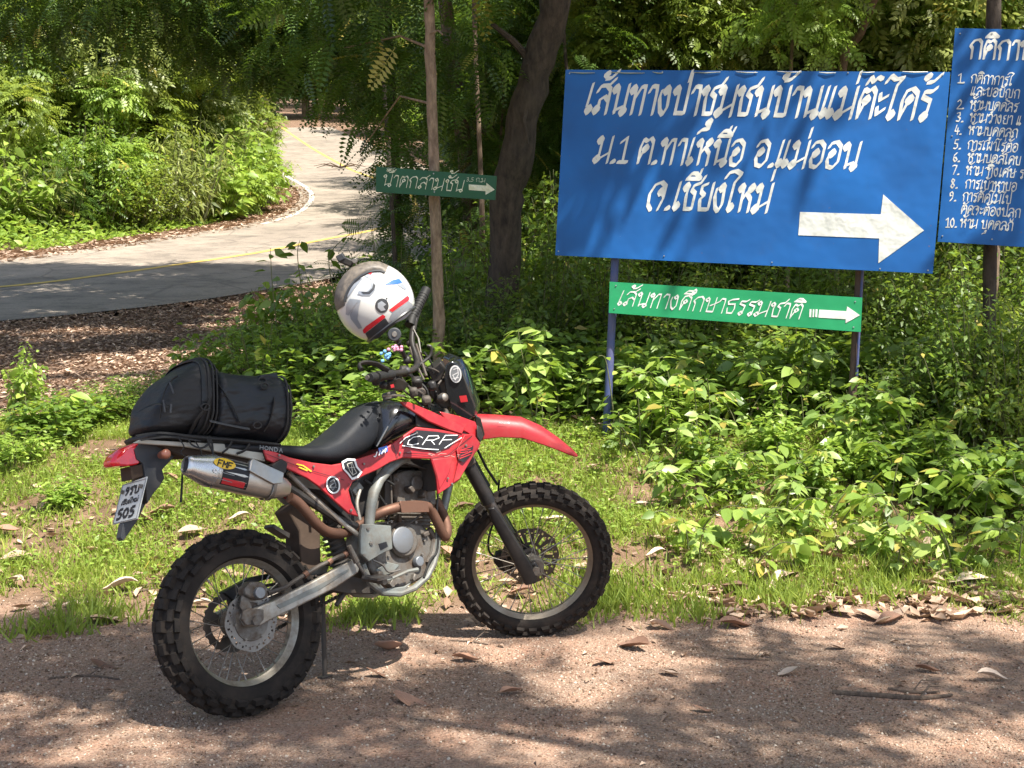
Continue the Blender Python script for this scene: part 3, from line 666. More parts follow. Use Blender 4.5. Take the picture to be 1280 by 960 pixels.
M['header'] = paint('exhaust_header', (.17, .085, .055), .5, .6, .5, (.12, .07, .05), 9, .15)
M['muffler'] = paint('muffler_alloy', (.52, .50, .46), .3, .85, .35, (.3, .22, .16), 12, .06)
M['cone'] = paint('muffler_cone', (.5, .5, .5), .25, .9, .1, (.2, .17, .14), 16, .04)
M['red'] = paint('red_plastic', (.34, .004, .014), .42, 0, .34, (.24, .07, .05), 14, .06, .12)
M['blackp'] = paint('black_plastic', (.010, .010, .011), .42, 0, .22, (.12, .1, .08), 10, .12)
M['tank'] = paint('gloss_tank', (.006, .007, .010), .2, 0, .08, (.1, .09, .08), 6, .02, .6)
M['greyp'] = paint('grey_plastic', (.035, .042, .05), .5, 0, .25, (.14, .11, .09), 10, .12)
M['seat'] = paint('seat_vinyl', (.010, .012, .016), .5, 0, .12, (.07, .06, .05), 12, .3, 0, 220)
M['fork'] = paint('fork_black', (.008, .0085, .010), .4, .1, .14, (.13, .1, .08), 10, .1)
M['fork_tube'] = paint('fork_tube', (.10, .09, .085), .3, .8, .4, (.14, .1, .07), 10, .1)
M['red_lens'] = paint('red_lens', (.75, .008, .02), .12, 0, .05, (.3, .1, .08), 10, .0, .8)
M['orange_lens'] = paint('orange_lens', (.28, .09, .05), .3, 0, .3, (.2, .12, .08), 10, .0, .3)
M['pale_trim'] = paint('pale_trim', (.5, .49, .43), .5, 0, .35, (.3, .25, .18), 10, .1)
M['mud'] = paint('muddy_plastic', (.045, .03, .022), .85, 0, .5, (.09, .06, .04), 9, .3)
M['plate'] = paint('plate_white', (.6, .6, .55), .4, 0, .12, (.35, .3, .24), 14, .05)
M['ink'] = paint('black_print', (.015, .015, .018), .5, 0, .05, (.1, .1, .1), 10, 0)
M['white_print'] = paint('white_print', (.75, .75, .73), .4, 0, .05, (.4, .4, .4), 10, 0)
M['grey_print'] = paint('grey_print', (.2, .21, .22), .4, 0, .05, (.4, .4, .4), 10, 0)
M['yellow_print'] = paint('yellow_print', (.75, .48, .02), .35, 0, .05, (.4, .3, .1), 10, 0)
M['red_print'] = paint('red_print', (.5, .02, .03), .35, 0, .05, (.4, .2, .1), 10, 0)
M['blue_print'] = paint('blue_print', (.03, .12, .5), .35, 0, .05, (.4, .4, .5), 10, 0)
M['pink'] = paint('pink_charm', (.6, .25, .36), .5, 0, .1, (.3, .2, .2), 10, 0)
M['blue_charm'] = paint('blue_charm', (.15, .38, .62), .5, 0, .1, (.3, .2, .2), 10, 0)
M['rubber'] = paint('grip_rubber', (.012, .012, .012), .6, 0, .08, (.1, .09, .08), 20, .3)
M['glass_dark'] = paint('dark_screen', (.01, .012, .014), .1, 0, .08, (.1, .09, .08), 8, .0, .5)
for k_ in ('blackp', 'seat', 'cordura_', 'fork', 'greyp', 'rubber', 'ink', 'mud'):
    if k_ in M: M[k_].node_tree.nodes['Principled BSDF'].inputs['Specular IOR Level'].default_value = .3
def bp(name, mb, mat, parent=None, bevel=0, **k): return mb.build(name, M[mat] if isinstance(mat, str) else [M[q] for q in mat], parent or bike, bevel, **k)
BOLT = MB(); BOLT.cyl((0, -.003, 0), (0, .003, 0), .007, .006, 6); BOLT.cyl((0, -.005, 0), (0, -.003, 0), .0038, .0038, 6); BOLT_ME = BOLT.mesh('bolt', M['steel'])
def bolt(parent, p, s=1, n=None):
    m = Matrix.Translation(Vector(p)) @ Matrix.Scale(s, 4); return link('bolt', BOLT_ME, parent, m)

# ---- wheels (built about the axle: axis y, near side is -y)
def wheel(name, T, R, rw, rimR, knob_n, hubr, spoke_n, rim_mat, label=None, tw=.5):
    wh = empty(name, (0, 0, 0)); wh.parent = bike; wh.matrix_local = T
    H = R - rimR; prof = []
    for k in range(17):
        a = math.pi * (k / 16) ; prof.append((-math.cos(a) * rw * (.5 + .06 * math.sin(a)), rimR - .004 + (H - .014) * math.sin(a) ** .62))
    prof = [(-rw * .36, rimR - .012)] + prof + [(rw * .36, rimR - .012)]
    mb = MB(); mb.lathe(prof, 72, closed=True); mb.build('tyre', M['tyre'], wh, angle=60)
    # knobs
    def kn(w_, l_, h_):
        m = MB(); m.v = []; t = .8
        vs = [(sx * l_ / 2 * (t if sz > 0 else 1), sy * w_ / 2 * (t if sz > 0 else 1), -.012 if sz < 0 else h_) for sx in (-1, 1) for sy in (-1, 1) for sz in (-1, 1)]
        m.add(vs, [(0, 1, 3, 2), (4, 6, 7, 5), (0, 4, 5, 1), (2, 3, 7, 6), (0, 2, 6, 4), (1, 5, 7, 3)]); return m.mesh('knob', M['tyre'], smooth=False)
    circ = 2 * math.pi * R / knob_n
    kc, ks, ki = kn(rw * .27, circ * .55, .014), kn(rw * .2, circ * .6, .013), kn(rw * .22, circ * .5, .010)
    for i in range(knob_n):
        th = 2 * math.pi * i / knob_n; dth = math.pi / knob_n
        for (me, yy, tilt, rr_, ph) in ((kc, -.16, -.22, R - .014, 0), (kc, .16, .22, R - .014, 0), (ki, 0, 0, R - .012, dth), (ks, -.42, -.85, R - .030, dth), (ks, .42, .85, R - .030, dth), (ks, -.53, -1.25, R - .048, 0)):
            a = th + ph
            m = Matrix.Rotation(-a, 4, 'Y') @ Matrix.Translation((0, yy * rw, rr_)) @ Matrix.Rotation(-tilt, 4, 'X')
            link('knob', me, wh, m)
    # rim
    rp = [(-.5, .0), (-.5, .012), (-.44, .012), (-.40, -.004), (-.2, -.012), (-.12, -.022), (.12, -.022), (.2, -.012), (.40, -.004), (.44, .012), (.5, .012), (.5, .0), (.42, -.01), (.22, -.022), (.14, -.03), (-.14, -.03), (-.22, -.022), (-.42, -.01)]
    ww = rw * .78; mb = MB(); mb.lathe([(a * ww, rimR + r) for a, r in rp], 72, closed=True); mb.build('rim', M[rim_mat], wh, angle=30)
    # hub and spokes
    hw = .052; mb = MB(); mb.lathe([(-hw - .012, .02), (-hw - .012, hubr * .6), (-hw, hubr), (-hw + .006, hubr), (-hw + .012, hubr * .62), (hw - .012, hubr * .62), (hw - .006, hubr), (hw, hubr), (hw + .012, hubr * .6), (hw + .012, .02)], 32)
    mb.build('hub', M['engine'], wh)
    for i in range(spoke_n):
        sd = -1 if i % 2 else 1; q = (i // 2) % 2; a = 2 * math.pi * i / spoke_n; sk = (.55 if q else -.55)
        p0 = Vector((math.cos(a + sk) * hubr * .92, sd * hw * .92, math.sin(a + sk) * hubr * .92)); p1 = Vector((math.cos(a) * (rimR - .026), sd * .006, math.sin(a) * (rimR - .026)))
        mb = MB(); mb.tube([p0, p1], [.0018, .0018], 5, caps=False); mb.tube([p1, p1 + (p0 - p1).normalized() * .022], [.0034, .003], 6); mb.build('spoke', M['steel'], wh)
    return wh
WR = wheel('rear_wheel', Matrix.Translation((0, 0, .33)), .328, .112, .236, 26, .055, 32, 'rim')
WF = wheel('front_wheel', ST, .352, .088, .275, 34, .04, 32, 'rim_front')
def rotor(parent, R, r, y, mat, holes, wavy=10, slots=False, th=.004):
    mb = MB(); N = 160; V_ = []
    for sd in (-1, 1):
        for ring in (R, R * .93, R * .84, R * .80, r + .012, r):
            for j in range(N):
                a = 2 * math.pi * j / N; rr_ = ring * (1 + (.018 * math.cos(wavy * a) if ring > R * .9 else 0)) ; V_.append((rr_ * math.cos(a), y + sd * th / 2, rr_ * math.sin(a)))
    F_ = []; K = 6
    def cut(ring, j):
        if ring == 1: return j % 8 in (2, 3) if holes else False
        if ring == 2: return j % 8 in (5, 6)
        if ring == 3 and slots: return (j % 10) < 5
        return False
    for ring in range(K - 1):
        for j in range(N):
            if cut(ring, j): continue
            for sd in (0, 1):
                o = sd * K * N; a, b = o + ring * N + j, o + ring * N + (j + 1) % N; c_, d = b + N, a + N; F_.append((a, b, c_, d) if sd else (a, d, c_, b))
            for (e0, e1, nb, nr) in (((ring, j), (ring, j + 1), ring - 1, j), ((ring + 1, j), (ring + 1, j + 1), ring + 1, j)):
                if nb < 0 or nb >= K - 1 or cut(nb, nr):
                    a = e0[0] * N + e0[1] % N; b = e1[0] * N + e1[1] % N; F_.append((a, b, b + K * N, a + K * N))
            for dj, jj in ((0, j - 1), (1, j + 1)):
                if cut(ring, jj % N):
                    a = ring * N + (j + dj) % N; b = a + N; F_.append((a, b, b + K * N, a + K * N))
    mb.add(V_, F_); return mb.build('brake_disc', M[mat], parent, angle=30)
rotor(WR, .104, .062, -.072, 'disc', True, 8)
mb = MB(); mb.lathe([(-.078, .03), (-.078, .066), (-.070, .07), (-.064, .05)], 32)
mb.build('disc_carrier', M['engine'], WR)
rotor(WF, .126, .05, .06, 'disc_dark', True, 10, True)
for k in range(6):
    a = k * math.pi / 3; bolt(WR, (.066 * math.cos(a), -.079, .066 * math.sin(a)), .8)
# rear sprocket on the far side
mb = MB(); N = 88; V_ = []
for sd in (0, 1):
    for rr_ in (None, .08, .05):
        for j in range(N):
            a = 2 * math.pi * j / N; r_ = (.103 + (.005 if j % 4 < 2 else 0)) if rr_ is None else rr_; V_.append((r_ * math.cos(a), .070 + .006 * sd, r_ * math.sin(a)))
F_ = []
for sd in (0, 1):
    for ring in range(2):
        for j in range(N):
            if ring == 1 and j % 22 < 13: continue
            o = sd * 3 * N + ring * N; F_.append((o + j, o + (j + 1) % N, o + N + (j + 1) % N, o + N + j))
for j in range(N): F_.append((j, (j + 1) % N, (j + 1) % N + 3 * N, j + 3 * N))
mb.add(V_, F_); mb.build('sprocket', M['engine_dark'], WR, angle=20)
# chain with its run to the gearbox
ch = MB(); c0 = Vector((0, .073, .33)); c1 = Vector((.56, .073, .40))
for sgn in (-1, 1):
    a = c0 + Vector((0, 0, .105 * sgn)); b = c1 + Vector((0, 0, .035 * sgn)); n_ = 34
    for k in range(n_):
        p = a + (b - a) * (k + .5) / n_; ch.box(p, (.011, .009 if k % 2 else .014, .012), Matrix.Rotation(-math.atan2((b - a).z, (b - a).x), 3, 'Y'))
o = bp('chain', ch, 'engine_dark', smooth=False); o['kind'] = 'stuff'
mb = MB(); mb.plate([(.02, .06, .40), (.12, .06, .455), (.42, .06, .47), (.5, .06, .46), (.5, .06, .485), (.1, .06, .475), (-.02, .06, .44)], (0, .04, 0)); bp('chain_guard', mb, 'blackp', bevel=.003)

# ---- swingarm (both sides) with axle block
def LP(pts, yo): return [Lp(a, b, yo) for a, b in pts]
def offs(pts, dy): return [Vector((p.x, p.y + dy, p.z)) for p in pts]
sw = [(303, 773), (306, 766), (322, 759), (340, 752), (400, 722), (443, 698), (452, 704), (448, 716), (420, 735), (370, 760), (335, 777), (325, 783), (309, 783)]
for yo, d in ((-.105, .03), (.135, -.03)):
    base = LP(sw, -.105); mb = MB(); mb.plate([Vector((p.x, yo, p.z)) for p in base], (0, d, 0)); s_ = bp('swingarm', mb, 'alu', bevel=.006)
    q = LP([(345, 757), (395, 733), (436, 711), (436, 714), (398, 738), (350, 761)], -.106)
    mb = MB(); mb.plate([Vector((p.x, yo - (.0025 if d > 0 else -.0025), p.z)) for p in q], (0, .002, 0)); bp('recessed_rib', mb, 'frame', s_, bevel=.001)
mb = MB(); mb.tube([Lp(318, 776, -.11) + Vector((0, -.015, 0)), Lp(318, 776, -.11) + Vector((0, .27, 0))], .011, 14); mb.tube([Lp(318, 776, -.11) + Vector((0, -.02, 0)), Lp(318, 776, -.11) + Vector((0, -.006, 0))], [.019, .019], 6)
bp('rear_axle', mb, 'engine', bevel=.001)
mb = MB(); mb.plate(LP([(304, 764), (312, 760), (330, 762), (330, 775), (322, 781), (308, 782), (302, 774)], -.115), (0, .012, 0)); bp('axle_block', mb, 'engine', bevel=.003)
# rear caliper
mb = MB(); c_ = Lp(325, 741, -.09)
mb.plate([Vector((p.x, -.11, p.z)) for p in LP([(304, 735), (312, 727), (326, 727), (334, 735), (336, 745), (326, 750), (312, 748), (305, 744)], -.1)], (0, .05, 0)); cal = bp('brake_caliper', mb, 'engine', bevel=.006)
mb = MB(); q = Lp(326, 741, -.125); mb.cyl(q, q + Vector((0, .03, 0)), .02, .022, 18); bp('caliper_piston', mb, 'clutch', cal, bevel=.002)
mb = MB(); mb.plate(LP([(303, 744), (312, 748), (318, 770), (312, 778), (300, 758)], -.095), (0, .01, 0)); bp('caliper_bracket', mb, 'engine', cal, bevel=.002)
mb = MB(); mb.tube([Lp(*q, -.112) for q in [(335, 741), (355, 735), (375, 722), (400, 707), (425, 695), (441, 690)]], .008, 8); bp('brake_hose', mb, 'engine_dark')
for q in [(382, 718), (412, 702), (432, 693)]:
    mb = MB(); p = Lp(*q, -.112); mb.tube([p + Vector((-.008, 0, -.004)), p + Vector((.008, 0, .004))], .012, 10); bp('hose_clip', mb, 'header')

# ---- frame
mb = MB(); fr = [(509, 572), (498, 577), (484, 588), (474, 600), (467, 616), (464, 632), (462, 650), (461, 668)]
mb.tube([Lp(*q, -.105) for q in fr], [.019, .020, .0215, .0215, .0215, .021, .020, .02], 14, flat=.8); bp('frame_tube', mb, 'frame')
mb = MB(); mb.tube([Lp(*q, -.105) + Vector((0, .21, 0)) for q in fr], .019, 12); bp('frame_tube', mb, 'frame')
mb = MB(); mb.plate(LP([(453, 655), (463, 655), (489, 657), (491, 686), (478, 692), (461, 702), (451, 692), (451, 668)], -.128), (0, .016, 0)); fp = bp('pivot_plate', mb, 'frame', bevel=.003)
for q, s_ in [((460, 661), 1.1), ((464, 679), 1.3), ((455, 694), .9)]: bolt(fp, Lp(*q, -.130), s_)
mb = MB(); mb.plate(LP([(473, 680), (483, 677), (485, 683), (476, 688)], -.1295), (0, .003, 0)); bp('window_recess', mb, 'ink', fp)
mb = MB(); mb.tube([Lp(*q, -.09) for q in [(548, 660), (546, 690), (542, 705), (533, 722), (518, 735), (500, 742), (478, 741), (462, 728), (453, 705)]], .013, 10); bp('engine_cradle', mb, 'frame')
mb = MB(); mb.tube([Lp(*q, -.09) + Vector((0, .18, 0)) for q in [(548, 660), (546, 690), (542, 705), (533, 722), (518, 735), (500, 742), (478, 741), (462, 728), (453, 705)]], .013, 10); bp('engine_cradle', mb, 'frame')
mb = MB(); mb.tube([Lp(*q, -.03) for q in [(590, 515), (575, 560), (560, 610), (550, 660)]], [.02, .018, .018, .016], 12); bp('down_tube', mb, 'frame')
mb = MB(); mb.tube([Lp(*q, -.1) for q in [(360, 590), (390, 620), (430, 655), (452, 672)]], .0095, 10); bp('subframe_rail', mb, 'alu')
mb = MB(); mb.tube([Lp(*q, -.1) + Vector((0, .2, 0)) for q in [(360, 590), (390, 620), (430, 655), (452, 672)]], .0095, 10); bp('subframe_rail', mb, 'alu')
mb = MB(); mb.tube([Lp(*q, -.09) for q in [(330, 588), (380, 622), (420, 648), (445, 658)]], .016, 10); bp('airbox_edge', mb, 'blackp')
# foot peg bracket and brake pedal linkage
mb = MB(); mb.tube([Lp(436, 682, -.13), Lp(446, 703, -.13)], [.010, .012], 10); mb.tube([Lp(446, 703, -.13), Lp(458, 721, -.13)], [.006, .008], 8); bp('brake_master_cylinder', mb, 'engine', bevel=.001)
mb = MB(); q = Lp(455, 722, -.12); mb.tube([q, q + Vector((.02, -.1, -.02))], .014, 8); mb.plate([q + Vector(v) for v in [(-.02, -.035, .006), (.05, -.035, .006), (.05, -.11, -.006), (-.02, -.11, -.006)]], (0, 0, -.008)); bp('foot_peg', mb, 'engine')
mb = MB(); mb.tube([Lp(*q, -.13) for q in [(455, 722), (475, 729), (492, 722), (510, 714), (522, 712)]], [.007, .006, .006, .009], 8); bp('brake_pedal', mb, 'frame')
mb = MB(); mb.plate(LP([(473, 728), (482, 736), (506, 733), (516, 726), (500, 746), (480, 744)], -.1), (0, .02, 0)); bp('sump_guard', mb, 'frame', bevel=.003)

# ---- engine
mb = MB(); mb.plate(LP([(470, 655), (500, 650), (528, 655), (542, 668), (544, 700), (532, 722), (505, 736), (480, 730), (462, 712), (460, 680)], -.075), (0, .17, 0)); eng = bp('engine', mb, 'engine', bevel=.012)
mb = MB(); mb.plate(LP([(492, 592), (512, 587), (537, 590), (545, 600), (546, 632), (520, 636), (498, 634), (493, 620)], -.055), (0, .13, 0)); bp('cylinder_head', mb, 'engine', eng, bevel=.01)
mb = MB(); mb.plate(LP([(500, 632), (540, 632), (538, 660), (505, 660)], -.05), (0, .12, 0)); bp('cylinder', mb, 'engine', eng, bevel=.004)
for k in range(5):
    y0 = 636 + k * 4.6; mb = MB(); mb.plate(LP([(497, y0), (543, y0 + .6), (543, y0 + 2.4), (497, y0 + 1.8)], -.062), (0, .14, 0)); bp('cooling_fin', mb, 'engine', eng, bevel=.001)
def disc_on(px, py, yo, r, th, mat, name, parent, n=28, rin=.86):
    q = Lp(px, py, yo); m = MB(); m.lathe([(yo, r), (yo - th * .6, r), (yo - th, r * rin), (yo - th * 1.02, .002)], n, O=(q.x, 0, q.z)); return bp(name, m, mat, parent, bevel=.002)
disc_on(503, 676, -.078, .066, .022, 'engine', 'clutch_case', eng); disc_on(503, 675, -.1, .052, .009, 'clutch', 'clutch_cover', eng)
disc_on(521, 702, -.08, .022, .022, 'clutch', 'oil_filter_cover', eng); disc_on(520, 604, -.058, .03, .012, 'engine', 'valve_cover_cap', eng)
for q in [(489, 652), (520, 653), (531, 676), (528, 693), (509, 714), (480, 706), (486, 695), (540, 690), (536, 664), (497, 600), (537, 600), (500, 627), (539, 628)]: bolt(eng, Lp(*q, -.082 if q[1] > 640 else -.06), .9)
mb = MB(); mb.tube([Lp(*q, -.08) for q in [(536, 661), (543, 672), (541, 690), (535, 704)]], [.013, .013, .012], 8); bp('water_hose', mb, 'engine', eng)
mb = MB(); mb.plate(LP([(492, 722), (503, 722), (508, 728), (505, 736), (493, 737), (487, 730)], -.085), (0, .04, 0)); bp('drain_boss', mb, 'engine', eng, bevel=.003)
disc_on(496, 731, -.086, .009, .004, 'engine_dark', 'drain_plug', eng, 12)
mb = MB(); mb.plate(LP([(470, 712), (484, 702), (500, 706), (492, 716), (476, 722)], -.08), (0, .02, 0)); bp('side_casting', mb, 'frame', eng, bevel=.004)
mb = MB(); mb.plate(LP([(481, 604), (498, 588), (545, 580), (548, 598), (540, 600), (515, 586), (497, 598), (490, 640), (481, 650)], -.03), (0, .08, 0)); bp('intake_housing', mb, 'engine_dark', eng, bevel=.004)
for pts, r in [([(487, 575), (489, 610), (490, 638)], .004), ([(500, 578), (520, 583), (544, 590)], .0035), ([(545, 575), (548, 600), (546, 640)], .005), ([(470, 640), (478, 600), (500, 580)], .006)]:
    mb = MB(); mb.tube(catmull([Lp(*q, -.085) for q in pts], 4), r, 6); bp('hose', mb, 'engine_dark', eng)
for pts, r, mt_ in [([(466, 610), (476, 622), (486, 640), (484, 655)], .0045, 'rubber'), ([(505, 660), (520, 648), (530, 640)], .004, 'engine_dark'), ([(455, 600), (468, 606), (480, 600), (492, 606)], .006, 'rubber'), ([(530, 722), (538, 700), (546, 690), (548, 668)], .005, 'rubber'), ([(466, 700), (478, 706), (486, 715), (500, 712)], .004, 'steel'), ([(450, 612), (446, 630), (450, 650)], .007, 'alu')]:
    mb = MB(); mb.tube(catmull([Lp(*q, -.1) for q in pts], 4), r, 7); bp('hose', mb, mt_, eng)
for (a, b, w_, h_, mt_) in [(444, 612, .035, .05, 'frame'), (512, 612, .03, .02, 'engine_dark'), (528, 618, .02, .03, 'engine'), (497, 648, .03, .015, 'engine'), (530, 668, .02, .03, 'engine_dark'), (472, 720, .035, .02, 'engine_dark'), (515, 722, .03, .015, 'engine')]:
    mb = MB(); q = Lp(a, b, -.075); mb.box(q, (w_, .04, h_), Matrix.Rotation(a * .37, 3, 'Y')); bp('casting', mb, mt_, eng, bevel=.005)
mb = MB(); mb.plate(LP([(548, 578), (560, 578), (556, 612), (549, 612)], -.16), (0, .32, 0)); bp('radiator', mb, 'engine_dark', bevel=.002)
# dark airbox / inner bodywork filling the middle
mb = MB(); mb.plate(LP([(338, 577), (370, 588), (420, 590), (500, 572), (548, 575), (540, 585), (500, 584), (470, 610), (455, 650), (440, 655), (400, 620), (350, 592)], -.06), (0, .12, 0)); bp('airbox', mb, 'blackp', bevel=.006)
mb = MB(); mb.tube([Lp(*q, .0) for q in [(412, 640), (418, 668), (428, 700)]], [.03, .032, .03], 14); bp('shock_body', mb, 'engine_dark')
sp = MB(); A_, B_ = Lp(410, 650, 0), Lp(426, 706, 0); path = []
ax = (B_ - A_).normalized(); u_ = ax.orthogonal().normalized(); v_ = ax.cross(u_)
for k in range(120): a = k * .45; path.append(A_ + (B_ - A_) * k / 119 + (u_ * math.cos(a) + v_ * math.sin(a)) * .037)
sp.tube(path, .006, 6); bp('shock_spring', sp, 'engine_dark')
# rear inner mudguard, link arm, side stand
mb = MB(); mb.plate([Vector((p.x, -.045, p.z)) for p in LP([(362, 630), (385, 640), (392, 655), (393, 705), (384, 716), (368, 712), (366, 665), (352, 640)], 0)], (0, .1, 0)); bp('inner_mudguard', mb, 'mud', bevel=.006)
mb = MB(); mb.plate(LP([(342, 655), (363, 667), (362, 673), (340, 659)], -.03), (0, .06, 0)); bp('guard_strip', mb, 'blackp', bevel=.002)
mb = MB(); mb.tube([Lp(*q, 0) for q in [(445, 735), (430, 742), (420, 757)]], [.012, .010], 8); mb.plate(LP([(398, 720), (432, 718), (470, 728), (468, 742), (436, 742), (402, 735)], -.03), (0, .06, 0)); bp('shock_linkage', mb, 'engine_dark', bevel=.003)
ft = MI @ Vector(hit(406, 826)); ftp = Lp(406, 824, .16); sd0 = Lp(403, 745, .13)
gpt = MI @ (lambda q: Vector((q.x, q.y, .0)))(MW @ Lp(406, 824, .17))
mb = MB(); mb.tube([Lp(432, 730, .11), sd0, gpt], [.011, .011, .009], 10); ss = bp('side_stand', mb, 'engine_dark')
mb = MB(); mb.box(gpt + Vector((0, 0, .004)), (.05, .035, .008)); bp('stand_foot', mb, 'engine_dark', ss, bevel=.002)

# ---- exhaust
mb = MB(); ep = [(508, 640, -.06), (528, 630, -.11), (537, 633, -.125), (545, 645, -.115), (553, 658, -.09), (553, 668, -.05), (546, 668, -.02)]
mb.tube(catmull([Lp(545, 625, -.02), Lp(553, 640, -.03)] + [Lp(559, 660, -.07), Lp(556, 671, -.1), Lp(548, 655, -.115), Lp(540, 640, -.12), Lp(533, 633, -.125), Lp(512, 632, -.125), Lp(490, 636, -.12), Lp(467, 645, -.09), Lp(440, 662, -.06), Lp(424, 667, -.09), Lp(408, 664, -.12), Lp(396, 655, -.14), Lp(384, 641, -.15), Lp(373, 629, -.155), Lp(362, 622, -.16)], 5), .0195, 16); ex = bp('exhaust_header', mb, 'header')
mb = MB(); mb.plate(LP([(500, 626), (535, 627), (537, 640), (502, 641)], -.148), (0, .004, 0)); bp('heat_shield', mb, 'header', ex, bevel=.002)
E0, E1 = Lp(231, 581, -.185), Lp(356, 611, -.16); d_ = (E1 - E0)
def along(t): return E0 + d_ * t
SX = d_.normalized(); SY = Vector((0, 1, 0)); SY = (SY - SX * SY.dot(SX)).normalized(); SZ = SX.cross(SY)
def sil_sec(t, rx, rz, n=20):
    c = along(t); out = []
    for j in range(n):
        a = 2 * math.pi * j / n; ca, sa = math.cos(a), math.sin(a); e = .72
        out.append(c + SY * (rx * abs(ca) ** e * (1 if ca > 0 else -1)) + SZ * (rz * abs(sa) ** e * (1 if sa > 0 else -1)))
    return out
mb = MB(); mb.loft([sil_sec(t, a * .88, a) for t, a in [(.245, .05), (.25, .0545), (.5, .055), (.74, .053), (.85, .05), (.97, .036), (1.03, .024)]]); sil = bp('silencer', mb, 'muffler', angle=40)
mb = MB(); mb.loft([sil_sec(t, a * .88, a) for t, a in [(.0, .026), (.015, .033), (.04, .035), (.2, .054), (.25, .0565), (.255, .054)]], caps=False); mb.loft([sil_sec(t, a * .88, a) for t, a in [(.0, .026), (.05, .021), (.2, .02)]], caps=False); bp('end_cone', mb, 'cone', sil, angle=40)
mb = MB(); mb.loft([sil_sec(t, a * .88, a) for t, a in [(.018, .021), (.02, .0215)]]); bp('outlet', mb, 'ink', sil)
for k in range(5):
    a = rad(205 + k * 30); c = along(.265) + SY * math.cos(a) * .049 + SZ * math.sin(a) * .056; bolt(sil, c, .55)
def band(t0, t1, a0, a1, r, mat, name, parent, n=14, lift=.0012):
    mb = MB(); V_ = []
    for i in range(7):
        t = t0 + (t1 - t0) * i / 6
        for j in range(n + 1):
            a = rad(a0 + (a1 - a0) * j / n); ca, sa = math.cos(a), math.sin(a); e = .72; rr_ = r(t) + lift
            V_.append(along(t) + SY * (rr_ * .88 * abs(ca) ** e * (1 if ca > 0 else -1)) + SZ * (rr_ * abs(sa) ** e * (1 if sa > 0 else -1)))
    F_ = [(i * (n + 1) + j, i * (n + 1) + j + 1, (i + 1) * (n + 1) + j + 1, (i + 1) * (n + 1) + j) for i in range(6) for j in range(n)]
    mb.add(V_, F_); return bp(name, mb, mat, parent)
rs_ = lambda t: .0535
# which way is up on the silencer section
upd = 1 if SZ.z > 0 else -1
def ang(a): return a if upd > 0 else -a
band(.29, .55, ang(125), ang(228), rs_, 'ink', 'label_plate', sil)
band(.30, .52, ang(196), ang(222), rs_, 'red_print', 'red_label', sil, lift=.002)
def sil_pt(px, py, lift): # label coordinates on the silencer side, -y facing
    q = Lp(px, py, -.2)
    for _ in range(3):
        t = (q - E0).dot(SX) / d_.length; v = (q - along(t)).dot(SZ); v = max(-.05, min(.05, v)); k = (abs(v) / .0545) ** (1 / .72); h = .0535 * .88 * max(0, 1 - k * k) ** (.5 * .72)
        s_ = -1 if SY.y > 0 else 1; yy = (along(t) + SY * s_ * (h + lift) + SZ * v).y; q = Lp(px, py, yy)
    return q
def ell(cx, cy, rx, ry, rot, n=28): return [(cx + rx * math.cos(a) * math.cos(rot) - ry * math.sin(a) * math.sin(rot), cy + rx * math.cos(a) * math.sin(rot) + ry * math.sin(a) * math.cos(rot)) for a in [2 * math.pi * k / n for k in range(n)]]
def decal(pts, fn, lift, mat, name, parent, grid=1):
    """flat print following a surface; subdivided so it hugs the curve"""
    c = (sum(p[0] for p in pts) / len(pts), sum(p[1] for p in pts) / len(pts)); mb = MB(); n = len(pts); V_ = [fn(c[0], c[1], lift)]
    for k in (1, 2, 3):
        for p in pts: V_.append(fn(c[0] + (p[0] - c[0]) * k / 3, c[1] + (p[1] - c[1]) * k / 3, lift))
    F_ = [(0, 1 + j, 1 + (j + 1) % n) for j in range(n)] + [(1 + r * n + j, 1 + (r + 1) * n + j, 1 + (r + 1) * n + (j + 1) % n, 1 + r * n + (j + 1) % n) for r in range(2) for j in range(n)]
    mb.add(V_, F_); return bp(name, mb, mat, parent)
def strokes(sts, fn, lift, w, mat, name, parent):
    """painted line work on a surface given in photo points"""
    mb = MB(); lv = 0
    for q in sts:
        for (x0, y0), (x1, y1) in zip(q, q[1:]):
            L = math.hypot(x1 - x0, y1 - y0) or 1; nx_, ny_ = -(y1 - y0) / L * w / 2, (x1 - x0) / L * w / 2; ex_, ey_ = (x1 - x0) / L * w * .3, (y1 - y0) / L * w * .3
            lv += 1; z = lift + (lv % 5) * .0002; k = max(1, int(L / 6))
            for s in range(k):
                a = (x0 + (x1 - x0) * s / k, y0 + (y1 - y0) * s / k); b = (x0 + (x1 - x0) * (s + 1) / k, y0 + (y1 - y0) * (s + 1) / k)
                if s == 0: a = (a[0] - ex_, a[1] - ey_)
                if s == k - 1: b = (b[0] + ex_, b[1] + ey_)
                vs = [fn(a[0] + nx_, a[1] + ny_, z), fn(b[0] + nx_, b[1] + ny_, z), fn(b[0] - nx_, b[1] - ny_, z), fn(a[0] - nx_, a[1] - ny_, z)]; mb.add(vs, [(0, 1, 2, 3)])
    return bp(name, mb, mat, parent, smooth=False)
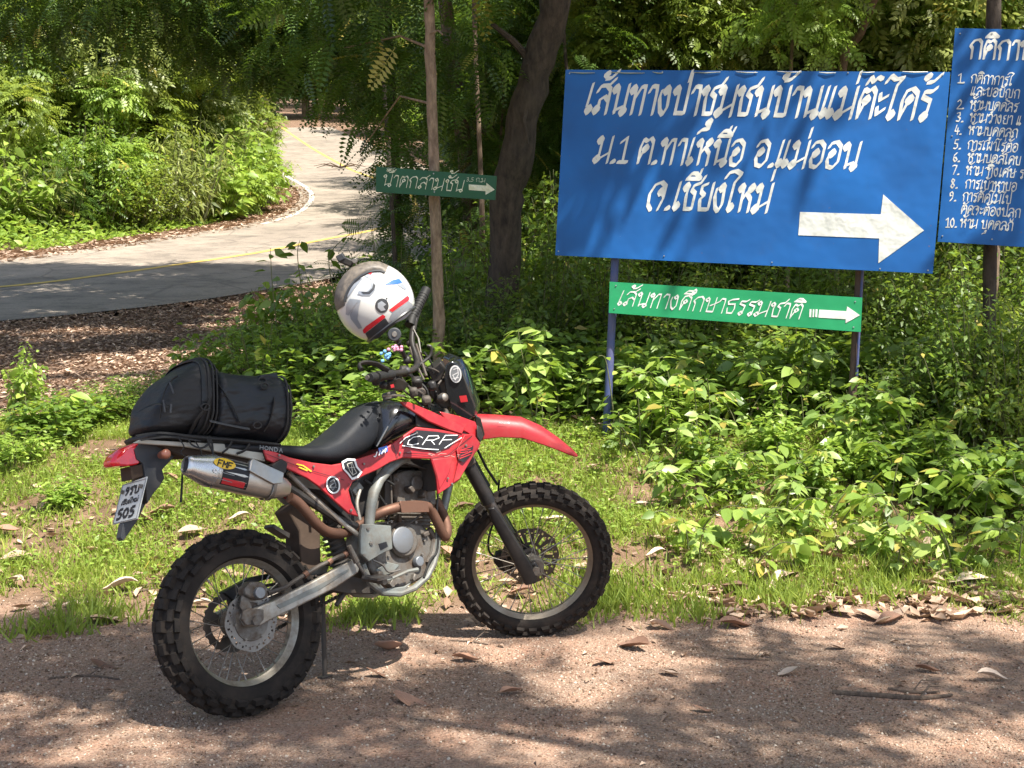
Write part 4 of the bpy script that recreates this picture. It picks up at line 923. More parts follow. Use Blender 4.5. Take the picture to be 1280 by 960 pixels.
def word(s, x, y, dx, dy, h, sl=.2):
    """latin capitals as strokes in photo points: start x,y; baseline direction per letter dx,dy; height h"""
    LT = {'C': [[(.9, .8), (.6, 1), (.15, .9), (0, .5), (.1, .1), (.5, 0), (.9, .15)]], 'R': [[(0, 0), (0, 1), (.7, 1), (.9, .75), (.6, .5), (0, .5)], [(.4, .5), (.9, 0)]], 'F': [[(0, 0), (0, 1), (.9, 1)], [(0, .5), (.7, .5)]],
          'M': [[(0, 0), (0, 1), (.45, .4), (.9, 1), (.9, 0)]], 'Q': [[(.45, 0), (0, .3), (0, .7), (.45, 1), (.9, .7), (.9, .3), (.45, 0)], [(.5, .35), (.95, -.05)]], 'H': [[(0, 0), (0, 1)], [(0, .5), (.8, .5)], [(.8, 0), (.8, 1)]], 'O': [[(.4, 0), (0, .3), (0, .7), (.4, 1), (.85, .7), (.85, .3), (.4, 0)]],
          'N': [[(0, 0), (0, 1), (.8, 0), (.8, 1)]], 'D': [[(0, 0), (0, 1), (.6, .9), (.85, .5), (.6, .1), (0, 0)]], 'A': [[(0, 0), (.4, 1), (.85, 0)], [(.15, .35), (.7, .35)]], '4': [[(.65, 0), (.65, 1), (0, .35), (.9, .35)]], '5': [[(.8, 1), (.1, 1), (.05, .55), (.6, .6), (.8, .3), (.5, 0), (0, .08)]], '0': [[(.4, 0), (0, .25), (0, .75), (.4, 1), (.8, .75), (.8, .25), (.4, 0)]],
          'J': [[(.7, 1), (.7, .2), (.4, 0), (.05, .2)]], 'I': [[(.4, 0), (.4, 1)]], 'Z': [[(0, 1), (.85, 1), (0, 0), (.85, 0)]], 'Y': [[(0, 1), (.4, .5), (.8, 1)], [(.4, .5), (.4, 0)]], 'L': [[(0, 1), (0, 0), (.7, 0)]], 'E': [[(.8, 1), (0, 1), (0, 0), (.8, 0)], [(0, .5), (.6, .5)]], 'P': [[(0, 0), (0, 1), (.7, .95), (.85, .7), (.6, .45), (0, .45)]], 'W': [[(0, 1), (.2, 0), (.45, .6), (.7, 0), (.9, 1)]], 'S': [[(.8, .85), (.4, 1), (.05, .75), (.75, .3), (.4, 0), (0, .15)]]}
    out = []
    for i, ch_ in enumerate(s):
        for q in LT.get(ch_, []): out.append([(x + dx * i + px * dx * .8 + sl * py * h, y + dy * i + px * dy * .8 - py * h) for px, py in q])
    return out
decal(ell(281, 579.5, 14, 6.5, .25), sil_pt, .003, 'yellow_print', 'oval_badge', sil)
strokes(word('FMF', 272, 581.5, 6.3, 1.7, 7, .3), sil_pt, .0045, 1.5, 'ink', 'lettering', sil)
strokes(word('Q4', 267, 590.5, 5.5, 1.3, 5, .1), sil_pt, .0035, 1.2, 'white_print', 'lettering', sil)
strokes([[(278, 590.5), (293, 594.5)], [(266, 596), (290, 603)]], sil_pt, .0035, .9, 'grey_print', 'small_print', sil)
mb = MB(); mb.plate([sil_pt(*q, .012) for q in [(312, 577), (316, 573), (355, 591), (353, 604), (342, 605), (312, 588)]], (0, .015, 0)); bp('muffler_shield', mb, 'muffler', sil, bevel=.002)
mb = MB(); mb.loft([sil_sec(t, a * .9, a) for t, a in [(.80, .0545), (.805, .0575), (.835, .0565), (.84, .053)]], caps=False); bp('clamp', mb, 'steel', sil)
mb = MB(); mb.plate(LP([(332, 583), (345, 575), (352, 580), (350, 592), (340, 595)], -.12), (0, -.04, 0)); bp('hanger', mb, 'blackp', sil, bevel=.002)

# ---- bodywork
PX = [-.45, -.1, .2, .5, .8, 1.0, 1.2]; PYo = [-.10, -.125, -.14, -.145, -.185, -.2, -.165]
def onpanel(px, py, lift=0):
    y = -.15
    for _ in range(4): y = float(np.interp(Lp(px, py, y).x, PX, PYo))
    return Lp(px, py, y - lift)
def panel(name, pts, mat, lift=0, th=.012, mirror=True, bevel=.004, inset=None):
    """body panel: near-side outline, subdivided, and its mirrored twin on the far side"""
    f = [onpanel(a, b, lift) for a, b in pts]; out = []
    for s_ in (1, -1) if mirror else (1,):
        mb = MB(); mb.plate([Vector((p.x, p.y * s_, p.z)) for p in f], (0, th * s_, 0)); out.append(bp(name, mb, mat, bevel=bevel))
    return out[0]
side = [(329.5, 562), (345, 565), (362, 571.5), (390, 578), (415, 581), (440.6, 576.5), (455, 571), (471.5, 566), (492.5, 553.5), (503.7, 545), (520.6, 533.5), (548.7, 536.6), (575, 541.5), (590, 543), (601, 553.5), (598, 562), (589.5, 574), (574, 601), (548, 618), (546, 595.6), (539, 573.7), (503.7, 572.5), (488, 578), (472.8, 587), (455, 595), (440.5, 602.6), (436, 612), (440, 628), (449, 646), (436, 642), (423.7, 631), (410, 619), (398.4, 608), (384, 598), (367.5, 590), (350, 582), (333.7, 575)]
sp_ = panel('side_panel', side, 'red')
panel('tank_strip', [(501, 501.5), (512, 502.5), (540, 514), (582, 534), (578, 543), (560, 537), (536, 527), (505, 507)], 'red', .004)
panel('front_cowl', [(549.5, 514), (575, 520), (594.5, 527), (602, 548), (597, 553), (585, 541), (560, 529)], 'red', -.01)
panel('tank_gap', [(520, 517), (545, 527), (577, 543), (548, 537), (521, 533)], 'blackp', -.02)
panel('shroud_ridge', [(581, 543.5), (592, 542), (600, 553), (590, 573), (574, 600), (567, 604), (574, 575), (571, 562)], 'red', .006, .006)
panel('shroud_panel', [(541, 574), (566, 571), (562, 590), (549.5, 612), (547, 596)], 'red', .003, .006)
panel('mudguard_stay', [(597, 531), (601.5, 534), (605, 545), (601, 553), (597, 547)], 'blackp', .01, .008)
on = lambda x, y, l: onpanel(x, y, l)
# graphics
decal([(505, 549), (521, 537.5), (545, 539.5), (575, 544), (562, 559), (545, 565), (528, 561), (503, 558)], on, .0055, 'ink', 'graphic_patch', sp_)
decal([(578, 560), (592, 557), (590, 567), (580, 578), (573, 575)], on, .0125, 'ink', 'graphic_patch', sp_)
strokes([[(500, 554), (507, 547), (522, 541)], [(503, 557), (530, 561), (548, 562)], [(556, 560), (562, 556), (577, 547)]] + word('CRF', 507, 556.5, 21, -.6, 11, .7), on, .0065, 1.0, 'white_print', 'lettering', sp_)
strokes([[(590, 558), (575, 563), (588, 562)], [(575, 566), (590, 564), (576, 570)], [(575, 573), (588, 568)]], on, .0135, 1.0, 'red_print', 'graphic_line', sp_)
decal([(427, 577), (434, 573), (444, 573.5), (447, 583), (453, 590), (448, 597), (440, 600), (434, 592), (429, 587)], on, .005, 'white_print', 'shield_badge', sp_)
decal([(429.5, 579), (435, 575.5), (442.5, 576), (445, 584), (450, 590), (446, 595), (440.5, 597), (436, 591), (431, 586)], on, .0058, 'ink', 'shield_badge_inner', sp_)
strokes([[(434, 580), (440, 578), (443, 586), (446, 591), (441, 594), (437, 588), (434, 580)], [(435, 585), (444, 584)], [(439, 580), (441, 593)]], on, .0066, .9, 'pale_trim', 'badge_emblem', sp_)
decal(ell(416.5, 606, 8.6, 11.2, -.25), on, .005, 'white_print', 'round_badge', sp_); decal(ell(416.5, 606, 6.8, 9.2, -.25), on, .0058, 'ink', 'round_badge_inner', sp_)
strokes([[(413, 602), (417, 599), (420, 606), (416, 613), (413, 607), (419, 603)], [(412, 609), (421, 609)]], on, .0066, 1, 'grey_print', 'badge_emblem', sp_)
strokes(word('JIM', 467, 571.5, 5.2, -2.0, 5.5, .25), on, .005, 1.4, 'white_print', 'lettering', sp_); decal([(473, 560), (484, 557), (485, 564), (474, 568)], on, .0042, 'blue_print', 'sticker', sp_)
strokes([[(371, 580), (379, 582), (389, 589)], [(374, 584), (384, 588)]], on, .0045, 1.6, 'yellow_print', 'small_sticker', sp_)
for q in [(438.7, 637.8), (565, 605), (582.5, 557)]: bolt(sp_, on(*q, .005), .8)
strokes([[(491, 555), (497, 572)], [(540, 573), (560, 569), (590, 545)], [(332, 567), (365, 580), (395, 590), (430, 600)], [(436, 604), (447, 640)], [(505, 566), (540, 568)]], on, .0048, .7, 'ink', 'panel_seam', sp_)
gsc = random.Random(2)
strokes([[(x_, y_), (x_ + gsc.uniform(3, 9), y_ + gsc.uniform(-2.5, 2.5))] for x_, y_ in [(gsc.uniform(505, 575), gsc.uniform(565, 571)) for _ in range(10)]], on, .0049, .3, 'pale_trim', 'scratches', sp_)
for q in [(349, 569), (392, 583), (455, 580), (500, 566), (560, 598), (521, 541), (585, 566)]: bolt(sp_, on(*q, .005), .7)
# tank
def prof_loft(name, st, mat, e=.75, n=18, **k):
    """stations (x,ztop,zbot,halfwidth)"""
    mb = MB(); secs = []
    for x, zt, zb, hw in st:
        c = (zt + zb) / 2; h = (zt - zb) / 2; q = []
        for j in range(n):
            a = 2 * math.pi * j / n + math.pi / n; ca, sa = math.cos(a), math.sin(a); q.append(Vector((x, hw * abs(ca) ** e * (1 if ca > 0 else -1), c + h * abs(sa) ** e * (1 if sa > 0 else -1))))
        secs.append(q)
    mb.loft(secs); return bp(name, mb, mat, angle=60, **k)
def stn(px, pt, pb, hw, ytop=-.04): 
    a = Lp(px, pt, ytop); b = Lp(px, pb, -hw * .9); return ((a.x + b.x) / 2, a.z, b.z, hw)
tank = prof_loft('fuel_tank', [stn(466, 553, 562, .08), stn(474, 524, 561, .125), stn(482, 502, 556, .14), (stn(492, 499, 551, .148)), stn(504, 501, 546, .15), stn(516, 511, 539, .14), stn(527, 522, 534, .11)], 'tank', .8)
mb = MB(); q = Lp(488, 499, .0); mb.cyl(q, q + Vector((-.004, 0, .03)), .032, .028, 18); bp('fuel_cap', mb, 'engine_dark', bevel=.004)
seat = prof_loft('seat', [stn(190, 552, 556, .085), stn(250, 552, 563, .10), stn(310, 554, 568, .115), stn(345, 556, 572, .12), stn(380, 557.5, 577, .125), stn(400, 556, 580, .13), stn(418, 547, 580, .125), stn(432, 535, 576, .115), stn(446, 521, 572, .105), stn(458, 509, 566, .095), stn(468, 502, 552, .085), stn(476, 500, 532, .07)], 'seat', .62)
mb = MB(); mb.tube([Lp(471, 558, -.135), Lp(485, 533, -.145)], .003, 6); bp('seat_piping', mb, 'pale_trim')
def onseat(px, py, l): return Lp(px, py, -.128 - l)
strokes(word('HONDA', 325, 561.5, 6, .9, 5, .05), onseat, .003, .8, 'grey_print', 'lettering', seat)
# rear rail strip, tail cowl, lights, plate
mb = MB(); mb.plate(LP([(168, 553.5), (176, 549.5), (225, 552), (290, 555), (328, 563), (332, 577), (312, 573), (280, 566), (230, 558), (200, 556)], -.105), (0, .02, 0)); bp('grab_rail', mb, 'pale_trim', bevel=.003)
mb = MB(); mb.plate(offs(LP([(168, 553.5), (225, 551), (290, 555), (328, 563), (312, 573), (280, 566), (230, 558)], -.105), .19), (0, .02, 0)); bp('grab_rail', mb, 'pale_trim', bevel=.003)
mb = MB(); mb.plate(LP([(200, 556), (245, 559), (300, 570), (335, 578), (355, 590), (340, 592), (300, 580), (262, 568), (225, 570)], -.08), (0, .16, 0)); bp('tail_underside', mb, 'mud', bevel=.006)
mb = MB(); mb.plate(LP([(168, 562), (176, 552.5), (209, 555), (226, 560), (218, 571), (203, 587), (206, 597.7), (200, 607.5), (192, 617), (184, 630), (181, 590), (179, 580), (171, 574)], -.05), (0, .10, 0)); tl = bp('rear_mudguard', mb, 'greyp', bevel=.006)
mb = MB(); mb.plate(LP([(181, 590), (200, 607), (190, 618), (181, 632), (172, 650), (160, 668), (154, 676), (151, 672), (154, 655), (170, 640), (178, 610)], -.02), (0, .035, 0)); bp('mudguard_flap', mb, 'greyp', tl, bevel=.004)
mb = MB(); A0 = LP([(142.7, 576.6), (147, 569), (154, 561), (164, 555.5), (176, 551.5), (170, 558), (171, 566), (176, 575), (171, 580.5), (158, 582.5), (145.5, 582)], -.06)
sec0 = A0; mb.loft([[Vector((p.x * .96, -.045, p.z)) for p in A0], [Vector((p.x, -.03, p.z)) for p in A0], [Vector((p.x, .03, p.z)) for p in A0], [Vector((p.x * .96, .045, p.z)) for p in A0]]); bp('tail_light', mb, 'red_lens', bevel=.006)
mb = MB(); mb.plate(LP([(163, 583), (178, 580), (180, 595), (165, 600)], -.04), (0, .08, 0)); bp('plate_bracket', mb, 'mud', bevel=.003)
q = Lp(201, 569, -.07); mb = MB(); mb.lathe([(-.066, .012), (-.11, .018), (-.118, .012), (-.12, .002)], 16, O=(q.x, 0, q.z)); bp('rear_indicator', mb, 'orange_lens', bevel=.003)
zA = Lp(184, 595.5, -.075); zB = Lp(171.5, 648.5, -.075); po = zA - Vector((.02, 0, 0)); pe = (zB - zA).normalized(); pn_ = Vector((0, 1, 0)).cross(pe).normalized()
def Lpl(px, py):
    o = MI @ CAM; d = MI.to_3x3() @ cray(px, py); return o + d * ((po - o).dot(pn_) / d.dot(pn_))
pl = [Lpl(153, 606), Lpl(184, 595.5), Lpl(171.5, 648.5), Lpl(140.5, 656)]
nrm = (pl[1] - pl[0]).cross(pl[3] - pl[0]).normalized(); nrm = nrm if nrm.x < 0 else -nrm
mb = MB(); mb.plate(pl, -nrm * .003); pt = bp('number_plate', mb, 'plate', bevel=.001)
def onplate(u, v, z): return pl[3] + (pl[2] - pl[3]) * u + (pl[0] - pl[3]) * v + nrm * z
def plate_text(s, u0, u1, v0, h, w, tri=None):
    st, W_ = letter_strokes(s); mb = MB(); lv = 0
    for q in st:
        for p0, p1 in zip(q, q[1:]):
            a = Vector((u0 + (u1 - u0) * p0[0] / W_, v0 + h * p0[1])); b = Vector((u0 + (u1 - u0) * p1[0] / W_, v0 + h * p1[1])); d = (b - a); d.normalize(); nn_ = Vector((-d.y * w * 1.1, d.x * w)); lv += 1
            z = .001 + (lv % 4) * .0002; mb.add([onplate(*(a + nn_), z), onplate(*(b + nn_), z), onplate(*(b - nn_), z), onplate(*(a - nn_), z)], [(0, 1, 2, 3)])
    bp('lettering', mb, 'ink', pt, smooth=False)
plate_text('9รบ', .22, .82, .68, .2, .028); plate_text('เชียงใหม่', .18, .86, .45, .1, .014); plate_text('505', .12, .86, .1, .24, .035)
mb = MB(); a = .02
for c_ in [(0, 0), (1, 0), (1, 1), (0, 1)]: pass
for (u0, v0, u1, v1) in [(0.03, .02, .97, .02), (.97, .02, .97, .98), (.97, .98, .03, .98), (.03, .98, .03, .02)]:
    mb.tube([onplate(u0, v0, .001), onplate(u1, v1, .001)], .0014, 4)
bp('plate_rim', mb, 'grey_print', pt)
for u, v in ((.14, .78), (.88, .80)): bolt(pt, onplate(u, v, .004), 1.2)
mb = MB(); mb.tube([Lp(228, 588, -.06), Lp(227.5, 605, -.06), Lp(226, 628, -.06)], [.003, .004, .004], 6); bp('hanging_strap', mb, 'ink')

# ---- front end (steered)
def SL(pts, yo): return [Sp(Ls(a, b, yo)) for a, b in pts]
def smb(pts, yo, th): m = MB(); m.plate(SL(pts, yo), SR @ Vector((0, th, 0))); return m
FO = -.035  # the fork legs sit this far behind the axle along the steered u axis
def leg(yo, h0, h1): return [Sp(UX * FO + AX * h0 + Vector((0, yo, 0))), Sp(UX * FO + AX * h1 + Vector((0, yo, 0)))]
for yo in (-.098, .098):
    mb = MB(); mb.tube([leg(yo, -.02, .4)[0], leg(yo, .05, .1)[1], leg(yo, 0, .40)[1]], [.026, .026, .024], 16); lg = bp('fork_leg', mb, 'fork_tube')
    mb = MB(); mb.tube([leg(yo, .36, .4)[0], leg(yo, .36, .40)[1], leg(yo, 0, .80)[1]], [.031, .029, .028], 16); bp('fork_tube', mb, 'fork', lg)
    mb = MB(); s_ = -1 if yo < 0 else 1
    w0 = [(-.034, -.035), (.016, -.045), (.033, -.02), (.034, .05), (.022, .3), (.014, .34), (-.016, .345), (-.027, .3), (-.03, .1)]
    mb.loft([[Sp(UX * (FO + a * k) + AX * h + Vector((0, yo + s_ * dy, 0))) for a, h in w0] for k, dy in ((1, .012), (1, .024), (.85, .034), (.5, .038))]); bp('fork_guard', mb, 'fork', lg, bevel=.003)
    mb = MB(); mb.box(Sp(Vector((-.012, yo, 0))), (.055, .04, .06), (SR @ Matrix.Rotation(-RK, 3, 'Y'))); bp('axle_lug', mb, 'fork', lg, bevel=.008)
mb = MB(); mb.tube([Sp((0, -.128, 0)), Sp((0, .128, 0))], .011, 14); mb.tube([Sp((0, -.133, 0)), Sp((0, -.12, 0))], .019, 6); bp('front_axle', mb, 'engine')
mb = MB(); mb.lathe([(-.095, .018), (-.095, .04), (-.06, .046), (-.055, .03)], 28, O=FA, X=SR @ Vector((1, 0, 0)), Y=SR @ Vector((0, 1, 0)), Z=SR @ Vector((0, 0, 1))); bp('hub_cover', mb, 'engine')
mb = smb([(620, 692), (636, 688), (646, 700), (640, 716), (626, 714), (617, 703)], .075, .04); bp('front_caliper', mb, 'fork', bevel=.006)
mb = MB(); mb.tube(catmull([Sp(Ls(*q, .1)) for q in [(624, 600), (620, 640), (611, 672), (612, 690), (624, 700)]], 4), .005, 6); bp('brake_line', mb, 'rubber')
mb = MB(); mb.tube([Sp(Ls(*q, .098)) for q in [(596, 560), (608, 585), (622, 606)]], .006, 6); bp('cable', mb, 'rubber')
for h, sz in ((.56, .05), (.78, .045)):
    mb = MB(); c_ = Sp(UX * (FO + .0) + AX * h); mb.box(c_, (.07, .26, .035), SR @ Matrix.Rotation(-RK, 3, 'Y')); bp('triple_clamp', mb, 'engine_dark', bevel=.008)
# front mudguard: curved channel swept from its edge line
mt_ = [(594, 520), (600, 520), (620, 521), (653, 524), (678, 535), (700, 550), (716, 563), (722, 569)]; mbm = [(597, 541), (601, 549), (625, 546), (653, 547), (681, 556), (700, 563), (713, 568.5), (720, 570)]
hwd = [.055, .06, .065, .068, .066, .06, .05, .03]; secs = []
for (a, b), (c_, d), hw in zip(mt_, mbm, hwd):
    T0 = Ls(a, b, -hw * .35); T1 = Ls(c_, d, -hw); sec = []
    prof = [(-hw, T1), (-hw * .93, T1.lerp(T0, .45)), (-hw * .8, T1.lerp(T0, .75)), (-hw * .5, T1.lerp(T0, .95)), (0, T0 + Vector((0, 0, .002)))]
    o_ = [(y_, p) for y_, p in prof] + [(-y_, p) for y_, p in prof[-2::-1]]
    i_n = [(y_ * .9, p - Vector((0, 0, .005))) for y_, p in o_[::-1]]
    secs.append([Sp((p.x, y_, p.z)) for y_, p in o_ + i_n])
mb = MB(); mb.loft(secs); fm = bp('front_mudguard', mb, 'red', angle=50)
strokes(word('HONDA', 624, 529, 2.2, .2, 1.8, .1), lambda x, y, l: Sp(Ls(x, y, -.058 - l)), .004, .5, 'white_print', 'lettering', fm)
mb = smb([(594, 519), (601, 523), (606, 543), (602, 552), (596, 546)], -.07, .012); bp('mudguard_mount', mb, 'blackp', bevel=.003)
# headlight mask / screen, meter box
mb = MB(); hp = [(559, 455), (566, 450), (573, 452), (580, 462), (588, 484), (596, 506), (595, 518), (588, 524), (573, 517), (566, 508), (560, 490), (557, 472)]
A = [Ls(a, b, -.06) for a, b in hp]; mb.loft([[Sp((p.x - .01, -.085, p.z)) for p in A], [Sp((p.x + .004, -.06, p.z)) for p in A], [Sp((p.x + .02, 0, p.z)) for p in A], [Sp((p.x + .004, .06, p.z)) for p in A], [Sp((p.x - .01, .085, p.z)) for p in A]]); mask = bp('headlight_mask', mb, 'glass_dark', bevel=.006, angle=50)
onm = lambda x, y, l: Sp(Ls(x, y, -.092 - l))
decal(ell(569.5, 467.5, 7.4, 11, -.12), onm, .0, 'white_print', 'round_badge', mask); decal(ell(569.5, 467.5, 5.9, 9.2, -.12), onm, .0012, 'grey_print', 'round_badge_inner', mask)
strokes([[(567, 462), (572, 460), (573, 468), (569, 475), (566, 469), (572, 466)], [(566, 473), (573, 472)]], onm, .002, 1, 'white_print', 'badge_emblem', mask)
mb = MB(); mb.tube([Sp(Ls(*q, -.02)) for q in [(573, 452), (582, 464), (590, 484), (597, 505), (594, 520)]], .006, 6); bp('screen_edge', mb, 'pale_trim', mask)
decal([(574, 495), (583, 494), (585, 502), (576, 503)], onm, .0005, 'red_print', 'red_patch', mask)
mb = smb([(536, 465), (551, 452), (558, 461), (552, 475), (541, 479)], -.07, .1); bp('meter', mb, 'blackp', bevel=.005)
mb = smb([(539, 466), (550, 456), (555, 462), (546, 472)], -.072, .003); bp('meter_screen', mb, 'glass_dark')
mb = smb([(545, 480), (562, 470), (566, 508), (556, 514), (545, 505), (535, 492)], -.05, .1); bp('headlight_back', mb, 'engine_dark', bevel=.01)
q = Sp(Ls(527, 491, -.08)); mb = MB(); mb.tube([q, q + SR @ Vector((0, .05, 0)), q + SR @ Vector((0, .1, 0))], [.018, .03, .03], 16); bp('horn', mb, 'engine_dark', bevel=.003)
mb = MB(); mb.lathe([(-.02, .004), (-.014, .016), (0, .02), (.02, .016)], 14, O=Sp(Ls(554, 497, -.1))); bp('front_indicator', mb, 'steel')
gr_ = random.Random(8)
for pts in [[(522, 462), (535, 470), (545, 490), (540, 505)], [(515, 470), (530, 478), (540, 480), (548, 498)], [(530, 440), (540, 455), (548, 480), (556, 500)], [(505, 462), (525, 482), (530, 500), (545, 508)], [(518, 455), (533, 462), (546, 476), (547, 495)], [(560, 470), (548, 480), (545, 500), (552, 512)], [(500, 470), (512, 484), (528, 492), (538, 512)], [(508, 468), (520, 474), (534, 488), (536, 510)], [(495, 472), (505, 488), (520, 500), (530, 510)], [(512, 440), (508, 452), (515, 470), (528, 485)], [(526, 440), (531, 458), (543, 462), (556, 470)]]:
    mb = MB(); mb.tube(catmull([Sp(Ls(a, b, -.06 + gr_.uniform(-.03, .05))) for a, b in pts], 4), .0045, 6); bp('control_cable', mb, gr_.choice(['rubber', 'rubber', 'engine_dark']))
# handlebar: near grip points at the camera, far grip rises beside the helmet
def hw_(px, py, Y): return MI @ at(px, py, Y)
HB = [hw_(466, 472, 4.52), hw_(482, 468, 4.62), hw_(500, 466, 4.72), hw_(516, 462, 4.86), hw_(522, 452, 4.95), hw_(515, 428, 5.02), hw_(518, 405, 5.08), hw_(527, 378, 5.14), hw_(531, 366, 5.17)]
mb = MB(); mb.tube(catmull(HB, 4), .0115, 12); hb = bp('handlebar', mb, 'blackp')
mb = MB(); mb.tube([hw_(471, 471, 4.55), hw_(490, 468, 4.66)], [.019, .018], 16); mb.tube([hw_(462, 472, 4.5), hw_(468, 471.5, 4.53)], [.016, .019], 14); bp('throttle_grip', mb, 'rubber', hb, bevel=.001)
mb = MB(); pts = [hw_(512.5, 407, 5.07), hw_(515, 398, 5.09), hw_(531, 366, 5.17), hw_(533.5, 361, 5.18)]
mb.tube(pts, [.022, .0195, .0195, .020], 16); bp('left_grip', mb, 'rubber', hb, bevel=.001)
for k in range(9):
    t = .1 + .8 * k / 8; c0_ = pts[1].lerp(pts[2], t); dd = (pts[2] - pts[1]).normalized(); mb = MB(); mb.tube([c0_ - dd * .003, c0_ + dd * .003], .0212, 14); bp('grip_ring', mb, 'rubber', hb)
mb = MB(); mb.tube(catmull([hw_(484, 463, 4.6), hw_(470, 455, 4.55), hw_(456, 453, 4.48), hw_(449, 456, 4.46), hw_(452, 462, 4.44)], 4), [.008, .006, .0055, .006], 8, flat=1.6); bp('brake_lever', mb, 'blackp', hb)
mb = MB(); mb.tube([hw_(458.5, 472, 4.5), hw_(461, 471.5, 4.51)], .009, 12); bp('bar_end', mb, 'steel', hb)
mb = MB(); mb.tube(catmull([hw_(517, 461, 4.95), hw_(528, 453, 4.98), hw_(538, 444, 5.0), hw_(539, 434, 5.0), hw_(534, 432, 5.0)], 4), [.009, .007, .006, .006], 8); bp('clutch_lever', mb, 'blackp', hb)
mb = MB(); mb.tube([hw_(517, 412, 5.05), hw_(523, 424, 5.03), hw_(526, 441, 5.0)], [.008, .012, .007], 8, flat=.4); bp('mirror_arm', mb, 'alu', hb)
for (a, b, Y, r, mt) in [(497, 470, 4.75, .022, 'blackp'), (505, 464, 4.8, .024, 'blackp'), (509, 450, 4.98, .02, 'blackp'), (512, 430, 5.03, .017, 'blackp'), (489, 474, 4.68, .024, 'blackp'), (479, 481, 4.62, .02, 'blackp'), (509, 463, 4.78, .016, 'greyp'), (521, 478, 4.82, .026, 'blackp'), (517, 490, 4.8, .022, 'engine_dark'), (533, 500, 4.82, .024, 'engine_dark'), (540, 482, 4.85, .022, 'blackp'), (502, 440, 4.97, .014, 'blackp'), (470, 477, 4.58, .02, 'blackp')]:
    mb = MB(); c_ = hw_(a, b, Y); mb.box(c_, (r * 1.7, r * 1.5, r * 1.4), Matrix.Rotation(r * 40, 3, 'Z') @ Matrix.Rotation(.5 + a * .7, 3, 'Y')); bp('switch_housing', mb, mt, hb, bevel=.011)
c_ = hw_(493, 418, 4.88); mb = MB(); mb.tube([c_, c_ + (MI @ CAM - c_).normalized() * .012], [.027, .025], 22); mr = bp('bar_mount', mb, 'greyp', hb, bevel=.003)
mb = MB(); mb.tube([c_ + (MI @ CAM - c_).normalized() * .011, c_ + (MI @ CAM - c_).normalized() * .016], [.012, .009], 14); bp('mount_cap', mb, 'steel', mr)
mb = MB(); mb.tube([hw_(496, 424, 4.9), hw_(506, 446, 4.97)], .009, 8); bp('mount_stem', mb, 'blackp', mr)
mb = MB(); mb.tube([hw_(520, 430, 5), hw_(527, 452, 4.98), hw_(533, 470, 4.95)], .006, 6); bp('cross_brace', mb, 'engine_dark', hb)
mb = MB(); mb.tube([hw_(512, 434, 5), hw_(520, 455, 4.96), hw_(530, 475, 4.92)], .005, 6); bp('cross_brace', mb, 'engine_dark', hb)
mb = MB(); mb.tube([hw_(478, 495, 4.66), hw_(492, 494, 4.7), hw_(505, 495, 4.76)], .004, 6); bp('cable_guide', mb, 'steel', hb)
mb = MB(); mb.plate([hw_(*q) for q in [(486, 478, 4.62), (500, 472, 4.7), (512, 480, 4.78), (506, 488, 4.76), (488, 486, 4.66)]], (0, .03, 0)); bp('hand_guard_mount', mb, 'blackp', hb, bevel=.004)
decal([(488, 481), (492, 480), (493, 484), (489, 485)], lambda x, y, l: hw_(x, y, 4.6), 0, 'red_print', 'red_switch', hb)

# ================================================================== THINGS ON THE MOTORCYCLE
def blobmesh(name, seed, c, r, mat, parent, n=10, s=1.0):
    g = np.random.default_rng(seed); mb = MB(); c = Vector(c)
    for _ in range(n):
        d = Vector(g.normal(0, .45, 3)) * r; mb.lathe([(-r * .3, .001), (-r * .2, r * .25), (0, r * .33), (r * .2, r * .25), (r * .3, .001)], 7, O=c + d)
    return mb.build(name, M[mat], parent)
for (px, py, Y, mt, lab, sd) in [(495, 436, 4.86, 'pink', 'small pink charm hanging from the handlebar', 1), (484, 446, 4.8, 'blue_charm', 'small pale blue charm hanging from the handlebar', 2)]:
    p0 = at(px, py, Y); t = empty('bar_charm', p0, lab, 'charm'); blobmesh('charm_body', sd, (0, 0, 0), .022, mt, t, 12)
    mb = MB(); mb.tube([(0, 0, .01), Vector(at(px + 8, py - 12, Y + .05)) - p0], .0015, 4); mb.build('cord', M['ink'], t)

# helmet
HC = at(469, 378, 4.98); hel = empty('helmet', HC, 'white helmet with red stripes and a small camera, hung tilted on the left grip', 'helmet')
upv = (at(440, 345, 4.98) - at(490, 412, 4.98)).normalized()       # crown direction (up left), neck opening to the lower right
tow = (CAM - HC).normalized(); tow = (tow - upv * tow.dot(upv)).normalized(); fwd = tow.cross(upv).normalized()   # across
Rr = 47.5 / F * 4.98
HX, HYY, HZ = fwd, tow, upv
def hp_(u, v, w_): return HX * u + HYY * v + HZ * w_
def hel_r(lat):  # shell radius by latitude
    return 1
mb = MB(); secs = []; NL = 22; NS = 40
for i in range(NL + 1):
    la = math.pi / 2 - (math.pi * .735) * i / NL; r_ = math.cos(la); z_ = math.sin(la); z_ = z_
    flare = 1; secs.append([hp_(1.02 * Rr * r_ * flare * math.cos(2 * math.pi * j / NS), .86 * Rr * r_ * flare * math.sin(2 * math.pi * j / NS), 1.06 * Rr * z_) for j in range(NS)])
M['hel_white'] = paint('helmet_white', (.58, .57, .54), .22, 0, .05, (.4, .35, .3), 6, .0, .7)
M['hel_grey'] = paint('helmet_camo_grey', (.05, .045, .04), .4, 0, .7, (.22, .18, .14), 40, .05)
M['hel_dark'] = paint('helmet_dark', (.03, .032, .036), .35, 0, .1, (.15, .14, .13), 20, .0)
M['hel_red'] = paint('helmet_red', (.6, .02, .03), .25, 0, .03, (.3, .1, .1), 10, 0, .5)
M['hel_blue'] = paint('helmet_blue', (.03, .12, .45), .25, 0, .03, (.3, .1, .1), 10, 0, .5)
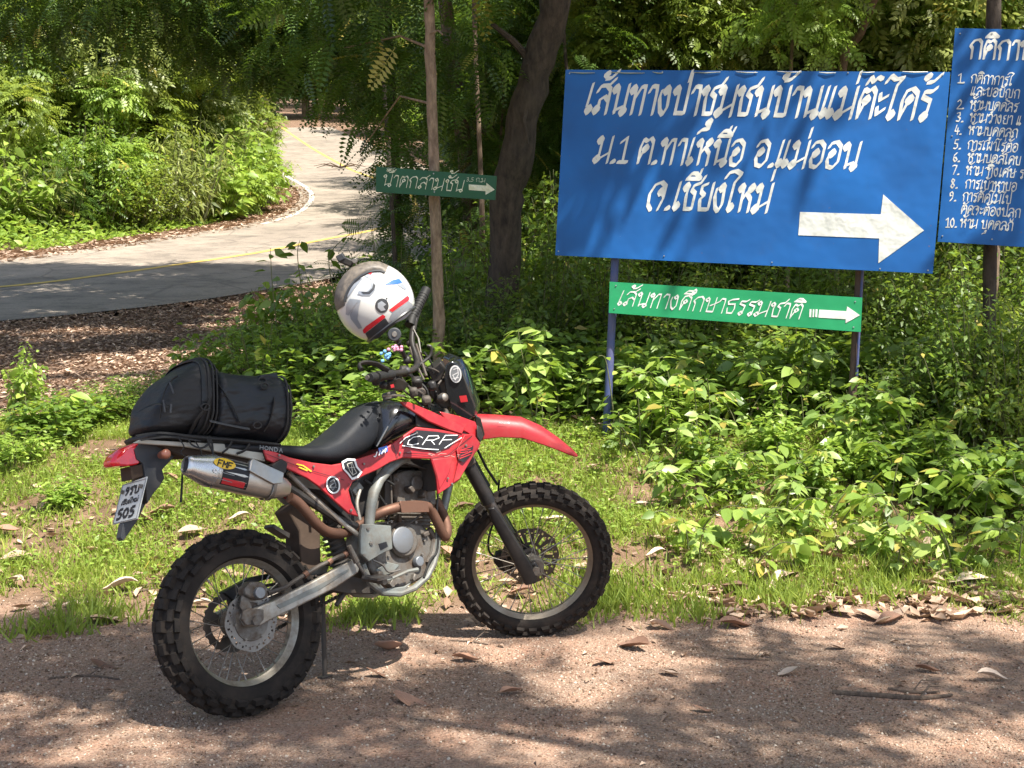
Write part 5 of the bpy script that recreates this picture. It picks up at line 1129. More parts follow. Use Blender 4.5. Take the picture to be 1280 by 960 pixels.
M['hel_silver'] = paint('helmet_silver', (.3, .32, .35), .3, .2, .2, (.2, .2, .2), 30, 0, .5)
mb.loft(secs, caps=False); hs = mb.build('shell', M['hel_white'], hel, angle=70); sol = hs.modifiers.new('thick', 'SOLIDIFY'); sol.thickness = .012; sol.offset = -1
mb = MB(); mb.loft([[p * .93 for p in q] for q in secs[4:]] + [[p * .6 for p in secs[-1]]], caps=True); mb.build('lining', M['hel_dark'], hel)
def onhel(px, py, l=0):   # photo point -> outer shell (ellipsoid), plus lift l
    o = CAM - HC; d = cray(px, py).normalized(); k = 1 + l / Rr
    A_ = Vector((HX.dot(o) / (1.02 * Rr * k), HYY.dot(o) / (.86 * Rr * k), HZ.dot(o) / (1.06 * Rr * k))); D_ = Vector((HX.dot(d) / (1.02 * Rr * k), HYY.dot(d) / (.86 * Rr * k), HZ.dot(d) / (1.06 * Rr * k)))
    a = D_.dot(D_); b = A_.dot(D_); c = A_.dot(A_) - 1; q = max(b * b - a * c, 0); return o + d * ((-b - math.sqrt(q)) / a)
def hdec(pts, mat, name, lift=.0015, k=3):
    c = (sum(p[0] for p in pts) / len(pts), sum(p[1] for p in pts) / len(pts))
    # refine the outline so that it follows the curve
    P_ = []
    for a, b in zip(pts, pts[1:] + pts[:1]): P_ += [(a[0] + (b[0] - a[0]) * s / 4, a[1] + (b[1] - a[1]) * s / 4) for s in range(4)]
    tr = geometry.tessellate_polygon([[Vector((x, y, 0)) for x, y in P_]]); mb = MB(); tris = [[P_[i] for i in t] for t in tr]
    for _ in range(2):
        nt_ = []
        for a, b, c in tris: ab = ((a[0] + b[0]) / 2, (a[1] + b[1]) / 2); bc = ((b[0] + c[0]) / 2, (b[1] + c[1]) / 2); ca = ((c[0] + a[0]) / 2, (c[1] + a[1]) / 2); nt_ += [(a, ab, ca), (ab, b, bc), (ca, bc, c), (ab, bc, ca)]
        tris = nt_
    for t in tris: mb.add([onhel(*p, lift) for p in t], [(0, 1, 2)])
    return mb.build(name, M[mat], hel, smooth=False)
Hf = lambda x, y: (430 + x / 7.111, 320 + y / 7.111)
hdec([Hf(*q) for q in [(400, 480), (565, 352), (582, 372), (575, 395), (430, 498)]], 'hel_red', 'stripe')
hdec([Hf(*q) for q in [(165, 660), (195, 625), (345, 520), (368, 535), (365, 548), (190, 685), (175, 690)]], 'hel_red', 'stripe')
hdec([Hf(*q) for q in [(430, 500), (575, 398), (610, 430), (600, 500), (540, 560), (440, 600), (400, 560)]], 'hel_silver', 'lower_band')
hdec([Hf(*q) for q in [(190, 690), (365, 550), (400, 600), (395, 650), (300, 735), (215, 740)]], 'hel_dark', 'lower_band')
hdec([Hf(*q) for q in [(360, 255), (430, 215), (490, 200), (520, 235), (470, 250)]], 'hel_blue', 'blue_flash')
hdec([Hf(*q) for q in [(470, 255), (525, 240), (560, 290), (540, 300)]], 'hel_silver', 'silver_flash')
hdec([Hf(*q) for q in [(130, 310), (200, 315), (235, 280), (240, 215), (285, 250), (280, 300), (235, 350), (170, 350), (120, 335)]], 'hel_silver', 'vent', .003)
hdec([Hf(*q) for q in [(150, 318), (215, 318), (250, 285), (262, 240), (280, 262), (268, 300), (228, 338), (172, 338)]], 'hel_dark', 'vent_slot', .0045)
hdec([Hf(*q) for q in [(150, 390), (130, 470), (120, 560), (160, 640), (130, 650), (60, 560), (50, 520), (100, 440)]], 'hel_silver', 'side_flash')
hdec([Hf(*q) for q in [(20, 430), (50, 380), (150, 390), (100, 430), (40, 530), (15, 520)]], 'hel_silver', 'side_flash')
hdec([Hf(*q) for q in [(180, 180), (245, 150), (340, 150), (300, 190), (240, 215), (215, 195)]], 'hel_silver', 'top_flash')
hdec([Hf(*q) for q in [(210, 155), (262, 130), (240, 165)]], 'hel_red', 'small_flash', .0025)
hdec([Hf(*q) for q in [(25, 310), (70, 265), (150, 185), (170, 195), (100, 280), (40, 360), (22, 370)]], 'hel_silver', 'visor_edge', .002)
hdec([Hf(*q) for q in [(85, 210), (135, 175), (150, 200), (100, 235)]], 'hel_dark', 'visor_latch', .004)
hdec([Hf(*q) for q in ell(337, 442, 60, 66, 0, 20)], 'hel_dark', 'round_emblem'); hdec([Hf(*q) for q in [(300, 420), (335, 400), (375, 430), (350, 450), (370, 480), (330, 490), (300, 460)]], 'hel_silver', 'emblem_pattern', .0025)
hdec([Hf(*q) for q in ell(380, 377, 8, 9, 0, 8)], 'hel_dark', 'snap_button', .004)
# peak: a curved mottled blade lying over the crown
cx_, cy_ = 469, 378
def inside(px, py):
    o = CAM - HC; d = cray(px, py).normalized(); A_ = Vector((HX.dot(o) / (1.02 * Rr), HYY.dot(o) / (.86 * Rr), HZ.dot(o) / (1.06 * Rr))); D_ = Vector((HX.dot(d) / (1.02 * Rr), HYY.dot(d) / (.86 * Rr), HZ.dot(d) / (1.06 * Rr)))
    return A_.dot(D_) ** 2 - D_.dot(D_) * (A_.dot(A_) - 1) > 0
def rim_px(th, k=.985):
    lo, hi = 10, 90
    for _ in range(18):
        m_ = (lo + hi) / 2
        if inside(cx_ + m_ * math.cos(th), cy_ - m_ * math.sin(th)): lo = m_
        else: hi = m_
    return cx_ + lo * k * math.cos(th), cy_ - lo * k * math.sin(th)
inner = [Hf(*q) for q in [(2, 440), (2, 380), (14, 330), (40, 275), (92, 205), (140, 165), (200, 132), (262, 118), (320, 118), (372, 140)]]
mb = MB(); secs2 = []
for k_, b in enumerate(inner):
    th = rad(192 - k_ * 13.5); o_ = rim_px(th); thin = .35 if k_ in (0, 9) else 1
    A_ = onhel(*b, .003); m_ = onhel((o_[0] * .55 + b[0] * .45), (o_[1] * .55 + b[1] * .45), .011 * thin); B_ = onhel(*o_, .004 * thin) * (1 + .05 * thin); secs2.append([A_, m_, B_, B_ - tow * .06, m_ * .93, A_ * .95])
mb.loft(secs2); mb.build('peak', M['hel_grey'], hel, angle=60)
mb = MB(); mb.tube(secs[-1] + secs[-1][:1], .0065, 6); mb.build('neck_trim', M['hel_dark'], hel)
mb = MB(); mb.tube([onhel(*Hf(x_ + 4, y_ + 8), .004) for x_, y_ in [(4, 400), (18, 330), (44, 275), (96, 208), (144, 170), (204, 138), (266, 124), (320, 124), (362, 138)]], .0055, 6); mb.build('visor_gap', M['hel_dark'], hel)
mb = MB(); q0 = at(434, 327, 4.97) - HC; mb.box(q0, (.05, .035, .03), Matrix.Rotation(.4, 3, 'Y')); mb.build('camera_mount', M['blackp'], hel, bevel=.006)
mb = MB(); mb.box(at(426, 322, 4.96) - HC, (.03, .03, .026), Matrix.Rotation(-.5, 3, 'Y')); mb.build('camera_clip', M['greyp'], hel, bevel=.004)
mb = MB(); q0 = at(444, 326, 4.95) - HC; mb.tube([q0, q0 + Vector((0, -.02, 0))], [.011, .010], 10); mb.build('thumb_screw', M['steel'], hel, bevel=.001)

# luggage roll strapped to the seat
bag = empty('luggage_roll', (0, 0, 0), 'black roll top luggage bag strapped on the rear of the seat', 'bag'); bag.matrix_world = MW
M['cordura'] = paint('bag_fabric', (.009, .0095, .011), .5, 0, .15, (.07, .06, .05), 9, .35, 0, 240)
M['coated'] = paint('bag_coated', (.007, .009, .013), .42, 0, .14, (.05, .045, .04), 9, .2, .05, 90)
M['web'] = paint('webbing', (.010, .010, .011), .7, 0, .15, (.08, .07, .06), 9, .2, 0, 300)
for k_ in ('cordura', 'coated'):
    n = M[k_].node_tree; p = n.nodes['Principled BSDF']; p.inputs['Specular IOR Level'].default_value = .35
    c = n.nodes.new('ShaderNodeTexCoord'); mp = n.nodes.new('ShaderNodeMapping'); mp.inputs['Rotation'].default_value = (.3, .5, 0); mp.inputs['Scale'].default_value = (1.2, 1, 3.2); n.links.new(c.outputs['Object'], mp.inputs[0])
    t_ = noise(n, 7, 2, .5, vec=mp.outputs[0]); b_ = n.nodes.new('ShaderNodeBump'); b_.inputs['Strength'].default_value = .55; b_.inputs['Distance'].default_value = .03; n.links.new(t_.outputs[0], b_.inputs['Height'])
    old = p.inputs['Normal'].links[0].from_node; n.links.new(b_.outputs[0], old.inputs['Normal'])
def bstn(px, pt, pb, hw): a = Lp(px, pt, .02); b = Lp(px, pb, -.08); return ((a.x + b.x) / 2, a.z, b.z, hw)
def bag_sec(px, pt, pb, hw, e=.62, n=28, sh=0):
    px = 266 + (px - 266) * .93; pt = pt + 3
    x, zt, zb, hw = bstn(px, pt, pb, hw); c = (zt + zb) / 2; h = (zt - zb) / 2; q = []
    for j in range(n):
        a = 2 * math.pi * j / n; ca, sa = math.cos(a), math.sin(a); q.append(Vector((x + sh * sa, hw * abs(ca) ** e * (1 if ca > 0 else -1), c + h * abs(sa) ** e * (1 if sa > 0 else -1))))
    return q
gb = random.Random(3)
BS = [(173, 507, 533, .07), (178, 492, 541, .105), (190, 478, 544, .125), (205, 468, 546, .138), (222, 460, 546, .145), (234, 448, 547, .155), (240, 449, 548, .158), (250, 460, 549, .155), (262, 464, 550, .152), (280, 467, 551, .152), (300, 470, 552, .15), (320, 471, 553, .15), (338, 470, 555, .148), (345, 473, 556, .145), (350, 486, 555, .135), (358, 500, 546, .11), (362, 512, 535, .07)]
mb = MB(); secs = [bag_sec(*q, sh=.03) for q in BS]
for i, s_ in enumerate(secs):
    c = sum(s_, Vector()) / len(s_)
    for j in range(len(s_)): s_[j] = c + (s_[j] - c) * (1 + .03 * math.sin(j * 1.1 + i * .9) + .016 * math.sin(j * 2.3 - i * 1.9) + gb.uniform(-.015, .015))
mb.loft(secs[:8]); mb.build('end_pocket', M['cordura'], bag, angle=80, sub=1)
mb = MB(); mb.loft(secs[7:]); mb.build('bag_body', M['coated'], bag, angle=80, sub=1)
def ring(px, pt, pb, hw, w_, mat, name, grow=1.03):
    s0 = bag_sec(px - w_ / 2, pt, pb, hw, sh=.03); s1 = bag_sec(px + w_ / 2, pt, pb, hw, sh=.03); m = MB()
    def gr(s, k): c = sum(s, Vector()) / len(s); return [c + (p - c) * k for p in s]
    m.loft([gr(s0, 1.0), gr(s0, grow), gr(s1, grow), gr(s1, 1.0)], caps=False); return m.build(name, M[mat], bag, angle=50)
for a in [(236, 449, 547, .156, 2.2), (242, 450, 548, .158, 2.0), (247, 455, 548, .157, 1.6), (343, 471, 556, .148, 2.0), (348, 479, 556, .143, 1.6)]: ring(*a, 'web', 'seam_piping', 1.035)
ring(230, 452, 547, .153, 5, 'coated', 'zip_band', 1.02)
def onbag(px, py, l=0): 
    i = np.array([q[0] for q in BS]); pt = np.interp(px, i, [q[1] for q in BS]); pb = np.interp(px, i, [q[2] for q in BS]); hw = np.interp(px, i, [q[3] for q in BS])
    v = max(-.97, min(.97, (2 * py - pt - pb) / (pb - pt))); e = .62; ca = max(0, 1 - abs(v) ** (2 / e)) ** (e / 2); return Lp(px, py, -hw * ca * 1.0 - l)
def strap(name, pts, w_, mat='web', lift=.006, r=None):
    m = MB(); P_ = catmull([onbag(a, b, lift) for a, b in pts], 5); m.tube(P_, w_, 6, flat=.35); return m.build(name, M[mat], bag)
strap('strap', [(267, 472), (280, 490), (292, 510), (300, 528)], .005); strap('strap', [(262, 466), (262, 500), (246, 525), (236, 545)], .008)
strap('piping', [(340, 472), (343, 500), (338, 525), (330, 540)], .005); strap('strap', [(258, 462), (290, 470), (325, 478), (342, 485)], .006)
strap('edge_flap', [(262, 526), (280, 530), (300, 534), (312, 536)], .007, 'greyp')
for q in [(256, 509), (321, 532), (266, 465), (330, 483), (327, 476)]:
    c = onbag(*q, .012); m = MB(); P_ = [c + Vector((.016 * math.cos(a), -.004, .011 * math.sin(a))) for a in [k * math.pi / 6 for k in range(13)]]; m.tube(P_, .0032, 6, caps=False); m.build('d_ring', M['web'], bag)
for q0_, q1_ in [((212, 478), (217, 492)), ((204, 500), (206, 515)), ((214, 505), (213, 516))]:
    m = MB(); m.tube([onbag(*q0_, .01), onbag(*q1_, .012)], .0035, 6); m.build('zip_pull', M['greyp'], bag)
strap('zip', [(200, 524), (204, 495), (212, 478), (222, 470)], .004); strap('fold', [(172, 515), (185, 508), (200, 505), (215, 512)], .006, 'cordura')
# folded mat and tie straps under the bag
mb = MB(); mb.loft([bag_sec(*q, e=.8) for q in [(168, 543, 549, .09), (175, 540, 553, .12), (230, 543, 555, .13), (300, 548, 561, .13), (340, 553, 563, .12)]]); mb.build('base_pad', M['cordura'], bag, angle=70)
for pts, r in [([(235, 548), (240, 556), (252, 560), (262, 553), (258, 546)], .005), ([(258, 545), (262, 556), (268, 572), (262, 585)], .007), ([(262, 545), (266, 560), (264, 580)], .006), ([(222, 546), (230, 558), (226, 566), (234, 572)], .004), ([(290, 552), (285, 560), (278, 566)], .006), ([(312, 555), (306, 563), (296, 567)], .006), ([(170, 545), (200, 541), (240, 545), (280, 549)], .006), ([(176, 550), (210, 546), (250, 551)], .005), ([(244, 552), (252, 566), (246, 574)], .004)]:
    m = MB(); m.tube(catmull([Lp(a, b, -.125) for a, b in pts], 5), r, 6, flat=.5); m.build('tie_strap', M['web'], bag)
m = MB(); m.plate([Lp(*q, -.12) for q in [(324, 469), (347, 465), (349, 474), (345, 486), (330, 478)]], (0, .2, 0)); m.build('roll_flap', M['coated'], bag, bevel=.006)

# ================================================================== TREES AND SHRUBS
def gp(px, Y):
    x = (px - 640) / F * Y; return Vector((x, Y, float(gz(x, Y))))
def trunk(name, pts, r0, r1, mat, parent, n=10, seed=0):
    g = random.Random(seed); pts = catmull([Vector(p) for p in pts], 5); k = len(pts)
    pts = [p + Vector((g.uniform(-1, 1), g.uniform(-1, 1), 0)) * r0 * .12 for p in pts]
    rs = [(r0 + (r1 - r0) * i / (k - 1)) * g.uniform(.93, 1.07) for i in range(k)]; rs[0] *= 1.3
    mb = MB(); mb.tube(pts, rs, n); return mb, mb.build(name, mat, parent, angle=80)
# shared crown shapes
def blobs(seed, n, zr, spread, rr):
    g = random.Random(seed); return [(g.uniform(-spread, spread), g.uniform(-spread, spread), g.uniform(*zr), g.uniform(*rr)) for _ in range(n)]
CR = {
 'under_a': make_crown(11, blobs(1, 12, (.6, 5.2), 1.3, (.6, 1.2)), 5200, .27, SPRAY, 'leaf_mid'),
 'under_b': make_crown(12, blobs(2, 12, (.9, 5.6), 1.4, (.6, 1.2)), 5200, .26, SPRAY, 'leaf_dark'),
 'under_c': make_crown(13, blobs(3, 11, (.5, 4.6), 1.3, (.5, 1.1)), 4600, .3, SPRAY, 'leaf_olive'),
 'fern_a': make_crown(14, blobs(4, 9, (1.8, 5.4), 1.5, (.6, 1.1)), 2600, .36, FROND, 'leaf_fern', droop=.35, roll=.3),
 'big_a': make_crown(15, blobs(5, 16, (2, 9), 2.4, (1.1, 1.9)), 5200, .5, SPRAY, 'leaf_mid'),
 'big_b': make_crown(16, blobs(6, 16, (1.2, 8), 2.4, (1.0, 1.8)), 5200, .5, SPRAY, 'leaf_olive'),
 'big_c': make_crown(17, blobs(7, 16, (1.5, 8.5), 2.4, (1.0, 1.8)), 5000, .52, SPRAY, 'leaf_dark'),
 'bright': make_crown(18, blobs(8, 12, (.3, 2.8), 1.2, (.5, .9)), 3600, .36, SPRAY, 'leaf_bright'),
}
def std_trunk_mesh(seed, h, r, limbs=7, spread=1.2, mat='bark'):
    mb = MB(); g = random.Random(seed); pts = noisy_path((0, 0, -.3), (g.uniform(-.4, .4), g.uniform(-.4, .4), h), 9, .1, seed)
    mb.tube(pts, [r * 1.2, r, r * .8, r * .35], 8)
    for k in range(limbs):
        t = g.uniform(.18, .9); i = int(t * 8); p = Vector(pts[i]); a = g.uniform(0, 6.28)
        e = p + Vector((math.cos(a), math.sin(a), g.uniform(.4, 1))) * spread * g.uniform(.6, 1.2)
        mb.tube(noisy_path(tuple(p), tuple(e), 5, .05, seed * 31 + k), [r * .4, r * .12], 5)
    return mb.mesh('trunk', M[mat])
TR = {k: std_trunk_mesh(s, h, r, l, sp, m) for k, s, h, r, l, sp, m in (('thin', 1, 5.2, .04, 9, 1.2, 'bark'), ('thin_b', 2, 5.6, .055, 9, 1.3, 'bark_dark'), ('pale', 3, 5, .045, 8, 1.2, 'bark_pale'), ('big', 4, 8, .14, 12, 2.4, 'bark'), ('big_dark', 5, 8, .17, 12, 2.4, 'bark_dark'))}
def tree(loc, crown, trunk_, s, rz, label, name='forest_tree', cat='tree', group=None):
    t = empty(name, loc, label, cat, group); t.rotation_euler = (0, 0, rz); t.scale = (s, s, s)
    link('trunk', TR[trunk_], t); link('crown', CR[crown], t); return t
def off(i, o):  # a point beside the road
    p = RC[min(i, nR - 1)] + road_frame(i) * o; return Vector((p.x, p.y, float(gz(p.x, p.y))))

# --- named trunks that can be seen
t = empty('slender_tree', gp(549, 8.8), 'slender brown trunk carrying the small dark green waterfall board', 'tree')
b = t.location; W = lambda v: Vector(v) - b
trunk('trunk', [(0, 0, -.2), W(at(548, 400, 8.8)), W(at(545, 300, 8.72)), W(at(541, 170, 8.72)), W(at(537, 40, 8.7)), W(at(533, -120, 8.7)), W(at(530, -420, 8.6))], .043, .03, M['bark_pale'], t, 12, 3)
P = []
c_ = make_crown(31, [tuple(W(at(px, py, Y))) + (r,) for px, py, Y, r in [(470, 40, 9.2, .5), (420, 70, 9.4, .5), (560, 60, 9.2, .5), (500, 130, 9.4, .45), (500, 185, 9.6, .28), (390, 20, 9.6, .5), (450, -60, 9, .7), (590, -60, 9, .5), (520, -160, 8.8, .9)]], 800, .29, FROND, 'leaf_fern', roll=.3, droop=.4, shell=.2)
link('crown', c_, t)
mb = MB(); mb.tube([W(at(537, 60, 8.7)), W(at(500, 45, 8.9)), W(at(430, 60, 9.3))], [.012, .004], 5); mb.tube([W(at(540, 130, 8.7)), W(at(500, 120, 9)), W(at(450, 190, 9.5))], [.01, .004], 5)
mb.tube([W(at(538, 42, 8.65)), W(at(548, 38, 8.6)), W(at(553, 43, 8.5))], [.008, .006], 5); mb.build('branch', M['bark_pale'], t)

t = empty('leaning_tree', gp(628, 9.9), 'stout dark trunk leaning right, behind the small green board', 'tree'); b = t.location
trunk('trunk', [(0, 0, -.2), W(at(630, 290, 9.8)), W(at(642, 210, 9.7)), W(at(664, 110, 9.6)), W(at(690, 20, 9.5)), W(at(710, -90, 9.5)), W(at(728, -260, 9.5))], .135, .10, M['bark_dark'], t, 14, 5)
mb = MB(); mb.tube([W(at(672, 85, 9.6)), W(at(640, 50, 9.5)), W(at(615, 30, 9.4))], [.035, .015], 6); mb.tube([W(at(668, 100, 9.6)), W(at(655, 150, 9.5)), W(at(660, 180, 9.5))], [.02, .01], 6); mb.build('branch', M['bark_dark'], t)
link('crown', make_crown(32, [tuple(W(at(px, py, Y))) + (r,) for px, py, Y, r in [(720, -180, 12, 1.3), (640, -120, 11.5, .9), (800, -100, 12, 1.0), (730, 60, 11.6, .4), (590, 90, 11.6, .5)]], 1700, .3, FROND, 'leaf_fern', roll=.35), t)
for nm, pts, r, mt, lab, cr in [
  ('sapling', [(604, 330, 11), (600, 200, 11), (595, 80, 11), (592, -60, 11), (590, -300, 11)], .024, 'bark', 'very thin upright sapling between the slender trunk and the leaning trunk', 'under_b'),
  ('sapling', [(726, 330, 11.5), (716, 160, 11.5), (706, 60, 11.5), (700, -60, 11.5)], .02, 'bark_dark', 'thin dark curved stem just left of the big blue board', 'under_a'),
  ('forest_tree', [(802, 300, 12), (803, 88, 12), (806, 0, 12), (808, -200, 12)], .05, 'bark', 'brown trunk rising above the first word of the big blue board', 'under_a'),
  ('forest_tree', [(950, 300, 13), (945, 60, 13), (950, -200, 13)], .03, 'bark_dark', 'dark thin trunk above the middle of the big blue board', 'under_b'),
  ('forest_tree', [(1044, 300, 11.5), (1052, 90, 11.5), (1076, 40, 11.4), (1100, -20, 11.2), (1140, -150, 11)], .045, 'bark', 'slanting trunk leaning right above the right half of the blue board', 'under_c'),
  ('forest_tree', [(1085, 300, 12.5), (1083, 60, 12.5), (1080, -200, 12.5)], .04, 'bark_pale', 'pale straight trunk above the right half of the blue board', 'under_b'),
  ('forest_tree', [(1238, 420, 9.2), (1240, 100, 9.1), (1242, 0, 9.1), (1244, -300, 9)], .065, 'bark', 'grey brown trunk standing behind the rules board', 'under_a'),
  ('forest_tree', [(495, 360, 10.5), (488, 230, 10.6), (480, 100, 10.8), (472, -100, 11)], .02, 'bark_dark', 'thin dark stem among feathery fronds left of the small green board', None)]:
    t = empty(nm, gp(pts[0][0], pts[0][2]), lab, 'tree'); b = t.location
    trunk('trunk', [(0, 0, -.2)] + [W(at(*q)) for q in pts], r, r * .7, M[mt], t, 10, hash(lab) % 97 if False else len(lab))
    if cr:
        o = link('crown', CR[cr], t); o.location = W(at(pts[-1][0], -60, pts[-1][2])) + Vector((0, 0, -.2)); o.scale = (.42, .42, .42)
# --- forest behind the signs
rows = [
 (640, 12.8, 'fern_a', 'thin', .5, 0.3, 'feathery leaved tree whose fronds hang left of the small green board'),
 (665, 14.5, 'fern_a', 'thin_b', .7, 1.8, 'feathery leaved tree behind the slender trunk'),
 (715, 17.5, 'under_b', 'thin', .95, 3.1, 'dark small leaved tree seen behind the leaning trunk'),
 (720, 15.5, 'fern_a', 'thin', .8, 4.4, 'feathery tree between the leaning trunk and the blue board'),
 (760, 13.8, 'under_b', 'thin_b', .85, .9, 'dark leafy tree above the left corner of the blue board'),
 (850, 13.6, 'under_a', 'thin', .9, 2.2, 'leafy green tree above the left half of the blue board'),
 (965, 13.2, 'under_c', 'pale', .85, 5.1, 'olive leaved tree above the middle of the blue board'),
 (1075, 14.2, 'under_a', 'thin', .9, 4.0, 'leafy green tree above the arrow of the blue board'),
 (1190, 12.8, 'under_c', 'pale', .85, 2.9, 'olive leaved tree above the gap between the two blue boards'),
 (1310, 12.2, 'under_b', 'thin', .9, 1.2, 'dark leafy tree at the top right corner behind the rules board'),
 (740, 21, 'big_c', 'big_dark', .8, .5, 'tall dark crowned tree deep behind the leaning trunk'),
 (830, 21, 'big_a', 'big', .8, 2.5, 'tall green tree deep behind the left of the blue board'),
 (930, 20, 'big_b', 'big', .75, 3.9, 'tall olive tree deep behind the blue board'),
 (1040, 23, 'big_a', 'big_dark', .85, 5.5, 'tall green tree deep behind the arrow of the blue board'),
 (1160, 21, 'big_b', 'big', .8, 1.1, 'tall olive tree deep behind the gap between the boards'),
 (1300, 20, 'big_c', 'big', .8, 4.7, 'tall dark tree deep in the forest at the right edge'),
 (690, 26, 'big_b', 'big', .8, 2.0, 'tall olive tree deep behind the small green board'),
 (740, 31, 'big_a', 'big', 1.1, 0.0, 'far tall green tree up the slope behind the leaning trunk'),
 (900, 33, 'big_b', 'big', 1.2, 1.0, 'far tall olive tree up the slope left of centre of the blue board'),
 (1060, 34, 'big_c', 'big_dark', 1.2, 2.0, 'far tall dark tree up the slope above the blue arrow'),
 (1230, 33, 'big_a', 'big', 1.2, 3.0, 'far tall green tree up the slope behind the rules board'),
 (700, 38, 'big_a', 'big', 1.2, 5.0, 'far tall green tree up the slope right of the road bend'),
]
for px, Y, cr, tr, s, rz, lab in rows: tree(gp(px, Y), cr, tr, s, rz, lab, group='trees of the forest behind the signs')
t = empty('young_tree', gp(985, 11.2), 'young tree with sunlit lime green leaves just above the middle of the blue board', 'tree'); b = t.location
trunk('trunk', [(0, 0, -.2), W(at(985, 200, 11.2)), W(at(990, 60, 11.1)), W(at(1000, -60, 11))], .02, .01, M['bark_pale'], t, 8, 4)
link('crown', make_crown(36, [tuple(W(at(px, py, Y))) + (r,) for px, py, Y, r in [(1000, 20, 10.9, .3), (1030, 50, 10.9, .25), (960, 45, 11, .2), (1010, -40, 11, .45), (930, 30, 11.1, .2), (1045, 10, 11, .25)]], 420, .17, SPRAY, 'leaf_bright', shell=.1), t)
t = empty('young_tree', gp(880, 12.4), 'fine leaved young tree above the left half of the blue board', 'tree'); b = t.location
trunk('trunk', [(0, 0, -.2), W(at(880, 200, 12.4)), W(at(872, 60, 12.4)), W(at(868, -60, 12.4))], .022, .01, M['bark'], t, 8, 5)
link('crown', make_crown(37, [tuple(W(at(px, py, Y))) + (r,) for px, py, Y, r in [(740, 60, 12, .4), (800, 40, 12, .4), (860, 30, 12, .45), (900, 60, 12, .3), (840, -30, 12, .6), (760, -20, 12, .6), (920, 0, 12, .4)]], 2600, .16, SPRAY, 'leaf_mid', shell=.1), t)
t = empty('young_tree', gp(1140, 12.0), 'fine leaved young tree above the right end of the blue board', 'tree'); b = t.location
trunk('trunk', [(0, 0, -.2), W(at(1140, 200, 12)), W(at(1135, 60, 12)), W(at(1130, -60, 12))], .022, .01, M['bark'], t, 8, 6)
link('crown', make_crown(38, [tuple(W(at(px, py, Y))) + (r,) for px, py, Y, r in [(1090, 60, 12, .35), (1140, 50, 12, .4), (1180, 10, 12, .45), (1080, 10, 11.8, .3), (1240, 20, 12, .5), (1270, 0, 12, .5), (1130, -40, 12, .6)]], 2600, .16, SPRAY, 'leaf_bright', shell=.1), t)
# --- trees across the road on the left, and at the top of the road
lrows = [
 (-190, 26, 'big_b', 'big', .8, .2, 'olive tree outside the left edge beyond the road'),
 (-40, 27.5, 'big_c', 'big_dark', .85, 1.5, 'dark tree at the left edge across the road'),
 (75, 28, 'big_b', 'big', .8, 2.7, 'tall olive tree across the road, second from the left edge'),
 (150, 29.5, 'big_a', 'big', .85, 4.0, 'green tree across the road above the left verge'),
 (195, 31.5, 'big_b', 'big', .8, 5.2, 'olive tree across the road, near the middle of the left forest'),
 (235, 35, 'big_a', 'big', .7, .8, 'green tree across the road beside the bend'),
 (-120, 36, 'big_a', 'big', 1.15, 2.2, 'tall green tree in the second row at the left edge'),
 (60, 38, 'big_a', 'big', 1.2, 3.2, 'tall green tree in the second row across the road'),
 (130, 41, 'big_c', 'big_dark', 1.2, 4.2, 'tall dark tree in the second row across the road'),
 (195, 46, 'big_b', 'big', 1.15, 5.2, 'tall olive tree in the second row near the road bend'),
 (20, 52, 'big_b', 'big', 1.6, 1.2, 'very tall olive tree far behind the left forest'),
 (150, 55, 'big_a', 'big', 1.7, 2.8, 'very tall green tree far behind the left forest'),
 (185, 60, 'big_c', 'big', 1.6, 4.8, 'very tall dark tree far behind the left forest'),
 (235, 72, 'big_a', 'big', 1.5, .4, 'tall green tree left of the top of the road'),
 (385, 96, 'big_b', 'big', 1.8, 1.9, 'distant olive tree closing the top of the road'),
 (500, 92, 'big_a', 'big', 1.5, 3.3, 'distant green tree right of the top of the road'),
 (560, 72, 'big_a', 'big', 1.3, 4.1, 'green tree on the slope right of the upper road'),
 (640, 56, 'big_b', 'big', 1.2, 5.6, 'olive tree right of the road bend behind the small green board'),
 (470, 110, 'big_c', 'big', 2.0, 2.4, 'distant dark tree behind the top of the road'),
 (340, 120, 'big_b', 'big', 2.2, .9, 'distant olive tree left behind the top of the road'),
]
for px, Y, cr, tr, s, rz, lab in lrows: tree(gp(px, Y), cr, tr, s, rz, lab, group='trees beyond the road')
# second and third stands behind, one mass each side
def stand(name, seed, n, x0, x1, y0, y1, mat):
    g = np.random.default_rng(seed); P = []
    bl = [(g.uniform(x0, x1), g.uniform(y0, y1), 0, 0) for _ in range(n)]
    bl = [(x, y, float(gz(x, y)) + g.uniform(2, 13), g.uniform(2.2, 4)) for x, y, _, _ in bl if float(road_dist(x, y)) > 7]
    return tag(link(name, make_crown(seed, bl, 13000, 1.0, LEAF_SIMPLE, mat, shell=.4)), kind='stuff')
stand('far_woodland', 51, 70, -40, -12, 48, 95, 'leaf_mid'); stand('far_woodland', 52, 90, 3, 70, 42, 110, 'leaf_olive'); stand('far_woodland', 53, 70, -50, 30, 125, 170, 'leaf_mid')

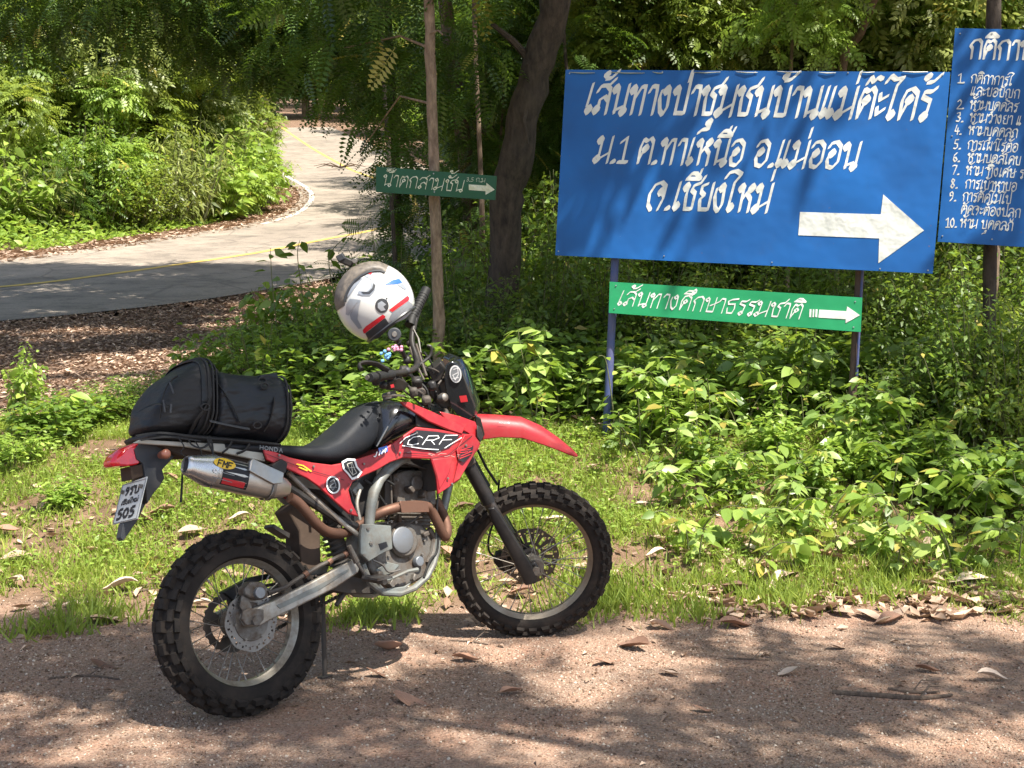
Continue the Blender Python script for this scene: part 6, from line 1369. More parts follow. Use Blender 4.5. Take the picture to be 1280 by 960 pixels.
# --- shrubs, each a thing: shared meshes
BU = {
 'broad_a': make_bush(1, 1, .55, 26, 26, .16, LEAF_OVATE, .3, 'leaf_broad'), 'broad_b': make_bush(2, 1, .6, 28, 26, .17, LEAF_OVATE, .35, 'leaf_broad'),
 'bright_a': make_bush(3, 1, .55, 24, 26, .17, LEAF_OVATE, .25, 'leaf_bright'), 'bright_b': make_bush(4, 1, .7, 28, 24, .14, LEAF_OVATE, .2, 'leaf_bright'),
 'dark_a': make_bush(5, 1, .6, 60, 55, .075, LEAF_SIMPLE, .25, 'leaf_dark'), 'dark_b': make_bush(6, 1, .65, 60, 55, .075, LEAF_SIMPLE, .2, 'leaf_broad'),
 'mid_a': make_bush(7, 1, .65, 60, 55, .06, LEAF_SIMPLE, .2, 'leaf_mid'), 'fern': make_bush(8, 1, .6, 34, 9, .24, FROND, .25, 'leaf_fern'),
 'long_a': make_bush(9, 1, .6, 40, 30, .13, LEAF_LONG, .4, 'leaf_olive'),
}
def shrub(px, Y, kind, h, wd, rz, label, name='shrub', cat='shrub', group=None, loc=None):
    t = empty(name, loc if loc is not None else gp(px, Y), label, cat, group); t.rotation_euler = (0, 0, rz); t.scale = (wd, wd, h)
    link('foliage', BU[kind][0], t); link('stem', BU[kind][1], t); return t
S_ = [
 # behind the luggage and handlebar
 (262, 9.3, 'broad_a', .62, .55, .2, 'low broad leaved weed rising behind the black bag'),
 (330, 9.0, 'dark_b', .75, .8, 1.1, 'dense dark weed right behind the black bag'),
 (352, 9.8, 'broad_b', .95, .7, 2.3, 'dark leaved bush left of the helmet with tips against the road'),
 (410, 9.4, 'dark_b', 1.0, .85, 3.0, 'leafy bush filling the space under the helmet'),
 (432, 10.3, 'bright_b', 1.1, .75, 4.2, 'lighter green bush just left of the helmet'),
 (470, 9.1, 'dark_a', .8, .8, 5.0, 'dark bush behind the black seat and grip'),
 (500, 10.2, 'fern', 1.5, 1.1, .5, 'feathery bush behind the helmet'),
 (560, 9.6, 'fern', 1.15, .95, 2.0, 'feathery bush at the foot of the slender trunk'),
 (600, 9.1, 'dark_a', 1.0, .9, 3.3, 'dark small leaved bush behind the headlight'),
 (590, 10.8, 'dark_b', 1.5, 1.0, .9, 'taller dark bush below the small green board'),
 (655, 8.75, 'bright_a', .72, .6, 1.3, 'bright heart leaved plant above the red front mudguard'),
 (665, 9.9, 'dark_a', 1.35, 1.0, 2.4, 'dark bush left of the left signpost'),
 (700, 11.2, 'dark_b', 1.9, 1.2, 4.4, 'tall dark bush behind the lower left corner of the blue board'),
 (735, 8.7, 'broad_a', .55, .55, 5.4, 'mid green plant touching the left signpost'),
 # under and around the boards
 (790, 8.75, 'broad_b', .62, .7, .3, 'broad leaved plant just right of the left signpost'),
 (770, 10.0, 'dark_b', 1.25, 1.0, 1.0, 'small leaved dark bush under the left end of the green trail board'),
 (850, 9.6, 'dark_a', 1.15, 1.0, 2.2, 'dark bush under the lettering of the green trail board'),
 (860, 8.5, 'broad_a', .6, .75, 3.4, 'lit broad leaved bush below the middle of the green trail board'),
 (925, 9.8, 'mid_a', 1.2, 1.0, 4.6, 'small leaved bush below the right half of the green trail board'),
 (940, 8.4, 'bright_b', .5, .7, .7, 'bright yellow green bush midway between the signposts'),
 (1000, 8.5, 'broad_b', .72, .65, 1.9, 'taller heart leaved bush left of the right signpost'),
 (1010, 10.2, 'dark_b', 1.35, 1.0, 3.1, 'dark bush behind the arrow of the green trail board'),
 (1060, 8.6, 'broad_a', .6, .7, 4.3, 'broad leaved bush around the foot of the right signpost'),
 (1085, 9.5, 'dark_a', 1.3, .95, 5.5, 'dark bush right of the right signpost'),
 (1120, 8.3, 'broad_b', .75, .75, .4, 'broad leaved bush below the gap between the two blue boards'),
 (1150, 9.9, 'mid_a', 1.45, 1.1, 1.6, 'small leaved bush filling the gap under the two blue boards'),
 (1190, 8.0, 'broad_a', .85, .8, 2.8, 'tall broad leaved bush below the rules board'),
 (1215, 9.2, 'dark_b', 1.35, 1.0, 4.0, 'dense bush behind the bottom of the rules board'),
 (1262, 7.8, 'broad_b', .95, .85, 5.2, 'large leaved bush at the right edge below the rules board'),
 (1300, 8.8, 'mid_a', 1.35, 1.0, .8, 'small leaved bush cut by the right edge of the picture'),
 (1218, 7.65, 'dark_b', 1.15, .8, 2.2, 'dense leafy bush reaching up to the rules board'),
 (1282, 7.5, 'mid_a', 1.25, .8, 3.2, 'leafy bush at the right edge touching the rules board'),
 (1155, 7.75, 'dark_a', .85, .7, 1.2, 'small leaved bush in front of the gap under the two blue boards'),
 (1090, 7.6, 'broad_a', .62, .6, 2.6, 'loose broad leaved bush hiding the right signpost foot'),
 (820, 11.8, 'dark_b', 1.8, 1.3, 2.0, 'tall dark bush behind the blue board, left half'),
 (950, 12.0, 'dark_a', 1.9, 1.3, 3.0, 'tall dark bush behind the blue board, right half'),
 (1130, 11.8, 'dark_b', 1.9, 1.3, 4.0, 'tall dark bush behind the right signpost'),
 (1260, 11.4, 'dark_a', 1.9, 1.3, 5.0, 'tall dark bush behind the rules board'),
 # low bright plants on the bank
 (880, 7.45, 'broad_a', .34, .36, .6, 'low green weed on the bank nearest the front wheel side'),
 (915, 7.1, 'broad_b', .3, .34, 1.6, 'low leafy weed in the grass at the bank foot'),
 (975, 7.6, 'bright_a', .36, .4, 2.6, 'low bright weed in the middle of the grass bank'),
 (1010, 7.1, 'broad_a', .34, .32, 3.6, 'low weed with drooping leaves beside the dry patch'),
 (1075, 7.3, 'bright_a', .4, .36, 4.6, 'upright pale leaved weed in front of the right bushes'),
 (1140, 7.2, 'broad_b', .45, .6, 5.6, 'low shaded weed at the foot of the right bushes'),
 (1210, 7.0, 'broad_a', .5, .65, .9, 'shaded weed near the right edge above the fallen leaves'),
 (1270, 6.9, 'broad_b', .5, .6, 1.9, 'shaded weed in the lower right corner of the bushes'),
 (835, 8.0, 'bright_b', .34, .55, 2.9, 'small bright weed below the left end of the bushes'),
 # left of the motorcycle
 (28, 8.9, 'bright_a', .5, .3, .3, 'young large leaved plant standing alone at the left edge'),
 (110, 8.5, 'broad_a', .3, .55, 1.3, 'low weed left of the tail light'),
 (60, 8.0, 'broad_b', .3, .5, 2.3, 'low weed in the grass at the left edge'),
 (15, 7.5, 'bright_b', .28, .4, 3.3, 'small bright weed at the far left of the grass'),
 (165, 8.8, 'dark_b', .35, .6, 4.3, 'small dark weed by the leaf litter left of the bag'),
 (75, 7.0, 'bright_a', .2, .3, 5.3, 'tiny leafy weed left of the number plate'),
 (232, 8.2, 'broad_a', .3, .5, .1, 'low weed behind the number plate and muffler'),
 (420, 8.1, 'bright_b', .3, .6, 1.1, 'bright low weed behind the seat'),
 (468, 8.4, 'bright_b', .34, .6, 2.1, 'bright low weed behind the fuel tank'),
]
for px, Y, k, h, wd, rz, lab in S_: shrub(px, Y, k, h, wd, rz, lab, name='weed' if h < .5 else 'shrub', cat='weed' if h < .5 else 'shrub')
# --- shrubs along the far verge of the road
FV = [(-60, 23.4, 'a shaded'), (-10, 23.8, 'the leftmost'), (40, 24.4, 'a drooping'), (85, 24.9, 'a feathery'), (125, 25.4, 'a dense'), (165, 26.0, 'a rounded'), (205, 26.8, 'a tangled'), (240, 27.6, 'a dry stemmed'), (268, 28.6, 'a yellowish'), (290, 29.8, 'a large leaved'), (306, 31.6, 'a bright'), (316, 33.6, 'the rightmost')]
vn = ['bank at the left edge', 'left edge of the far verge', 'far verge above the road line', 'far verge, third from the left', 'far verge above the shaded road', 'far verge, fifth from the left', 'far verge left of the straw coloured stems', 'far verge beside straw coloured stems', 'far verge in the middle of the sunny bank', 'far verge before the bend', 'far verge at the start of the bend', 'inside of the road bend']
for i, (px, Y, ad) in enumerate(FV):
    k = ['mid_a', 'bright_b', 'long_a', 'fern', 'dark_b', 'mid_a', 'long_a', 'long_a', 'bright_a', 'bright_b', 'bright_b', 'mid_a'][i]
    t = shrub(px, Y, k, 2.3 + .5 * math.sin(i * 2.1), 1.9, i * 1.3, ad + ' roadside shrub on the ' + vn[i])
for i, (px, Y) in enumerate([(10, 25.6), (100, 26.6), (190, 28), (245, 30.8), (262, 35), (275, 40)]):
    t = tree(gp(px, Y), 'bright' if i % 2 else 'under_a', 'thin', .95 if i % 2 else .85, i * 2.0, ['leafy green sapling at the left edge across the road', 'bright young tree second along the far verge', 'leafy young tree in the middle of the far verge', 'sunlit young tree before the bend', 'young leafy tree at the bend', 'bright young tree past the bend'][i], name='young_tree')
for i, (px, Y, h) in enumerate([(462, 86, 2.6), (498, 76, 2.7), (530, 68, 2.6), (565, 60, 2.6), (600, 52, 2.6), (635, 45, 2.6), (650, 38, 2.4)]):
    shrub(px, Y, ['bright_b', 'mid_a', 'bright_a', 'mid_a', 'bright_b', 'mid_a', 'mid_a'][i], h, 2.6, i * 1.1, ['farthest pale shrub at the top right of the upper road', 'pale shrub right of the upper road', 'bright shrub right of the yellow line', 'mid green shrub right of the fallen twig', 'shrub at the outer side of the road bend', 'shrub right of the bend behind the small green board', 'shrub beyond the bend behind the leaning trunk'][i])

# --- out-of-view canopies laid out for their shade, gaps cut for sun patches
def dapple_keep(lit, zf=None, hole=.0):
    s = np.array(SUN)
    def k(P):
        z0 = 0 if zf is None else zf
        gx = P[:, 0] - s[0] / s[2] * (P[:, 2] - z0); gy = P[:, 1] - s[1] / s[2] * (P[:, 2] - z0); ok = np.ones(len(P), bool)
        for (x, y, rx, ry) in lit: ok &= ((gx - x) / rx) ** 2 + ((gy - y) / ry) ** 2 > 1
        return ok
    return k
def canopy_tree(base, label, region, zr, n, size, lit, seed, z0, trunk_to, r=.2, tpl=SPRAY, mat='leaf_mid', edge=.0):
    """out-of-view tree, crown shaped to shade the ground region (x0,x1,y0,y1) below the sun"""
    g = np.random.default_rng(seed); t = empty('shade_tree', base, label, 'tree'); s = np.array(SUN); k = s[:2] / s[2]
    x0, x1, y0, y1 = region; gx = g.uniform(x0, x1, n); gy = g.uniform(y0, y1, n)
    wob = .22 * np.sin(gx * 2.3) + .12 * np.sin(gx * 6.1 + 1); ok = gy < y1 - .25 + wob
    z = g.uniform(*zr, n) + z0; P = np.stack([gx + k[0] * (z - z0), gy + k[1] * (z - z0), z], 1)[ok]
    P = P[dapple_keep(lit, z0)(P)]
    D = g.normal(0, 1, P.shape); D[:, 2] = D[:, 2] * .3 - .2
    V, Fc, L = scatter(tpl, P - np.array(base), orient(D, r=g, roll=.35), size * g.uniform(.7, 1.3, len(P)), g.beta(2, 2, len(P)))
    link('crown', npmesh('crown', V, Fc, M[mat], L), t)
    mb = MB(); top = Vector(trunk_to) - Vector(base); mb.tube(noisy_path((0, 0, -.3), tuple(top), 10, .12, seed), [r, r * .8, r * .5], 10)
    for q in range(9):
        e = P[g.integers(len(P))] - np.array(base); a = top * g.uniform(.7, 1)
        mb.tube(noisy_path(tuple(a), tuple(e), 7, .1, seed + q, -.3), [r * .3, .015], 6)
    mb.build('trunk', M['bark'], t); return t
def lp(px, py, rx, ry):
    q = hit(px, py); return (q.x, q.y, rx, ry)
lit_fore = [lp(740, 810, .28, .12), lp(800, 845, .2, .06), lp(800, 925, .25, .12), lp(690, 870, .14, .06), lp(1110, 840, .2, .08), lp(960, 800, .3, .08), lp(1240, 905, .3, .1), lp(1180, 955, .25, .1), lp(1270, 800, .25, .1),
            lp(50, 880, .2, .08), lp(20, 905, .22, .1), lp(260, 935, .22, .1), lp(590, 935, .18, .07), lp(140, 945, .15, .06), (-.85, 5.2, .36, .2), (-1.0, 5.6, .3, .25), lp(350, 840, .1, .05), lp(480, 910, .1, .05)]
canopy_tree((5.5, .2, 0), 'tall tree beyond the right of the picture shading the gravel', (-4.5, 4.6, 1.8, 5.75), (6, 8.5), 6500, .36, [(a, b, c * 1.6 + .09, d * 1.6 + .07) for a, b, c, d in lit_fore], 71, 0, (4.4, 1.0, 6.4), .22)
g_ = random.Random(4)
def rnd_lit(n, x0, x1, y0, y1, r0, r1): return [(g_.uniform(x0, x1), g_.uniform(y0, y1), g_.uniform(r0, r1) * 1.6, g_.uniform(r0, r1)) for _ in range(n)]
canopy_tree((-8.2, 9.5, float(gz(-8.2, 9.5))), 'tall tree beyond the left of the picture shading the leaf litter', (-8, -1.4, 9.2, 13.6), (5.5, 8.5), 3300, .4, rnd_lit(50, -6, -1.4, 9.2, 13.4, .22, .42), 72, .9, (-7, 9.5, 7.6), .25)
canopy_tree((-10.5, 15.5, float(gz(-10.5, 15.5))), 'tall tree beyond the left of the picture shading the road', (-11, -3.3, 13.3, 19.8), (6.5, 9.5), 5600, .6, rnd_lit(12, -7, -3, 14, 19, .25, .4), 73, 1.6, (-9, 15, 8.6), .3)
canopy_tree((8.6, 6.4, float(gz(8.6, 6.4))), 'tall tree beyond the right of the picture shading the right bushes', (2.2, 6.2, 6.1, 9.3), (6, 8), 420, .5, rnd_lit(40, 1.8, 6, 6, 9.3, .1, .3), 74, .4, (7.5, 5, 6.6), .2)
canopy_tree((3.4, 15.2, float(gz(3.4, 15.2))), 'tall tree high above the blue board', (-2.6, 6, 9.0, 12.6), (6.0, 8.6), 900, .5, rnd_lit(30, -2.6, 6, 8.6, 12.6, .12, .35), 75, .7, (3.4, 13, 7.0), .14)  # high canopy added only to shade the forest behind the board

canopy_tree((-.35, 13.2, float(gz(-.35, 13.2))), 'tall tree whose high branches shade the bushes behind the helmet', (-2.6, .5, 8.9, 11.4), (5.6, 8.2), 2700, .4, rnd_lit(12, -2.6, .5, 8.9, 11.4, .12, .3), 76, .7, (-1.2, 12, 7.2), .09)  # canopy added to darken the bushes, crown above the view
# --- a frond-bearing bough reaching over the road from the right
bo = empty('overhanging_tree', gp(452, 12.2), 'dark feathery tree whose boughs hang over the road at top centre', 'tree'); b = bo.location
mb = MB(); mb.tube([(0, 0, -.2), W(at(500, 330, 12.2)), W(at(492, 150, 12)), W(at(484, 0, 12)), W(at(480, -120, 12))], [.05, .04, .035, .03], 8)
for e in [((470, 60, 12), (400, 70, 11.6), (330, 50, 11.2)), ((475, -10, 12), (400, -10, 11.5), (260, 20, 11)), ((478, -40, 12), (420, -60, 11), (200, -30, 10.6)), ((466, 120, 12), (420, 120, 11.8), (385, 110, 11.6))]:
    mb.tube([W(at(*q)) for q in e], [.02, .012, .004], 5)
mb.build('trunk', M['bark_dark'], bo)
bb = [(330, 40, 11.2, .45), (385, 60, 11.4, .5), (430, 90, 11.6, .5), (400, 100, 11.5, .3), (270, 5, 11, .5), (200, -20, 10.8, .6), (340, -10, 11, .55), (440, 10, 11.4, .6), (490, 140, 11.8, .42), (505, 205, 12, .36), (488, 262, 12.1, .22), (120, -25, 10.6, .5), (60, 10, 10.8, .45), (180, 25, 10.9, .4), (250, 50, 11.1, .3), (10, 30, 10.8, .35), (300, 70, 11.2, .35), (350, 85, 11.4, .25), (505, 305, 12, .4), (525, 240, 12.2, .4)]
link('crown', make_crown(33, [tuple(W(at(px, py, Y))) + (r,) for px, py, Y, r in bb], 2600, .25, FROND, 'leaf_fern', roll=.3, droop=.5, shell=.1), bo)
# climbing stems with pointed leaves rising above the bush behind the bag
def vine(label, pts, n, size, seed, mat='leaf_broad', name='climbing_vine', cat='vine', upl=0.):
    g = np.random.default_rng(seed); W0 = [at(*q) for q in pts]; base = W0[0]; t = empty(name, base, label, cat)
    path = catmull([p - base for p in W0], 8); mb = MB(); mb.tube(path, [.006, .002], 5); mb.build('stem', M['stem'], t)
    A = np.array([tuple(p) for p in path]); idx = np.linspace(2, len(A) - 1, n).astype(int); P = A[idx] + g.normal(0, .006, (n, 3))
    a = g.uniform(0, 6.28, n); D = np.stack([np.cos(a), np.sin(a) * .7 - .2, g.uniform(-.7, .1, n) + upl], 1)
    V, Fc, L = scatter(LEAF_OVATE, P + D * .02, orient(D, r=g, roll=.5), size * g.uniform(.7, 1.2, n), g.uniform(.3, 1, n))
    link('foliage', npmesh('foliage', V, Fc, M[mat], L), t); return t
vine('climbing stem with dark pointed leaves against the sunny road', [(352, 460, 9.4), (345, 400, 9.3), (340, 350, 9.2), (338, 310, 9.2)], 12, .1, 1, 'leaf_dark')
vine('second pointed leaved stem against the road, nearer the helmet', [(385, 440, 9.4), (378, 370, 9.3), (372, 320, 9.2), (375, 300, 9.2)], 12, .1, 2, 'leaf_dark')
vine('pointed leaved stem just left of the helmet camera', [(425, 440, 9.5), (418, 370, 9.5), (412, 320, 9.4), (440, 290, 9.4)], 14, .1, 3, 'leaf_dark')
vine('pale leaved stem climbing beside the left signpost', [(768, 540, 8.0), (765, 500, 7.98), (757, 450, 7.97), (748, 445, 7.95)], 8, .085, 4, 'leaf_bright')
vine('long arching stem with heart leaves right of the left signpost', [(930, 540, 8.1), (900, 505, 8.0), (850, 485, 7.95), (800, 468, 7.9), (775, 462, 7.9)], 15, .085, 5, 'leaf_bright')
vine('upright vine of pale heart leaves above the red mudguard', [(668, 540, 8.2), (660, 480, 8.15), (650, 430, 8.1), (648, 412, 8.1)], 15, .1, 6, 'leaf_bright')
vine('vine with pale leaves left of the right signpost', [(1010, 560, 8.1), (1008, 500, 8.0), (1003, 460, 8.0), (1010, 450, 8.0)], 12, .09, 7, 'leaf_bright')
vine('leafy stem bent over near the right bushes', [(1140, 640, 7.4), (1130, 560, 7.35), (1118, 500, 7.3), (1095, 488, 7.25)], 14, .095, 8, 'leaf_bright')
vine('tall heart leaved stem among the right bushes', [(1200, 620, 7.6), (1195, 540, 7.5), (1190, 470, 7.5), (1188, 448, 7.5)], 14, .1, 9, 'leaf_broad')
vine('pale leaved stem standing in the dry patch', [(1075, 680, 7.1), (1085, 640, 7.1), (1088, 600, 7.05), (1120, 585, 7.0)], 14, .1, 10, 'leaf_bright')
vine('small leafy shoot with two large pale leaves behind the bag', [(325, 500, 8.6), (322, 470, 8.6), (318, 445, 8.6)], 7, .13, 11, 'leaf_bright', upl=.4)
vine('leafy shoot between the bag and the handlebar', [(405, 520, 8.6), (402, 500, 8.6), (398, 480, 8.6)], 8, .08, 12, 'leaf_bright', upl=.3)
vine('tall large leaved seedling at the left edge by the litter', [(30, 540, 8.8), (32, 505, 8.8), (30, 475, 8.8), (32, 462, 8.8)], 10, .12, 13, 'leaf_bright')

g5 = np.random.default_rng(77); wp = [(560, 8.3, 60), (615, 8.5, 75), (640, 8.25, 120), (655, 8.2, 100), (680, 8.2, 110), (668, 8.0, 60), (700, 8.4, 75), (735, 8.3, 60), (250, 8.7, 50), (385, 8.6, 60), (90, 8.3, 45), (445, 8.4, 60)]
for k in range(150):
    px = float(g5.uniform(775, 1290)); Y = float(g5.uniform(6.15 if px > 835 else 7.4, 8.45)) ; wp.append((px, Y, float(g5.uniform(26, 60) + max(0, (Y - 7) * 38) * g5.uniform(.5, 1) + (px > 1100) * 25)))
LM = [(0, 200, 'in the grass at the left edge'), (200, 420, 'behind the black bag'), (420, 590, 'behind the handlebar'), (590, 780, 'above the red mudguard'), (780, 850, 'under the green board\'s first letters'), (850, 920, 'under the green board\'s middle'), (920, 985, 'under the green board\'s last letters'), (985, 1050, 'left of the right signpost'), (1050, 1110, 'around the right signpost'), (1110, 1165, 'below the blue boards gap'), (1165, 1225, 'below the rules board'), (1225, 1400, 'near the right picture edge')]
ORD = ['leftmost', 'second from the left', 'third from the left', 'fourth from the left', 'fifth from the left', 'sixth from the left', 'seventh from the left', 'eighth from the left', 'ninth from the left', 'tenth from the left', 'eleventh from the left', 'twelfth from the left', 'thirteenth from the left', 'fourteenth from the left', 'fifteenth from the left', 'sixteenth from the left', '17th from the left', '18th from the left', '19th from the left', '20th from the left', '21st from the left', '22nd from the left', '23rd from the left', '24th from the left', '25th from the left', '26th from the left', '27th from the left', '28th from the left', '29th from the left', '30th from the left', '31st from the left', '32nd from the left']
wp.sort(); cnt = {}
for i, (px, Y, hp_x) in enumerate(wp):
    q = gp(px, Y); top = hp_x / F * Y; g3 = random.Random(i + 50); lx = g3.uniform(-.16, .16)
    lm = [l for a, b, l in LM if a <= px < b][0]; cnt[lm] = cnt.get(lm, -1) + 1
    t = empty('upright_weed', Vector(q), 'upright weed, ' + ORD[cnt[lm]] + ', ' + lm, 'weed', 'upright leafy weeds'); g4 = np.random.default_rng(i + 200)
    path = catmull([Vector((0, 0, 0)), Vector((lx * .3, -.02, top * .5)), Vector((lx, -.05, top)), Vector((lx * 1.6, -.1, top * 1.03))], 8); m_ = MB(); m_.tube(path, [.005, .002], 5); m_.build('stem', M['stem'], t)
    A_ = np.array([tuple(p) for p in path]); n_ = int(10 + top * 26); idx = np.linspace(3, len(A_) - 1, n_).astype(int); a = g4.uniform(0, 6.28, n_); D = np.stack([np.cos(a), np.sin(a) * .8 - .25, g4.uniform(-.75, .1, n_)], 1)
    V, Fc, L = scatter(LEAF_OVATE, A_[idx] + D * .02, orient(D, r=g4, roll=.5), g4.uniform(.05, .115, n_) * g4.uniform(.7, 1.4), g4.uniform(.0, 1, n_)); link('foliage', npmesh('foliage', V, Fc, M[['leaf_bright', 'leaf_pale', 'leaf_broad', 'leaf_bright', 'leaf_pale'][i % 5]], L), t)
# ================================================================== GRASS, LITTER, GRAVEL (nobody could count these)
def region_pts(g, n, x0, x1, y0, y1, dens):
    x = g.uniform(x0, x1, n); y = g.uniform(y0, y1, n); d = dens(x, y); k = g.uniform(0, 1, n) < d; return x[k], y[k]
def patch(x, y, s=1.3): return .5 + .5 * np.sin(x * 1.9 * s + 2 * np.sin(y * 1.3 * s)) * np.sin(y * 2.4 * s + 1.7 * np.sin(x * 1.1 * s + 1))
def fine_patch(x, y): return .5 + .25 * np.sin(x * 7 + 3 * np.sin(y * 5)) + .25 * np.sin(y * 9 + 3 * np.sin(x * 4 + 2))
def in_fr(x, y, m=.5): return np.abs(x) < y * .42 + m
def edge(x): return 5.78 + .16 * np.sin(x * 1.7 + .6) + .1 * np.sin(x * 4.7) + np.where(x > .9, .05, 0)
def grass_dens(x, y):
    e = np.clip((y - edge(x) - .12 * np.sin(x * 11 + 2 * np.sin(x * 5))) * 2.0, 0, 1); p = np.clip(patch(x, y) * 1.3 + fine_patch(x, y) * 1.1 - .5 - .22 * (x > .6), .08, 1)
    far = np.where(x < -2.1, np.clip((8.8 - y) / .5, 0, 1), np.clip((8.45 + .2 * np.sin(x * 3) - y) / .5, 0, 1))
    return e * p * far * in_fr(x, y, .6)
BLADE = T_([(-.05, 0, 0), (.05, 0, 0), (-.03, .55, .1), (.03, .55, .1), (0, 1, .0)], [(0, 1, 3), (0, 3, 2), (2, 3, 4)])
g = np.random.default_rng(91)
x, y = region_pts(g, 330000, -5.2, 5.2, 5.6, 9.6, grass_dens); n = len(x)
D = np.stack([g.normal(0, .55, n), g.normal(0, .55, n), np.ones(n)], 1)
V, Fc, L = scatter(BLADE, np.stack([x, y, g2(x, y) - .005], 1), orient(D, r=g, roll=1), g.uniform(.025, .07, n) * (1 + .5 * patch(x, y, .6)), np.clip(g.beta(2, 2, n) * .6 + .4 * patch(x, y, 2), 0, 1))
tag(link('grass', npmesh('grass', V, Fc, M['grass'], L)), kind='stuff')
# long blades tufts along the gravel edge
tu = [(g.uniform(-4, 5), 0) for _ in range(0)]
cen = [(hit(px, py)) for px, py in [(1040, 725), (1070, 740), (1010, 720), (1090, 725), (960, 750), (985, 760), (770, 735), (790, 755), (840, 745), (900, 735), (1130, 720), (1180, 700), (1240, 730), (1275, 735), (720, 735), (745, 760), (440, 775), (480, 768), (60, 790), (120, 770), (300, 745), (1000, 745), (1120, 745), (860, 770), (700, 770)]]
X = np.concatenate([g.normal(c.x, .1, 230) for c in cen]); Y = np.concatenate([g.normal(c.y, .07, 230) for c in cen]); n = len(X)
D = np.stack([g.normal(0, .5, n), g.normal(0, .5, n), np.ones(n)], 1)
V, Fc, L = scatter(BLADE, np.stack([X, Y, g2(X, Y) - .005], 1), orient(D, r=g, roll=1), g.uniform(.05, .13, n), g.beta(2, 2, n) * .8)
tag(link('long_grass', npmesh('long_grass', V, Fc, M['grass'], L)), kind='stuff')
# clover-like ground cover
x, y = region_pts(g, 120000, -5.2, 5.2, 5.7, 9.8, lambda x, y: grass_dens(x, y) * np.clip(.25 + patch(x + 3, y, 1.8), 0, 1)); n = len(x)
D = np.stack([g.normal(0, 1, n), g.normal(0, 1, n), g.uniform(-.1, .5, n)], 1)
V, Fc, L = scatter(LEAF_SIMPLE, np.stack([x, y, g2(x, y) + g.uniform(.01, .07, n)], 1), orient(D, r=g, roll=.35), g.uniform(.015, .045, n), g.beta(2, 2, n))
tag(link('ground_cover', npmesh('ground_cover', V, Fc, M['leaf_bright'], L)), kind='stuff')
# undergrowth under the bushes
x, y = region_pts(g, 60000, -4.5, 7, 8.1, 16, lambda x, y: in_fr(x, y, .8) * np.where(x / y < np.where(y > 9.5, -.12, -.2), 0, 1) * (road_dist(x, y) > 4)); n = len(x)
D = np.stack([g.normal(0, 1, n), g.normal(0, 1, n), g.uniform(-.3, .5, n)], 1)
V, Fc, L = scatter(LEAF_SIMPLE, np.stack([x, y, gz(x, y) + g.uniform(.02, .55, n)], 1), orient(D, r=g, roll=.5), g.uniform(.05, .12, n), g.beta(2, 2, n))
tag(link('undergrowth', npmesh('undergrowth', V, Fc, M['leaf_broad'], L)), kind='stuff')
# low growth along the far verge
rv = []
x, y = region_pts(g, 60000, -16, -4, 20, 40, lambda x, y: (road_dist(x, y) > 3.9) * (road_dist(x, y) < 7.5) * (y > 22) * 1.); n = len(x)
D = np.stack([g.normal(0, 1, n), g.normal(0, 1, n), g.uniform(-.2, .8, n)], 1)
V, Fc, L = scatter(LEAF_SIMPLE, np.stack([x, y, gz(x, y) + g.uniform(.0, .5, n) * np.clip(road_dist(x, y) - 3.9, 0, 1)], 1), orient(D, r=g, roll=.5), g.uniform(.1, .2, n), g.beta(2, 2, n))
tag(link('verge_growth', npmesh('verge_growth', V, Fc, M['leaf_bright'], L)), kind='stuff')

# curled dry leaf
def dry_leaf_mesh(seed, curl, wob, wd=.3, mat='dry'):
    g = random.Random(seed); nu, nv = 6, 2; V = []; F_ = []
    for i in range(nu + 1):
        t = i / nu; wv = wd * (math.sin(math.pi * min(1, t * 1.02 + .02)) ** .75) * g.uniform(.85, 1.1) + .012
        for j in range(-nv, nv + 1):
            s_ = j / nv; V.append((s_ * wv, t - .5, curl * (s_ * s_) * wv * 1.4 + wob * math.sin(t * 4 + seed) * .25 + .5 * curl * (t - .5) ** 2 + g.uniform(-.012, .012)))
    k = 2 * nv + 1
    for i in range(nu):
        for j in range(2 * nv): a = i * k + j; F_.append((a, a + 1, a + k + 1, a + k))
    V = np.array(V); F_ = np.array(F_); b = len(V)
    V = np.concatenate([V, [(-.008, -.5, 0), (.008, -.5, 0), (.01, -.68, .02), (-.002, -.68, .02)]]); F_ = np.concatenate([F_, [(b, b + 1, b + 2, b + 3)]])
    return V, F_
def dry_material(name, a, b):
    m, n, p = nodes(name); oi = n.nodes.new('ShaderNodeObjectInfo'); t = noise(n, 9, 5, .7)
    ad = n.nodes.new('ShaderNodeMath'); ad.operation = 'MULTIPLY_ADD'; ad.inputs[1].default_value = .35; n.links.new(t.outputs[0], ad.inputs[0]); n.links.new(oi.outputs['Random'], ad.inputs[2])
    r = ramp(n, ad.outputs[0], [(.1, a), (.6, [(p_ + q_) / 2 for p_, q_ in zip(a, b)]), (1.1, b)]); n.links.new(r.outputs[0], p.inputs['Base Color']); p.inputs['Roughness'].default_value = .65
    wv = n.nodes.new('ShaderNodeTexWave'); wv.inputs['Scale'].default_value = 9; wv.inputs['Distortion'].default_value = 2; c = n.nodes.new('ShaderNodeTexCoord'); mp = n.nodes.new('ShaderNodeMapping'); mp.inputs['Rotation'].default_value = (0, 0, 1.2)
    n.links.new(c.outputs['Object'], mp.inputs[0]); n.links.new(mp.outputs[0], wv.inputs[0]); bump(n, p, wv.outputs[0], .35, .02); return m
MD = [dry_material('dry_leaf_brown', (.10, .05, .032), (.36, .2, .13)), dry_material('dry_leaf_pale', (.34, .22, .15), (.62, .48, .37))]
